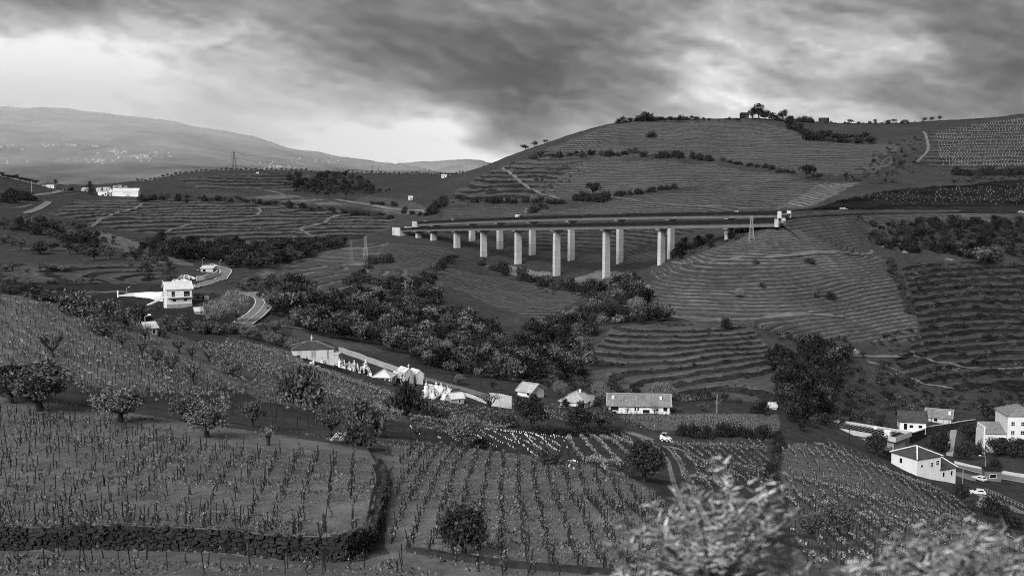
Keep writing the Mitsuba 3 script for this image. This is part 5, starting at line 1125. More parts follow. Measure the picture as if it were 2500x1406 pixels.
def limbs(r, h, spread, n, rad, twist=.3, sub=3, lean=0.0, tip=.25):
    """A trunk that forks into limbs; heights in units of the tree."""
    m = MB(); a0 = r.uniform(0, 2 * PI); p0 = np.array([0, 0, -.12]); p1 = np.array([lean * h, r.normal() * .05 * h, h])
    mid = (p0 + p1) / 2 + [r.normal() * .05 * h, r.normal() * .05 * h, 0]
    m.tube([p0, p0 * .6 + mid * .4 , mid, p1], [rad * 1.5, rad * 1.1, rad, rad * .85], 7)
    ends = []
    for k in range(n):
        a = a0 + 2 * PI * k / n + r.normal() * .3; out = spread * r.uniform(.5, 1.0); up = r.uniform(.35, .95)
        q = p1 + [math.cos(a) * out, math.sin(a) * out, up]; m1 = p1 * .5 + q * .5 + [math.cos(a) * out * .18, math.sin(a) * out * .18, -.06]
        m.tube([p1 - [0, 0, rad * .5], m1, q], [rad * .75, rad * .5, rad * tip], 5)
        for _ in range(sub):
            a2 = a + r.normal() * .8; t = r.uniform(.35, 1.0); s0 = m1 * (1 - t) + q * t; s1 = s0 + [math.cos(a2) * .35, math.sin(a2) * .35, r.uniform(.1, .5)]
            m.tube([s0, (s0 + s1) / 2 + r.normal(size=3) * .04, s1], [rad * .35, rad * .25, rad * .12], 4); ends.append(s1)
        ends.append(q)
    return m.mesh(), np.array(ends)
KIT = {}
def kit(name, builder, n):
    KIT[name] = [builder(np.random.default_rng(1000 + 17 * k + sum(map(ord, name)))) for k in range(n)]
def make(crown, trunk):
    return crown, trunk, mikit.ply(crown[:2], 'mat_leaf', False, color=crown[2]), (mikit.ply(trunk, 'mat_bark', 40) if trunk is not None else None)
# every kit is about 2 across and stands on z = 0; trees are scaled to the crown width and height wanted
def olive(r, n=3400, tone=.085, size=.075):
    t, e = limbs(r, .42, .62, 5, .10, lean=r.normal() * .12)
    c = clump_points(n, r, (1, 1, .82), 30, .64, .36, .1); c[:, 2] += 1.0
    return make(leaves(c, n, size, tone, r, lean=(0, 0, .25)), t)
kit('olive', olive, 5)
kit('olive_pale', lambda r: olive(r, 3200, .125, .07), 3)
kit('dark_tree', lambda r: olive(r, 3200, .036, .08), 3)
def bush(r, n=900, tone=.05, size=.105, z=.85):
    c = clump_points(n, r, (1, 1, z), 16, .62, .42, .9); c[:, 2] = np.abs(c[:, 2]) + .05
    m = MB()
    for k in range(5): a = r.uniform(0, 6.3); m.tube([[0, 0, -.1], [math.cos(a) * .25, math.sin(a) * .25, .4], [math.cos(a) * .5, math.sin(a) * .5, .8]], [.05, .04, .02], 4)
    return make(leaves(c, n, size, tone, r, lean=(0, 0, .3)), m.mesh())
kit('bush', bush, 4); kit('bush_dark', lambda r: bush(r, 800, .024), 4); kit('bush_pale', lambda r: bush(r, 900, .10), 3)
kit('thicket', lambda r: bush(r, 3200, .085, .085, .9), 3)
kit('white_bush', lambda r: bush(r, 500, .22, .09), 3)
def round_tree(r, n=420, tone=.036, size=.15, h=.5):
    m = MB(); m.tube([[0, 0, -.15], [r.normal() * .04, 0, h * .6], [0, 0, h + .4]], [.09, .07, .04], 5)
    for k in range(3): a = r.uniform(0, 6.3); m.tube([[0, 0, h], [math.cos(a) * .4, math.sin(a) * .4, h + .45]], [.05, .02], 4)
    c = clump_points(n, r, (1, 1, .85), 13, .6, .46, .2); c[:, 2] += h + .62
    return make(leaves(c, n, size, tone, r, lean=(0, 0, .3)), m.mesh())
kit('round_tree', round_tree, 5); kit('round_pale', lambda r: round_tree(r, 420, .075, .14), 4); kit('silhouette', lambda r: round_tree(r, 300, .02, .17, .7), 4)
def pollard(r, n=520, tone=.12):
    t, e = limbs(r, .62, .55, 6, .11, sub=4, lean=r.normal() * .15)
    i = r.integers(0, len(e), n); c = e[i] + r.normal(size=(n, 3)) * [.2, .2, .16]
    return make(leaves(c, n, .06, tone, r, lean=(0, 0, .5)), t)
kit('pollard', pollard, 5)
def bare(r):
    t, e = limbs(r, .45, .8, 8, .075, sub=9, tip=.18)
    i = r.integers(0, len(e), 260); c = e[i] + r.normal(size=(260, 3)) * .16
    return make(leaves(c, 260, .05, .06, r, lean=(0, 0, .5), slim=.2), t)
kit('bare', bare, 3)
def feather(r, n=1500, tone=.15):
    """A leafless fan of upright twigs."""
    t, e = limbs(r, .3, .5, 6, .06, sub=3)
    a, rr = r.uniform(0, 6.3, n), np.sqrt(r.uniform(0, 1, n)); z = r.uniform(.35, 1.0, n)
    w = .35 + .62 * np.sin(np.clip((z - .2) * 2.1, 0, PI))
    c = np.stack([np.cos(a) * rr * w, np.sin(a) * rr * w, z * 2.1 * (1 - .28 * rr ** 2)], 1)
    lean = np.stack([np.cos(a) * rr * .8, np.sin(a) * rr * .8, np.full(n, 2.2)], 1)
    return make(leaves(c, n, .13, tone, r, lean=lean, slim=.09), t)
kit('feather', feather, 3)
kit('feather_green', lambda r: feather(r, 2200, .19), 2)
def conifer(r):
    P = []; m = MB(); m.tube([[0, 0, -.2], [0, 0, 2], [0, 0, 4.2]], [.12, .09, .02], 6)
    for k in range(8):
        z = .7 + k * .45; L = (1 - k / 8.6)
        for j in range(8):
            a = j * PI / 4 + k * .3; tt = r.uniform(.1, 1, 34); c = np.stack([np.cos(a) * tt * L, np.sin(a) * tt * L, z + tt * L * .25], 1) + r.normal(size=(34, 3)) * .05
            P.append(leaves(c, 34, .11, .02, r)); m.tube([[0, 0, z], [math.cos(a) * L, math.sin(a) * L, z + L * .25]], [.03, .01], 3)
    return make(colored(P), m.mesh())
kit('conifer', conifer, 1)
def pine(r, n=1500):
    m = MB(); m.tube([[0, 0, -.2], [.05, 0, .9], [0, 0, 1.9]], [.10, .08, .05], 6)
    for k in range(5): a = r.uniform(0, 6.3); m.tube([[0, 0, 1.0 + .18 * k], [math.cos(a) * .6, math.sin(a) * .6, 1.5 + .2 * k]], [.05, .02], 4)
    c = clump_points(n, r, (1, 1, 1.5), 18, .62, .36, .1); c[:, 2] += 1.75
    return make(leaves(c, n, .11, .018, r), m.mesh())
kit('pine', pine, 3)
def stump(r):
    m = MB(); m.tube([[0, 0, -.1], [.03, 0, .5], [0, 0, .9]], [.22, .2, .24], 8)
    for k in range(6): a = k + r.normal() * .3; m.tube([[0, 0, .8], [math.cos(a) * .35, math.sin(a) * .35, 1.15], [math.cos(a) * .5, math.sin(a) * .5, 1.5]], [.1, .07, .05], 5)
    return m.mesh()

def plant(kitname, px, py, wpx, hpx, label, cat='tree', name='tree', y0=14, y1=1600, group=None, p=None, seed=None, sink=.0):
    """One tree or shrub standing at a ground point, its crown wpx wide and the whole hpx tall in photograph pixels there."""
    if p is None: p = spot(px, py, y0, y1)
    if np.isnan(p[1]): return None
    k = px_m(p); K = KIT[kitname]; crown, trunk, pc, pt = K[int(vr.integers(len(K)))]
    w = wpx * k / (np.percentile(np.abs(crown[0][:, 0]), 97) * 2); h = hpx * k / np.percentile(crown[0][:, 2], 98.5)
    M = T().translate([float(p[0]), float(p[1]), float(p[2] - sink)]).rotate([0, 0, 1], float(vr.uniform(0, 360))).scale([w, w, h])
    key = thing(name, label, cat, group)
    scene[f'{key}__crown'] = {**pc, 'to_world': M}
    if pt: scene[f'{key}__trunk'] = {**pt, 'to_world': M}
    return key

# olives and bushes among the near vineyards (each stands where the photograph shows its foot)
for a in [('dark_tree', 28, 985, 85, 95, 'dark olive tree at the western edge beside a larger one'), ('olive', 99, 1003, 150, 118, 'broad dense olive tree at the western edge of the walled field'), ('olive_pale', 293, 1030, 112, 88, 'spreading olive tree leaning over dark shade above the walled field'),
          ('olive', 455, 1030, 78, 66, 'round olive tree just behind the one with the forked dark trunk'), ('olive_pale', 508, 1067, 98, 82, 'pale olive tree with forked dark trunk at the field corner'), ('olive', 618, 1042, 48, 62, 'slim vase-shaped olive with twin trunks'),
          ('thicket', 745, 985, 108, 86, 'big rounded bush in the middle of the leafy vineyard'), ('olive', 805, 1064, 62, 78, 'olive tree with thin dark trunk beside the largest leafy bush'), ('thicket', 886, 1062, 98, 86, 'large speckled leafy bush by the white vine guards'), ('bush', 868, 1085, 90, 50, 'low feathery bush at the bank under the speckled bush'),
          ('bush_dark', 990, 1012, 80, 82, 'dark upright bush below the mausoleums'), ('pollard', 1018, 1073, 52, 44, 'short pollard olive among the white vine guards'), ('olive_pale', 1132, 1090, 84, 72, 'olive tree with black trunk at the head of the lower field'), ('dark_tree', 1296, 1048, 80, 84, 'tall dark round tree at the middle of the hedge bank'),
          ('dark_tree', 1410, 1058, 64, 66, 'dark tree next to the hedge end at the track'), ('olive', 1466, 1048, 60, 52, 'half shaded tree between the dark tree and the hedge end'), ('pollard', 1328, 1138, 68, 62, 'squat olive with black trunk at the lower field edge'), ('dark_tree', 1571, 1174, 84, 96, 'leaning round tree beside the farm track'),
          ('dark_tree', 1133, 1358, 112, 128, 'olive with several slender trunks inside the lower field'), ('olive', 2047, 1309, 76, 86, 'olive tree in the eastern vineyard above the arching branch'), ('olive', 1983, 1313, 70, 62, 'smaller olive beside the arching branch'), ('pollard', 1195, 1000, 66, 42, 'flat topped tree over the pale retaining wall'),
          ('bush', 1058, 1026, 60, 30, 'low wide bush below the lower cemetery plot'), ('bush', 1230, 1040, 70, 30, 'low wide bush left of the tall dark round tree'), ('bush', 1345, 1130, 90, 22, 'grassy clump around the squat olive'), ('bush', 1175, 1092, 70, 24, 'grassy mound right of the black trunk olive')]:
    plant(*a, y0=40, y1=420, name='olive_tree' if 'olive' in a[5] or 'tree' in a[5] else 'bush', cat='tree' if ('olive' in a[5] or 'tree' in a[5]) else 'bush')
for a in [(128, 872, 62, 66, 'bare'), (300, 850, 48, 44, 'pollard'), (347, 872, 42, 46, 'pollard'), (382, 890, 50, 44, 'bare'), (437, 862, 52, 40, 'pollard'), (468, 879, 48, 42, 'pollard'), (509, 882, 38, 32, 'pollard'), (420, 913, 46, 58, 'bare'), (473, 938, 62, 62, 'pollard'), (567, 917, 54, 40, 'olive_pale'), (273, 828, 52, 46, 'pollard'), (355, 814, 48, 44, 'pollard'), (250, 800, 60, 50, 'olive'), (215, 790, 56, 48, 'pollard'), (320, 790, 60, 48, 'olive')]:
    pass
_pl = [(128, 872, 62, 66, 'bare', 'bare branching tree at the edge of the western leafy vineyard'), (300, 850, 48, 44, 'pollard', 'bent pollard tree high on the vineyard brow'), (347, 872, 42, 46, 'pollard', 'tall stemmed pollard on the brow'), (382, 890, 50, 44, 'bare', 'bare fan-shaped tree on the brow'), (437, 862, 52, 40, 'pollard', 'pollard with spread arms under the bushes of the brow'),
       (468, 879, 48, 42, 'pollard', 'pollard with thick forked trunk on the brow'), (509, 882, 38, 32, 'pollard', 'small pollard at the end of the brow trees'), (420, 913, 46, 58, 'bare', 'thin twiggy tree below the brow pollards'), (473, 938, 62, 62, 'pollard', 'leaning pollard with a fallen log at its foot'), (567, 917, 54, 40, 'olive_pale', 'pale small tree amid the leafy vineyard'),
       (273, 828, 52, 46, 'pollard', 'twiggy tree beside the stone hut path'), (355, 832, 48, 44, 'pollard', 'gnarled tree against the stone hut')]
for x, y, w, h, kt, lab in _pl: plant(kt, x, y, w, h, lab, 'tree', 'pollard_tree', 100, 330)
p = spot(655, 1087, 80, 200); key = thing('pollard_stump', 'thick stump sprouting pale shoots below the vase-shaped olive', 'stump'); s_ = 40 * px_m(p) / 2.0
put(f'{key}__trunk', stump(vr), 'mat_bark', 40, to_world=T().translate(p.tolist()).scale(float(s_ * 1.1)))
c = vr.normal(size=(260, 3)) * [.45, .45, .3] + [0, 0, 1.6]; lv = leaves(c, 260, .12, .2, vr, lean=(0, 0, 1.2), slim=.25); put(f'{key}__foliage', lv[:2], 'mat_leaf', False, color=lv[2], to_world=T().translate(p.tolist()).scale(float(s_ * 1.1)))
p = spot(535, 952, 100, 250); q = spot(572, 962, 100, 250); key = thing('fallen_log', 'fallen dark log on the grass under the leaning pollard', 'log'); b = MB(); b.tube([p + [0, 0, .3], (p + q) / 2 + [0, 0, .5], q + [0, 0, .25]], [.28, .26, .15], 7); put(key, b.mesh(), 'mat_bark', 40)
p = spot(828, 1078, 90, 250); key = thing('plank_heap', 'small heap of pale planks leaning on the bank', 'plank heap')
for i in range(7): b = MB(); b.bar(p + [-1.0 + .28 * i, 0, .1], p + [-.4 + .28 * i, 1.2, .75], .2, .05); part(key, 'plank', b.mesh(), 'mat_metal')
# brow thickets and the two pale fan trees
for i, (x, y, w, h, kt) in enumerate([(150, 742, 90, 34, 'bush_pale'), (90, 728, 70, 22, 'bush'), (185, 765, 80, 44, 'thicket'), (230, 790, 70, 44, 'bush_pale'), (265, 775, 60, 40, 'thicket'), (300, 800, 70, 44, 'bush_pale'), (335, 785, 50, 40, 'bush'), (20, 716, 50, 16, 'bush'), (390, 820, 40, 24, 'bush_pale'), (205, 745, 60, 34, 'bush_pale'), (245, 815, 50, 40, 'thicket')]):
    plant(kt, x, y, w, h, 'pale scrubby bush on the brow west of the hut', 'bush', 'brow_bush', 120, 330, 'scrub along the western brow')
for x, y, w, h, kt, lab in [(527, 795, 66, 62, 'feather_green', 'lower of two pale fan-shaped trees by the road bend'), (577, 786, 66, 78, 'feather_green', 'taller fan-shaped tree standing at the road bend'), (1610, 990, 66, 58, 'feather', 'pale leafless fan tree behind the long white house'), (1465, 985, 44, 52, 'feather', 'pale twiggy tree between the hipped cottage and the long house'), (1366, 968, 34, 40, 'feather', 'pale narrow twiggy tree beyond the gabled cottage'), (345, 790, 52, 34, 'thicket', 'dome-shaped shrub behind the brow lamp post'), (1555, 772, 40, 46, 'feather_green', 'pale tree at the corner of the terrace path'), (1090, 870, 30, 40, 'feather_green', 'pale poplar in the valley wood')]:
    plant(kt, x, y, w, h, lab, 'tree', 'fan_tree', 200, 640)
for x, y, w, h in [(410, 806, 44, 32), (442, 808, 50, 34), (478, 812, 50, 26), (518, 812, 54, 26), (562, 812, 40, 22)]: plant('thicket', x, y, w, h, 'clipped bush in the hedge row above the leafy vineyard', 'bush', 'hedge_bush', 200, 360, 'bushes of the hedge row')
for i, (x, y) in enumerate([(585, 822), (603, 826), (622, 830), (641, 834), (660, 840), (678, 846), (695, 850), (712, 858), (732, 868), (650, 812), (672, 814)]): plant('olive_pale' if i % 3 else 'pollard', x, y, 30, 30, 'olive of the row leading to the chapel', 'tree', 'row_olive', 220, 400, 'olive row leading to the chapel')
for a in [(2140, 1112, 52, 56, 'dark_tree', 'round dark tree in front of the flat-roofed building'), (2168, 1122, 30, 30, 'bush_dark', 'smaller shrub at the corner of the hipped house'), (2358, 1122, 42, 44, 'dark_tree', 'dark tree below the retaining wall by the village road'), (2290, 1100, 52, 48, 'bush_dark', 'dark bush against the curved retaining wall'), (2370, 1080, 46, 50, 'dark_tree', 'tree left of the tall white building'),
          (2398, 1108, 36, 34, 'bush_dark', 'dark shrub under the white wing'), (2440, 1112, 60, 44, 'dark_tree', 'dark spreading tree below the white wing'), (2485, 1118, 56, 48, 'dark_tree', 'dark tree before the doors of the tall building'), (2430, 1142, 30, 26, 'bush_dark', 'shrub above the dark kiosk'), (2300, 1012, 50, 34, 'round_tree', 'leafy tree behind the two upper houses'), (2410, 1030, 60, 44, 'round_tree', 'broad tree beside the roof of the tall building'),
          (2346, 1215, 40, 34, 'bush_dark', 'dark shrub under the low annexe'), (2430, 1262, 60, 50, 'bush_dark', 'shrub below the pale lane railing'), (2400, 1240, 40, 26, 'white_bush', 'white flowering shrub near the hidden car'), (2475, 1290, 50, 40, 'bush_dark', 'dark shrub at the frame edge under the lane'), (2365, 1240, 36, 22, 'bush', 'low shrub at the vineyard corner'),
          (1275, 966, 22, 20, 'pollard', 'small pruned tree before the gabled cottage'), (1379, 992, 20, 20, 'bush_dark', 'first clipped shrub before the hipped cottage'), (1420, 1000, 22, 22, 'bush_dark', 'second clipped shrub before the hipped cottage'), (1458, 1004, 34, 26, 'bush_dark', 'shrub between annexe and long house'), (1480, 1012, 30, 18, 'bush_dark', 'low shrub at the west end of the long house'),
          (1532, 1012, 16, 20, 'pollard', 'pruned tree before the shutters of the long house'), (1598, 1010, 20, 22, 'pollard', 'pruned tree before the garage window'), (1622, 1010, 20, 22, 'pollard', 'pruned tree at the east end of the long house'), (1661, 1008, 16, 16, 'pollard', 'small pruned tree east of the long house'), (1716, 1004, 26, 20, 'round_pale', 'pale round tree near the pale pole'),
          (1855, 1010, 46, 32, 'bush_dark', 'dark bush at the dark pole'), (1120, 938, 26, 24, 'olive_pale', 'small olive on the bank behind the road'), (1205, 952, 22, 22, 'round_tree', 'small dark tree beside the gabled cottage'), (1100, 915, 40, 34, 'round_pale', 'pale tree at the edge of the valley wood')]:
    plant(a[4], a[0], a[1], a[2], a[3], a[5], 'tree' if 'tree' in a[5] or 'olive' in a[5] else 'shrub', 'garden_tree' if 'tree' in a[5] or 'olive' in a[5] else 'garden_shrub', 150, 520)
def hedge(pts, n, w, h, kits, label, group, y0, y1, jx=4, jy=2, name='shrub', cat='shrub', pw=(.7, 1.3)):
    if y0 >= 440: w, h = w * 1.3, h * 1.35
    P = np.array(pts, float); t = np.concatenate([[0], np.cumsum(np.linalg.norm(np.diff(P, axis=0), axis=1))]); q = (np.arange(n) + .5 + vr.uniform(-.3, .3, n)) / n * t[-1]
    for x, y in zip(np.interp(q, t, P[:, 0]) + vr.normal(0, jx, n), np.interp(q, t, P[:, 1]) + vr.normal(0, jy, n)):
        plant(kits[int(vr.integers(len(kits)))], x, y, w * vr.uniform(*pw), h * vr.uniform(*pw), label, cat, name, y0, y1, group)
hedge([(1300, 1056), (1400, 1062), (1520, 1062)], 9, 42, 22, ['bush_dark'], 'dark hedge shrub at the bank above the staked rows', 'dark hedge west of the track', 120, 330, 3, 2, 'hedge_shrub')
hedge([(1645, 1062), (1700, 1066), (1780, 1068), (1860, 1070), (1900, 1074)], 12, 40, 26, ['bush_dark'], 'dark hedge shrub behind the skid loader', 'dark hedge behind the skid loader', 150, 330, 3, 2, 'hedge_shrub')
hedge([(1900, 1080), (1890, 1120), (1885, 1180)], 8, 30, 22, ['bush', 'bush_dark'], 'weedy shrub in the ditch between the two eastern vineyards', 'shrubs in the ditch', 90, 300, 3, 2, 'ditch_shrub')
hedge([(926, 1140), (938, 1180), (926, 1235), (905, 1300), (880, 1350), (860, 1372)], 18, 30, 24, ['bush', 'bush_dark', 'thicket'], 'shrub overgrowing the corner of the field wall', 'shrubs on the field wall', 50, 130, 6, 4, 'wall_shrub')
hedge([(1110, 632), (1085, 652), (1050, 680), (1020, 700)], 9, 18, 14, ['bush_dark', 'round_tree'], 'dark shrub of the hedge climbing to the viaduct', 'hedge climbing to the viaduct', 500, 860)
hedge([(960, 640), (900, 650), (870, 690), (840, 700)], 9, 18, 13, ['bush', 'bush_dark'], 'shrub of the hedge on the spur', 'hedge on the spur', 480, 860)
hedge([(860, 690), (960, 692), (1010, 694)], 8, 20, 14, ['bush_dark', 'round_tree'], 'shrub of the lower hedge on the spur', 'lower hedge on the spur', 450, 760)
hedge([(1180, 650), (1260, 672), (1330, 700), (1400, 712), (1480, 706)], 18, 24, 16, ['bush_dark', 'bush'], 'dark shrub below the tall piers', 'shrubs below the piers', 500, 760, 6, 4)
hedge([(1560, 380), (1600, 384), (1680, 388), (1770, 396)], 14, 16, 10, ['bush_dark', 'round_tree'], 'dark shrub of the upper hedgerow on the great hill', 'upper hedgerow of the great hill', 900, 1300, 4, 1.5)
hedge([(1290, 390), (1340, 385), (1400, 381), (1470, 379), (1560, 377)], 18, 13, 9, ['bush_dark', 'silhouette', 'bush'], 'dark shrub of the hedge on the western shoulder of the hill', 'hedge on the western shoulder', 950, 1300, 4, 2)
hedge([(2330, 430), (2420, 426), (2515, 425)], 15, 18, 11, ['bush_dark'], 'dark shrub of the hedge above the dark cutting', 'hedge above the dark cutting', 850, 1150, 3, 1.5)
hedge([(1770, 396), (1850, 410), (1950, 426)], 10, 12, 7, ['bush_dark'], 'small shrub of the hedgerow leading to the big hill tree', 'hedgerow leading to the big hill tree', 900, 1300, 3, 1)
hedge([(1108, 492), (1180, 495), (1270, 496), (1330, 497), (1380, 500)], 22, 12, 9, ['round_tree', 'bush_dark'], 'round dark bush in the row under the western terraces', 'bush row under the terraces', 820, 1150, 2, 1)
hedge([(1500, 480), (1560, 474), (1650, 460)], 10, 14, 8, ['bush_dark'], 'shrub of the middle hedge on the great hill', 'middle hedge of the great hill', 850, 1200, 3, 1)
hedge([(1290, 522), (1310, 512), (1335, 505)], 6, 14, 10, ['bush', 'bush_dark'], 'bush above the lamp of the far viaduct', 'bushes above the viaduct lamp', 800, 1100, 3, 2)
hedge([(1400, 492), (1430, 490), (1470, 492), (1495, 488)], 6, 20, 15, ['bush_dark'], 'dark bush at the foot of the western hill tree', 'bushes at the foot of the hill tree', 850, 1200, 3, 1.5)
for a in [(1447, 480, 40, 34, 'western hill tree, dark and round above the viaduct'), (1970, 437, 44, 34, 'big dark tree alone in the vineyard of the great hill'), (1590, 335, 24, 14, 'dark bush alone on the top vineyard'), (1995, 440, 26, 16, 'smaller tree leaning on the big hill tree')]: plant('silhouette' if 'bush' not in a[4] else 'bush_dark', a[0], a[1], a[2], a[3], a[4], 'tree', 'hill_tree', 800, 1350)
hedge([(1970, 342), (2040, 346), (2140, 350)], 13, 24, 15, ['bush_dark', 'silhouette'], 'dark shrub in the thicket beneath the round ruin', 'thicket beneath the round ruin', 900, 1350, 4, 3)
hedge([(1920, 312), (1945, 322), (1975, 332)], 7, 18, 14, ['silhouette'], 'dark tree on the slope between pines and ruin', 'trees between pines and ruin', 950, 1350, 3, 2, 'hill_tree', 'tree')
for x, w, h, kt in [(1520, 18, 14, 'silhouette'), (1540, 16, 10, 'silhouette'), (1562, 22, 16, 'silhouette'), (1575, 30, 24, 'silhouette'), (1590, 22, 16, 'silhouette'), (1608, 18, 12, 'silhouette'), (1622, 16, 10, 'silhouette'), (1638, 16, 10, 'silhouette'), (1654, 20, 12, 'silhouette'), (1668, 14, 10, 'silhouette'), (1703, 13, 13, 'silhouette'), (1717, 10, 11, 'silhouette'), (1732, 10, 9, 'silhouette'), (1755, 7, 6, 'silhouette'), (1782, 8, 12, 'silhouette'), (1802, 16, 9, 'silhouette')]:
    plant(kt, x, 298, w, h, 'small dark tree in the line along the western crest', 'tree', 'crest_tree', 1000, 1400, 'tree line on the western crest', p=None if True else None) if not np.isnan(spot(x, 300, 1000, 1400)[1]) else plant(kt, x, 306, w, h, 'small dark tree in the line along the western crest', 'tree', 'crest_tree', 1000, 1400, 'tree line on the western crest')
for x, w, h, lab in [(1838, 22, 34, 'tall pine nearest the dark stone house'), (1853, 26, 44, 'tallest pine on the skyline of the great hill'), (1868, 22, 28, 'lower pine east of the tallest'), (1912, 22, 32, 'lone pine at the bend of the crest')]: c = crest(x); plant('pine', c[0], c[1] + 2, w, h * .85, lab, 'pine', 'pine_tree', 900, 1500)
for x, w, h in [(1884, 24, 18), (1896, 18, 12), (1928, 16, 14)]: c = crest(x); plant('silhouette', c[0], c[1], w, h, 'dark bushy tree between the crest pines', 'tree', 'crest_tree', 900, 1500, 'trees between the crest pines')
for x, w, h, lab in [(2078, 16, 11, 'round tree alone on the crest east of the ruin'), (2137, 9, 11, 'tiny upright tree on the crest'), (2166, 16, 9, 'flat tree on the crest beside the pale path hill'), (2183, 13, 10, 'second flat tree near the pale path hill'), (2208, 18, 9, 'wide low bush on the crest'), (2258, 11, 11, 'first of three trees by the eastern hill shoulder'), (2275, 13, 12, 'second of three trees by the eastern hill shoulder'), (2294, 11, 13, 'third of three trees by the eastern hill shoulder'), (1283, 22, 14, 'wind-bent tree at the western shoulder of the hill'), (1305, 16, 16, 'second tree at the western shoulder of the hill'), (1330, 14, 10, 'small bush above the western shoulder')]:
    c = crest(x); plant('silhouette', c[0], c[1], w, h, lab, 'tree', 'crest_tree', 900, 1500)
for x in np.concatenate([np.linspace(1510, 1700, 30), np.linspace(1872, 1985, 16), np.linspace(2045, 2250, 14)]):
    c = crest(x + vr.normal() * 3); h_ = vr.uniform(6, 13) if x < 1700 else vr.uniform(7, 15) if x < 2000 else vr.uniform(3, 8)
    plant('bush_dark' if vr.random() < .6 else 'silhouette', c[0], c[1] + 1, h_ * vr.uniform(1.1, 1.7), h_, 'dark bush on the crest line of the great hill', 'bush', 'crest_bush', 900, 1500, 'bushes along the crest line')
def crest_row(xs, w, h, lab, group, y0=900, y1=1600):
    for x in xs:
        c = crest(x, y0, y1)
        if c: plant('silhouette', c[0], c[1], w * vr.uniform(.7, 1.3), h * vr.uniform(.7, 1.3), lab, 'tree', 'ridge_tree', y0, y1, group)
crest_row(np.concatenate([np.linspace(985, 1130, 22), np.linspace(850, 975, 12)]), 7, 6, 'tiny round tree in the row along the middle ridge', 'tree row on the middle ridge')
crest_row(np.concatenate([np.linspace(335, 450, 12), np.linspace(455, 760, 26)]), 8, 6, 'tiny dark tree on the ridge line near the pylon', 'trees on the ridge near the pylon')
crest_row([4, 10, 18, 26, 33, 40, 49, 63, 72, 79, 89, 137], 14, 12, 'round dark tree stepping down the western skyline', 'tree row on the western skyline', 800, 1200)
plant('conifer', 220, 474, 22, 30, 'tall tiered dark conifer beside the winery hamlet', 'conifer', 'conifer_tree', 900, 1300)
hedge([(350, 488), (450, 490), (560, 492), (700, 503), (830, 520), (960, 534)], 44, 13, 9, ['bush_dark', 'round_tree'], 'dark bush in the long hedge above the winery vineyard', 'long hedge above the winery vineyard', 850, 1250, 3, 1.5)
hedge([(60, 482), (40, 488), (10, 492)], 8, 24, 16, ['bush_dark', 'silhouette'], 'dark tree by the western lane', 'trees by the western lane', 780, 1200, 6, 3, 'lane_tree', 'tree')
hedge([(900, 500), (960, 505), (1000, 522), (1050, 530)], 9, 10, 7, ['bush_dark'], 'bush along the access road west of the viaduct', 'bushes along the access road', 850, 1250, 4, 2)
hedge([(1090, 492), (1070, 505), (1055, 520)], 7, 18, 14, ['bush_dark', 'round_tree'], 'dark shrub in the cutting before the viaduct', 'shrubs in the cutting', 800, 1200, 4, 3)
hedge([(2172, 640), (2185, 680), (2200, 705), (2212, 740), (2225, 775)], 12, 18, 14, ['round_tree', 'bush'], 'round bush in the chain bounding the terraced slope', 'bush chain beside the terraced slope', 440, 700, 3, 3)
hedge([(2110, 560), (2050, 565), (2075, 555)], 4, 24, 20, ['bush_dark'], 'dark bush at the top of the terraced slope', 'bushes at the slope top', 560, 780, 4, 3)
for a in [(1805, 726, 22, 24, 'feather_green', 'pale twiggy tree in the middle of the terraced slope'), (1990, 728, 26, 20, 'round_pale', 'pale tree low on the terraced slope'), (2026, 730, 26, 16, 'bush_dark', 'dark bush next to the pale tree'), (1975, 640, 30, 12, 'bush', 'low bush on the path across the slope'), (1846, 642, 18, 10, 'bush', 'small bush west on the slope path'), (2400, 650, 66, 48, 'round_pale', 'large pale domed tree on the eastern slope'), (1770, 800, 28, 24, 'bush_dark', 'dark bush at the end of the pale path'), (1860, 700, 20, 12, 'bush', 'bush on the lower lines of the slope')]:
    plant(a[4], a[0], a[1], a[2], a[3], a[5], 'tree' if 'tree' in a[5] else 'bush', 'slope_tree' if 'tree' in a[5] else 'slope_bush', 440, 780)
for y, x0, x1, n in [(692, 5, 240, 10), (662, 0, 180, 7)]: hedge([(x0, y), (x1, y + 3)], n, 24, 15, ['olive_pale', 'round_pale'], 'pale olive in the rows on the western slope', 'olives on the western slope', 400, 800, 3, 1.5, 'slope_olive', 'tree')
hedge([(20, 720), (80, 716), (140, 716), (200, 722)], 8, 26, 18, ['bush', 'bush_dark'], 'shrub along the bottom of the western terraces', 'shrubs under the western terraces', 380, 520, 5, 2)
hedge([(0, 560), (80, 565), (170, 580), (240, 600)], 14, 30, 20, ['round_tree', 'round_pale', 'bush_dark'], 'tree of the loose orchard on the western slope', 'orchard on the western slope', 520, 900, 6, 6, 'orchard_tree', 'tree')
hedge([(0, 600), (80, 612), (180, 620), (290, 640)], 12, 28, 18, ['round_pale', 'round_tree'], 'olive of the lower orchard on the western slope', 'lower orchard on the western slope', 480, 800, 6, 5, 'orchard_tree', 'tree')

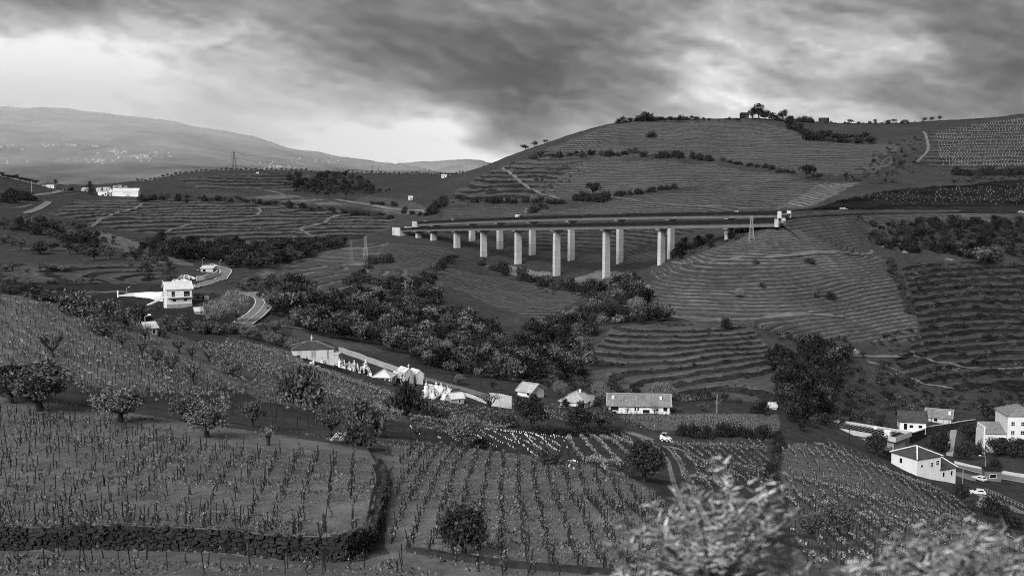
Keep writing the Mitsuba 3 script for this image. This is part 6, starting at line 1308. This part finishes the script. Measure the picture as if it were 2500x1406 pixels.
# woods and scrub that read as one mass
def inside(poly, y0, y1, density, hide=6.0):
    b = np.array(poly, float); gx, gy = np.meshgrid(np.linspace(b[:, 0].min(), b[:, 0].max(), 40), np.linspace(b[:, 1].min(), b[:, 1].max(), 30))
    m = shapely.contains_xy(Polygon(poly).buffer(0), gx, gy); P = cast(gx[m], gy[m], y0, y1); P = P[~np.isnan(P[:, 1])]
    x0, x1, ya, yb = P[:, 0].min() - 4, P[:, 0].max() + 4, P[:, 1].min() - 4, P[:, 1].max() + 4
    n = int(density * (x1 - x0) * (yb - ya)); x, y = vr.uniform(x0, x1, n), vr.uniform(ya, yb, n)
    z = land_z(x, y); px, py = to_px(x, y, z)
    ok = shapely.contains_xy(Polygon(poly).buffer(0), px, py) & (y > y0) & (y < y1)
    x, y, z, px, py = x[ok], y[ok], z[ok], px[ok], py[ok]
    see = cast(px, py - hide / y * F * .6, y0 * .5, y1 * 1.5)[:, 1]
    ok = np.isnan(see) | (see > y * .96)
    return np.stack([x, y, z], 1)[ok]
def baked_plants(P, kits, size, hfac=1.0, var=.45, thin=1.0):
    """All plants of a mass as one mesh."""
    V, C = [], []
    for p in P:
        K = KIT[kits[int(vr.integers(len(kits)))]]; crown = K[int(vr.integers(len(K)))][0]
        v = crown[0].reshape(-1, 3, 3); c = crown[2].reshape(-1, 3, 3)
        if thin < 1: i = vr.permutation(len(v))[:int(len(v) * thin)]; v, c = v[i], c[i]
        s = size * math.exp(np.clip(vr.normal() * var * .7, -.5, .45)); a = vr.uniform(0, 2 * PI); R = np.array([[math.cos(a), -math.sin(a), 0], [math.sin(a), math.cos(a), 0], [0, 0, hfac]]) * s
        cen = v.mean(1, keepdims=True); v = cen + (v - cen) / math.sqrt(thin) if thin < 1 else v
        V.append((v @ R.T + p).reshape(-1, 3)); C.append((c * vr.uniform(.55, 1.7)).reshape(-1, 3))
    V, C = np.vstack(V), np.vstack(C)
    return V, np.arange(len(V)).reshape(-1, 3), C
kit('wood', lambda r: round_tree(r, 280, .030, .16, .25), 6); kit('wood_pale', lambda r: round_tree(r, 280, .085, .155, .25), 4); kit('wood_dark', lambda r: round_tree(r, 280, .014, .16, .25), 4)
kit('scrub', lambda r: bush(r, 80, .036, .23), 5); kit('scrub_pale', lambda r: bush(r, 110, .06, .2), 3)
VALLEY = [(660,705),(740,700),(790,735),(880,728),(950,705),(1050,705),(1090,760),(1240,835),(1400,790),(1440,740),(1500,700),(1570,690),(1585,750),(1640,785),(1480,800),(1425,860),(1450,900),(1390,930),(1330,945),(1200,930),(1050,905),(930,850),(880,835),(800,828),(700,800),(650,760)]
P = inside(VALLEY, 330, 660, .044)
m = baked_plants(P, ['wood', 'wood', 'wood', 'wood_pale', 'wood_pale', 'wood_dark', 'wood_dark'], 2.9); stuff('woodland', m[:2], 'mat_leaf', 'dense dark wood filling the valley between vineyards and viaduct', 'woodland', color=m[2])
P = inside([(390,585),(500,598),(620,602),(760,600),(850,598),(800,620),(720,642),(600,668),(560,655),(540,640),(450,640),(330,610)], 560, 860, .040)
m = baked_plants(P, ['wood', 'wood_dark'], 2.9); stuff('woodland', m[:2], 'mat_leaf', 'dark belt of wood at the foot of the winery hill', 'woodland', color=m[2])
P = inside([(1890,850),(1990,850),(2080,870),(2040,960),(2010,1040),(1940,1060),(1900,960),(1885,900)], 260, 480, .075)
m = baked_plants(P, ['wood_dark', 'wood_dark', 'wood'], 2.6, 1.15); stuff('woodland', m[:2], 'mat_leaf', 'very dark wooded gully east of the stone terraces', 'woodland', color=m[2])
P = inside([(2060,560),(2150,548),(2300,545),(2520,545),(2520,640),(2400,640),(2300,620),(2200,620),(2120,590)], 560, 800, .05)
m = baked_plants(P, ['wood', 'wood_dark', 'scrub'], 2.6); stuff('scrubland', m[:2], 'mat_leaf', 'dark scrub on the slope below the motorway', 'scrub', color=m[2])
P = inside([(700,425),(830,430),(960,470),(860,480),(780,485),(720,470),(690,450)], 1050, 1420, .010)
m = baked_plants(P, ['wood', 'wood_dark'], 3.2); stuff('woodland', m[:2], 'mat_leaf', 'wood patch on the western ridge', 'woodland', color=m[2])
P = inside([(1640,600),(1700,595),(1770,585),(1800,570),(1850,558),(1800,590),(1700,625),(1640,640)], 560, 760, .035)
m = baked_plants(P, ['wood_dark', 'scrub'], 2.4); stuff('scrubland', m[:2], 'mat_leaf', 'dark scrub under the eastern spans', 'scrub', color=m[2])
P = np.vstack([inside(z, a, b, d) for z, a, b, d in [([(2080,880),(2240,800),(2230,640),(2520,640),(2520,1000),(2250,1000),(2060,1010)], 380, 700, .022), ([(1830,790),(1900,850),(2080,870),(2240,850),(2240,800),(2000,835)], 430, 560, .03), ([(2060,430),(2180,340),(2250,340),(2260,400),(2200,450),(2080,470)], 880, 1260, .008),
    ([(600,690),(660,680),(700,700),(660,740),(600,720),(560,690)], 420, 560, .035), ([(300,600),(420,640),(440,690),(380,690),(300,650)], 420, 700, .03), ([(100,540),(250,560),(300,600),(180,600),(60,560)], 600, 900, .022), ([(0,700),(280,720),(420,800),(560,790),(500,770),(480,760),(380,750)], 320, 470, .005), ([(1380,920),(1480,930),(1900,1000),(1700,985),(1500,975),(1300,940)], 280, 420, .02), ([(1300,700),(1450,690),(1560,690),(1460,730),(1350,720)], 540, 700, .03), ([(1230,405),(1330,370),(1440,395),(1400,440),(1340,468)], 950, 1250, .006), ([(2380,420),(2520,415),(2520,440),(2300,450)], 880, 1050, .02), ([(2180,340),(2250,335),(2240,400),(2150,440),(2120,420)], 880, 1260, .008), ([(2060,960),(2180,900),(2240,940),(2380,975),(2520,985),(2520,1000),(2400,1000),(2200,1005),(2060,1010)], 380, 480, .03), ([(2040,1010),(2200,1015),(2200,1050),(2080,1045),(2000,1050)], 300, 420, .04)]])
def on_banks(P, step):
    q = smooth_z(P[:, 0], P[:, 1]) / step + nz(P[:, 0], P[:, 1], 45, 2, 9) * .8; return P[(q - np.floor(q)) > .62]
BK = np.vstack([on_banks(inside(z, a, b, d), st) for z, a, b, d, st in [([(1385,905),(1450,850),(1500,800),(1700,785),(1830,800),(1890,850),(1920,930),(1900,990),(1700,990),(1500,960),(1400,935)], 340, 480, .20, 1.45), ([(2200,640),(2520,640),(2520,975),(2350,962),(2230,930),(2180,880),(2245,820)], 410, 690, .11, 2.2), ([(1095,490),(1170,430),(1235,405),(1330,470),(1390,490),(1250,495)], 850, 1250, .03, 4.2), ([(120,520),(330,488),(600,495),(780,505),(960,528),(940,565),(860,592),(700,602),(500,592),(380,572),(250,556)], 720, 1060, .012, 1.9)]])
m = baked_plants(BK, ['scrub'], .75, .8); stuff('bank_scrub', m[:2], 'mat_leaf', 'low weeds and scrub clinging to the terrace banks', 'scrub', color=m[2])
m = baked_plants(P, ['scrub', 'scrub', 'scrub_pale', 'wood'], 1.7); stuff('scrubland', m[:2], 'mat_leaf', 'loose scrub dotted over the slopes and terrace banks', 'scrub', color=m[2])
P = np.vstack([inside([(1840,810),(1900,830),(1990,840),(2110,860),(2060,880),(1900,870)], 400, 520, .018), inside([(2070,570),(2150,590),(2260,610),(2330,640),(2250,630),(2150,605)], 560, 720, .014)])
m = baked_plants(P, ['white_bush'], 1.6, thin=.6); stuff('blossom_scrub', m[:2], 'mat_leaf', 'pale flowering scrub in drifts on the eastern slope', 'scrub', color=m[2])

# vines, their stakes and guards
def vine(r, leafy=24, tone=.2, size=.10, h=.62, thick=.06, sides=5):
    """A pruned vine: crooked stock, two or three arms, tufts of young leaf at their ends."""
    m = MB(); x, y = r.normal(0, .10, 2); top = np.array([x, y, h * r.uniform(.8, 1.2)])
    m.tube([[0, 0, -.12], [x * 1.9, y * 1.9, top[2] * .5], top], [thick * 1.2, thick * .9, thick], sides); E = [top]
    for k in range(int(r.integers(2, 4))):
        a = r.uniform(0, 6.3); e = top + [math.cos(a) * .20, math.sin(a) * .20, r.uniform(.10, .34)]; m.tube([top, (top + e) / 2 + [0, 0, -.03], e], [thick * .65, thick * .5, thick * .32], 3); E.append(e)
    E = np.array(E); i = r.integers(0, len(E), leafy); c = E[i] + r.normal(size=(leafy, 3)) * [.075, .075, .08] + [0, 0, .05]
    return m.mesh(), leaves(c, leafy, size, tone, r, lean=(0, 0, .6), slim=.5, jit=.35)
VN = [vine(np.random.default_rng(500 + k), 13, .155, .075) for k in range(10)]
VD = [vine(np.random.default_rng(600 + k), 13, .225, .14, .6, .05, 3) for k in range(8)]
VNP = [(mikit.ply(a, 'mat_bark', 60), mikit.ply(b[:2], 'mat_leaf', False, color=b[2])) for a, b in VN]
def rows(poly, y0, y1, d0, d1, rowgap, gap, miss=.1, jit=.06):
    b = np.array(poly, float); gx, gy = np.meshgrid(np.linspace(b[:, 0].min(), b[:, 0].max(), 30), np.linspace(b[:, 1].min(), b[:, 1].max(), 30)); m = shapely.contains_xy(Polygon(poly).buffer(0), gx, gy)
    P = cast(gx[m], gy[m], y0, y1); P = P[~np.isnan(P[:, 1])]; a, e = spot(*d0, y0, y1), spot(*d1, y0, y1); u = (e - a)[:2]; u /= np.linalg.norm(u); n = np.array([-u[1], u[0]])
    s, t = P[:, :2] @ u, P[:, :2] @ n
    S, Tt = np.meshgrid(np.arange(s.min() - 3, s.max() + 3, gap), np.arange(t.min() - 3, t.max() + 3, rowgap)); S = S + vr.uniform(-.5, .5, (len(S), 1)) * gap + vr.normal(0, jit, S.shape); Tt = Tt + vr.normal(0, jit, S.shape) + nz(S, Tt, 25, 2, 3) * .5
    row = np.repeat(np.arange(len(S))[:, None], S.shape[1], 1); x = S * u[0] + Tt * n[0]; y = S * u[1] + Tt * n[1]
    x, y, row = x.ravel(), y.ravel(), row.ravel(); k = (y > y0) & (y < y1) & (vr.random(len(x)) > miss); x, y, row = x[k], y[k], row[k]; z = land_z(x, y); px, py = to_px(x, y, z)
    ok = shapely.contains_xy(Polygon(poly).buffer(0), px, py); return np.stack([x, y, z], 1)[ok]
FA = [(-60,985),(60,1010),(250,1030),(480,1080),(640,1100),(900,1120),(915,1180),(890,1270),(840,1310),(-60,1300)]
FB = [(945,1330),(985,1090),(1120,1095),(1300,1125),(1420,1150),(1560,1190),(1620,1250),(1620,1404),(1180,1404)]
FS = [(-60,1350),(850,1385),(960,1370),(1080,1404),(-60,1404)]
VINES = []
for poly, y0, y1, d0, d1, rg, gp, ms, lab in [(FA, 60, 140, (480, 1270), (600, 1090), 1.8, 1.2, .34, 'upper'), (FB, 50, 145, (1240, 1400), (1238, 1110), 1.5, .85, .18, 'lower'), (FS, 52, 69, (400, 1400), (430, 1360), 2.4, 2.2, .45, 'strip')]:
    for p in rows(poly, y0, y1, d0, d1, rg, gp, ms): VINES.append((p, lab))
VINES.sort(key=lambda q: q[0][1])
_names = {'upper': ('gnarled vine with pale young shoots in the walled upper field', 'vines in the walled upper field'), 'lower': ('vine with pale shoots in the long straight rows of the lower field', 'vines in the lower field'), 'strip': ('sparse vine in the narrow strip under the stone wall', 'vines under the stone wall')}
def shoot(p, K, s): return T().translate(p.tolist()).rotate([0, 0, 1], float(vr.uniform(0, 360))).rotate([1, 0, 0], float(vr.normal(0, 7))).scale(s)
_pick = set(vr.choice(len(VINES), 0, replace=False)) if False else None
byf = {k: [v for v in VINES if v[1] == k] for k in _names}
single = byf['strip'][:40] + byf['upper'][:140] + byf['lower'][:300 - 40 - 140 if len(byf['strip']) >= 40 else 150]
ids = {id(v[0]) for v in single}
for p, lab in single:
    key = thing('vine', _names[lab][0], 'vine', _names[lab][1]); k = int(vr.integers(len(VNP))); M = shoot(p, k, float(vr.uniform(.7, 1.05))); scene[f'{key}__trunk'] = {**VNP[k][0], 'to_world': M}; scene[f'{key}__foliage'] = {**VNP[k][1], 'to_world': M}
rest = [v[0] for v in VINES if id(v[0]) not in ids]
def bake_vines(P, K, smin, smax):
    tv, tf, lv, lc, n = [], [], [], [], 0
    for p in P:
        a, b = K[int(vr.integers(len(K)))]; s = vr.uniform(smin, smax); g = vr.uniform(0, 6.3); R = np.array([[math.cos(g), -math.sin(g), 0], [math.sin(g), math.cos(g), 0], [0, 0, 1]]) * s
        v, f = np.asarray(a[0]), np.asarray(a[1]); tv.append(v @ R.T + p); tf.append(f + n); n += len(v); lv.append(b[0] @ R.T + p); lc.append(b[2] * vr.uniform(.6, 1.25))
    return (np.vstack(tv), np.vstack(tf)), (np.vstack(lv), np.arange(sum(map(len, lv))).reshape(-1, 3), np.vstack(lc))
def vines_stuff(name, P, K, label, smin=.7, smax=1.05):
    t, l = bake_vines(P, K, smin, smax); key = numbered(name); labels[key] = {'label': label, 'category': 'vines', 'kind': 'stuff'}
    put(f'{key}__trunk', t, 'mat_bark'); put(f'{key}__leaves', l[:2], 'mat_leaf', False, color=l[2])
vines_stuff('vines', rest, VN, 'further rows of vines in the two nearest fields')
FC = [(1905,1090),(2040,1085),(2130,1125),(2180,1150),(2260,1185),(2330,1215),(2400,1280),(2500,1340),(2500,1404),(1960,1404),(1900,1220)]
FD = [(-40,735),(120,745),(260,800),(380,840),(520,920),(600,960),(560,1000),(300,985),(140,960),(-40,900)]
FE = [(470,850),(560,838),(690,858),(740,890),(850,925),(940,952),(1000,1000),(960,1040),(700,1010),(560,930)]
FF = [(1000,1000),(1060,985),(1190,1000),(1260,1010),(1250,1050),(1100,1070),(1000,1050)]
FG = [(1500,1012),(1640,1014),(1900,1020),(1895,1058),(1640,1058),(1540,1052)]
FH = [(1640,1085),(1870,1078),(1880,1200),(1780,1180),(1700,1140)]
FI = [(1380,1075),(1530,1070),(1560,1100),(1500,1170),(1400,1130)]
FJ = [(1640,1100),(1740,1150),(1780,1200),(1700,1240),(1660,1160)]
FK = [(1130,960),(1230,970),(1300,985),(1480,1010),(1490,1040),(1400,1040),(1280,1015),(1200,985)]
for nm, poly, y0, y1, d0, d1, rg, gp, ms, K, a, b, lab in [
    ('vines', FC, 60, 280, (1930, 1110), (2080, 1290), 1.9, 1.15, .12, VD, .65, .95, 'diagonal rows of vines in the eastern vineyard above the houses'),
    ('vines', FD, 110, 235, (60, 760), (330, 930), 2.0, 1.0, .06, VD, .8, 1.2, 'bright leafy vine rows on the western vineyard hill'),
    ('vines', FE, 150, 320, (520, 860), (930, 990), 1.7, 1.25, .05, VD, .8, 1.15, 'dense speckled vines between brow and cemetery'),
    ('vines', FF, 150, 290, (1010, 1040), (1200, 1010), 1.8, 1.2, .1, VD, .7, 1.0, 'dense vines below the lower cemetery plot'), ('vines', FK, 200, 320, (1200, 980), (1450, 1030), 2.0, 1.3, .1, VD, .65, .95, 'vines before the roadside cottages'),
    ('vines', FG, 220, 310, (1520, 1030), (1880, 1035), 1.9, 1.3, .08, VD, .6, .9, 'close-set vines in front of the long white house'), ('vines', FH, 110, 240, (1700, 1090), (1860, 1180), 1.8, 1.2, .1, VD, .65, .95, 'vines in the plot right of the skid loader'),
    ('vines', FI, 110, 230, (1400, 1085), (1490, 1165), 2.6, .7, .04, VD, .8, 1.1, 'tight leafy rows left of the leaning round tree'), ('vines', FJ, 90, 220, (1660, 1110), (1760, 1210), 1.8, 1.2, .1, VD, .65, .9, 'vines between the wheel ruts and the branching track')]:
    P = rows(poly, y0, y1, d0, d1, rg, gp, ms)
    if len(P): vines_stuff(nm, P, K, lab, a, b)
def stake_mesh(r, h=1.3, w=.05):
    m = MB(); m.bar([0, 0, -.25], [r.normal() * .05, r.normal() * .05, h * r.uniform(.85, 1.15)], w, w); return m.mesh()
SK = [stake_mesh(np.random.default_rng(900 + k)) for k in range(8)]; SKP = [mikit.ply(a, 'mat_stake') for a in SK]
ST = [(p, l) for (poly, y0, y1, d0, d1, rg, gp, ms, l) in [(FA, 60, 140, (480, 1270), (600, 1090), 1.8, 2.6, .25, 'upper'), (FB, 50, 145, (1240, 1400), (1238, 1110), 1.5, 3.4, .12, 'lower'), (FS, 52, 69, (400, 1400), (430, 1360), 2.2, 1.9, .25, 'strip')] for p in rows(poly, y0, y1, d0, d1, rg, gp, ms)]
ST.sort(key=lambda q: q[0][1])
for i, (p, l) in enumerate(ST[:300]):
    key = thing('vineyard_stake', {'upper': 'thin dark stake among the vines of the walled upper field', 'lower': 'thin dark stake in the straight rows of the lower field', 'strip': 'thin dark stake in the strip under the stone wall'}[l], 'stake', {'upper': 'stakes in the upper field', 'lower': 'stakes in the lower field', 'strip': 'stakes under the stone wall'}[l])
    scene[key] = {**SKP[i % 8], 'to_world': T().translate(p.tolist()).rotate([0, 1, 0], float(vr.normal(0, 4))).rotate([1, 0, 0], float(vr.normal(0, 4)))}
P = [p for p, l in ST[300:]]
for poly, y0, y1, d0, d1, rg, gp in [(FC, 60, 280, (1930, 1110), (2080, 1290), 1.9, 3.2), (FD, 110, 235, (60, 760), (330, 930), 1.7, 4.5), (FF, 150, 290, (1010, 1040), (1200, 1010), 1.8, 3.5), (FG, 220, 310, (1520, 1030), (1880, 1035), 1.9, 3.0), (FH, 110, 240, (1700, 1090), (1860, 1180), 1.8, 3.0),
                                     ([(480,960),(640,960),(900,1040),(950,1090),(700,1040),(500,1010)], 110, 220, (520, 990), (900, 1060), 2.6, 3.0), ([(960,1030),(1100,1060),(1390,1070),(1500,1160),(1280,1110),(1000,1085)], 120, 240, (1000, 1050), (1400, 1120), 2.6, 3.4)]: P += list(rows(poly, y0, y1, d0, d1, rg, gp, .2))
V, Fc, n = [], [], 0
for p in P: v, f = SK[int(vr.integers(8))]; f = np.asarray(f); V.append(np.asarray(v) * [1.15, 1.15, vr.uniform(.9, 1.25)] + p); Fc.append(f + n); n += len(v)
stuff('vineyard_stakes', (np.vstack(V), np.vstack(Fc)), 'mat_stake', 'thin dark stakes scattered through the further vineyards', 'stakes')
# white guards round young vines
b = MB(); b.lathe([(.06, 0), (.065, .26), (.045, .26), (.045, .05)], 6); GP = mikit.ply(b.mesh(), 'mat_white')
for i, p in enumerate(np.vstack([rows([(955,1025),(1060,1060),(1130,1035),(1300,1055),(1400,1070),(1390,1110),(1270,1100),(1000,1060)], 120, 240, (1180, 1050), (1300, 1110), 2.6, 1.5, .35), rows([(1240,1060),(1330,1060),(1430,1120),(1400,1150),(1300,1110)], 110, 230, (1250, 1065), (1370, 1130), 2.4, 1.3, .25), rows([(1540,1090),(1556,1090),(1560,1140),(1540,1150)], 100, 230, (1550, 1095), (1553, 1145), 2.0, 1.3, .2)])[:290]):
    key = thing('vine_guard', 'small white tube guarding a young vine below the hedge bank', 'vine guard', 'white vine guards'); scene[key] = {**GP, 'to_world': T().translate(p.tolist()).scale([1.1, 1.1, float(vr.uniform(.7, 1.1))])}
def posts_stuff(zones, w, h, mat, label):
    V, Fc, n = [], [], 0; b = MB(); b.box(-w / 2, w / 2, -w / 2, w / 2, -.5, h); v, f = b.mesh()
    for z in zones:
        for p in rows(*z): V.append(v * [1, 1, vr.uniform(.6, 1.2)] + p); Fc.append(f + n); n += 8
    stuff('vineyard_posts', (np.vstack(V), np.vstack(Fc)), mat, label, 'posts')
posts_stuff([([(2285,325),(2400,302),(2520,286),(2520,408),(2300,405),(2290,370)], 950, 1290, (2300, 370), (2480, 372), 8.0, 2.6, .15, .12)], .34, .9, 'mat_render_pale', 'rows of pale posts on the eastern hill shoulder')
posts_stuff([([(2080,480),(2250,465),(2510,448),(2510,498),(2150,500)], 780, 960, (2150, 480), (2450, 470), 5.0, 3.6, .4, .8)], .22, .5, 'mat_white', 'scattered white vine guards on the dark cutting')
# grass
zones = [(FA, 60, 140), (FB, 50, 145), (FS, 50, 71), ([(640,1040),(930,1100),(960,1110),(1480,1170),(1600,1210),(1500,1140),(1000,1075),(800,1060)], 90, 170), ([(-40,950),(250,990),(500,1060),(250,1040),(-40,1000)], 100, 150), ([(1480,1404),(1600,1220),(1700,1240),(1760,1404)], 50, 130)]
P = np.vstack([inside(z, a, b, 15.0 if i < 3 else 9.0, 1.0) for i, (z, a, b) in enumerate(zones)])
n = len(P); dirv = vr.normal(size=(n, 3)) * [.5, .5, .12] + [0, 0, 1]; dirv /= np.linalg.norm(dirv, axis=1, keepdims=True); side = np.stack([vr.normal(size=n), vr.normal(size=n), np.zeros(n)], 1); side /= np.linalg.norm(side, axis=1, keepdims=True)
hg = vr.uniform(.06, .17, (n, 1)) * (1 + 1.0 * np.clip(nz(P[:, 0], P[:, 1], 4, 3, 41) * 2.5, -.4, 1))[:, None]
v = np.stack([P - side * hg * .6 - [0, 0, .03], P + side * hg * .6 - [0, 0, .03], P + dirv * hg], 1).reshape(-1, 3); c = np.repeat(.115 * np.clip(1 + .4 * vr.normal(size=n), .3, 2.5), 3)
stuff('grass', (v, np.arange(3 * n).reshape(-1, 3)), 'mat_leaf', 'short rough grass between the near vine rows', 'grass', color=np.repeat(c[:, None], 3, 1))
# the field wall: dry stones, row on row
WL = smoothline(np.stack([WALL_W[:, 0], WALL_W[:, 1]], 1), .3); key = thing('field_wall', 'dark dry stone wall holding up the walled upper field', 'wall'); big, small, k = [], MB(), 0
gn = np.gradient(WL, axis=0); gn /= np.linalg.norm(gn, axis=1, keepdims=True); gn = np.stack([-gn[:, 1], gn[:, 0]], 1)
zb = land_z(WL[:, 0] + gn[:, 0] * -.5, WL[:, 1] + gn[:, 1] * -.5); zt = land_z(WL[:, 0] + gn[:, 0] * .7, WL[:, 1] + gn[:, 1] * .7)
sgn = 1 if np.mean(zt - zb) > 0 else -1
if sgn < 0: gn = -gn; zb, zt = zt, zb
core = MB(); v = np.concatenate([np.concatenate([WL + gn * .06, (zb - .3)[:, None]], 1), np.concatenate([WL + gn * .10, (np.maximum(zt, zb) + .02)[:, None]], 1), np.concatenate([WL + gn * .7, (np.maximum(zt, zb) + .02)[:, None]], 1)]); n_w = len(WL); i = np.arange(n_w - 1)
core.add(v, np.vstack([np.stack([i, i + 1, i + 1 + n_w, i + n_w], 1), np.stack([i + n_w, i + 1 + n_w, i + 1 + 2 * n_w, i + 2 * n_w], 1)])); part(key, 'core', core.mesh(), 'mat_stake')
for i in range(0, n_w - 1):
    hgt = max(zt[i] - zb[i], .15); z1 = zb[i] - vr.uniform(0, .15)
    while z1 < zb[i] + hgt + vr.uniform(-.12, .10):
        sh = vr.uniform(.10, .30); z = z1 + sh / 2; z1 += sh; w = vr.uniform(.11, .27); c0 = np.array([*(WL[i] + gn[i] * vr.uniform(-.12, .06)), z]); t = np.array([gn[i][1], -gn[i][0], 0]); c0 = c0 + t * vr.uniform(-.18, .18)
        q = np.array([(sx * w, sy * .16, sz * sh * .48) for sx in (-1, 1) for sy in (-1, 1) for sz in (-1, 1)]) * vr.uniform(.6, 1.0, (8, 3)); R = np.stack([t, np.array([gn[i][0], gn[i][1], 0]), np.array([0, 0, 1.])], 1) @ np.array([[1, 0, vr.normal() * .2], [0, 1, 0], [-vr.normal() * .2, 0, 1]])
        small.add(q @ R.T + c0, [[0, 1, 3, 2], [4, 6, 7, 5], [0, 4, 5, 1], [2, 3, 7, 6], [0, 2, 6, 4], [1, 5, 7, 3]])
k = part(key, 'stones', small.mesh(), 'mat_stone'); labels[k] = {'kind': 'stuff'}
P = np.stack([WL[:, 0], WL[:, 1], zt], 1)[::1]; P = np.repeat(P, 34, 0) + vr.normal(size=(len(P) * 34, 3)) * [.25, .25, .40] - np.repeat(np.stack([gn[:, 0] * .18, gn[:, 1] * .18, np.full(n_w, .38)], 1), 34, 0); P = P[nz(P[:, 0], P[:, 1], 2.5, 3, 51) + vr.normal(size=len(P)) * .08 > -.10]; lv = leaves(P, len(P), .13, .042, vr, lean=(0, 0, -.3), slim=.25); k = part(key, 'creeper', lv[:2], 'mat_leaf', color=lv[2])
wall_strip([(1000, 1346), (1100, 1366), (1250, 1384), (1400, 1396), (1520, 1404)], [.25, .35, .35, .3], .5, 'mat_stone', 'low_wall', 'low dark stone edging at the foot of the lower field', 'wall', .8)
# the shrubs beside the track, close to the lens
def near_shrub(foot, tips, Y, label, seed, branch=None, n=120, tone=.30):
    key = thing('shrub', label, 'shrub'); r = np.random.default_rng(seed); P = []; m = MB()
    def W(px, py, y): a, s = direction(px, py); return np.array([a * y, y, EYE[2] + s * y])
    base = W(*foot, Y); base[2] = land_z(base[0], base[1]) - .1
    fork = W(foot[0], foot[1] - 60, Y)
    m.tube([base, base * .5 + fork * .5 + [.05, 0, 0], fork], [.035, .03, .022], 6)
    for px, py in tips:
        e = W(px, py, Y + r.normal() * .25); mid = fork * .5 + e * .5 + [r.normal() * .05, r.normal() * .08, .06]
        t = np.linspace(0, 1, 8)[:, None]; c = (1 - t) ** 2 * fork + 2 * t * (1 - t) * mid + t ** 2 * e; m.tube(c, np.linspace(.014, .003, 8), 5)
        k = int(n * r.uniform(.6, 1.3)); u = r.uniform(.30, 1.02, (k, 1)); p = (1 - u) ** 2 * fork + 2 * u * (1 - u) * mid + u ** 2 * e + r.normal(size=(k, 3)) * (.055 * (1.25 - u * .6))
        d = (e - mid); d /= np.linalg.norm(d); side = np.sign(r.normal(size=(k, 1))) * np.array([.9, .1, 0.05]) + d * .5
        P.append(leaves(p, k, .044, tone * r.uniform(.45, 1.25), r, lean=side * 1.7, slim=.15, jit=.5))
    L = colored(P); part(key, 'foliage', L[:2], 'mat_leaf', color=L[2])
    for b_ in branch or []: m.tube([W(x, y, Y) for x, y in b_], np.linspace(.016, .005, len(b_)), 6)
    part(key, 'branch', m.mesh(), 'mat_bark', 40)
near_shrub((1740, 1500), [(1480, 1405), (1490, 1340), (1530, 1275), (1560, 1300), (1590, 1235), (1620, 1270), (1650, 1215), (1690, 1195), (1725, 1240), (1770, 1140), (1785, 1165), (1800, 1210), (1835, 1230), (1865, 1200), (1905, 1185), (1925, 1240), (1900, 1290), (1850, 1320), (1765, 1290), (1700, 1300), (1640, 1330), (1560, 1370), (1945, 1370), (1980, 1400), (1600, 1395), (1800, 1385), (1680, 1380), (1740, 1340), (1660, 1270), (1600, 1300), (1525, 1330), (1840, 1260), (1890, 1340)], 7.6,
           'light feathery shrub close to the camera, covering the end of the farm track', 5, [[(1860, 1310), (1960, 1335), (2060, 1338), (2120, 1315), (2200, 1280)], [(1840, 1345), (1920, 1305), (1990, 1308), (2040, 1338)]], 100)
near_shrub((2330, 1510), [(1990, 1398), (2050, 1395), (2080, 1385), (2125, 1375), (2170, 1350), (2200, 1300), (2240, 1335), (2270, 1295), (2310, 1315), (2350, 1290), (2390, 1312), (2430, 1300), (2470, 1330), (2500, 1312), (2530, 1350), (2450, 1362), (2330, 1352), (2200, 1385), (2400, 1392), (2290, 1392), (2500, 1392), (2150, 1400), (2370, 1350), (2250, 1360), (2480, 1370), (2100, 1402)], 7.0, 'second feathery shrub close to the camera in the eastern corner', 9, None, 110)

# ------------------------------------------------------------------ the air: thin here, thick with drizzle over the far valley
HB = np.array([[-9000.0, -60.0, -120.0], [9000.0, 9650.0, 560.0]])
def haze_density(x, y, z):
    bank = np.clip(-x / 1200, 0.0, 1) * np.clip((6500 - y) / 1000, 0, 1)          # drizzle hanging against the western mountain
    low = np.clip((420 - z) / 200, 0, 1)
    return 0.8e-5 + 2.6e-5 * np.clip((y - 1500) / 1500, 0, 1) * low + 3.2e-4 * np.clip((y - 1600) / 1200, 0, 1) * bank * np.clip((480 - z) / 150, .25, 1) + 5.0e-4 * np.clip((y - 3000) / 1500, 0, 1) * bank * np.clip((z - 250) / 220, 0, 1) * np.clip((-x - 700) / 1000, 0, 1)
_hz = [np.linspace(HB[0][k], HB[1][k], n) for k, n in ((0, 37), (1, 49), (2, 13))]
_gz, _gy, _gx = np.meshgrid(_hz[2], _hz[1], _hz[0], indexing='ij')
scene['air'] = {'type': 'heterogeneous', 'albedo': {'type': 'constvolume', 'value': grey(0.95)}, 'sigma_t': {'type': 'gridvolume', 'grid': mi.VolumeGrid(haze_density(_gx, _gy, _gz)[..., None].astype(np.float32)),
                'to_world': T().translate(HB[0].tolist()).scale((HB[1] - HB[0]).tolist())}}
scene['haze'] = {'type': 'cube', 'to_world': T().translate(((HB[0] + HB[1]) / 2).tolist()).scale(((HB[1] - HB[0]) / 2).tolist()), 'bsdf': {'type': 'null'}, 'interior': ref('air')}
scene['camera']['medium'] = ref('air')
labels['haze'] = {'label': 'drizzly haze thickening over the distant mountains', 'category': 'haze', 'kind': 'stuff'}

# one reads the photograph by left and right
import re
for d_ in labels.values():
    for k_ in ('label', 'group'):
        if d_.get(k_):
            for a_, b_ in (('easternmost', 'rightmost'), ('westernmost', 'leftmost'), ('western', 'left-hand'), ('eastern', 'right-hand'), ('west', 'left'), ('east', 'right')):
                d_[k_] = re.sub(rf'\b{a_}\b', b_, d_[k_])
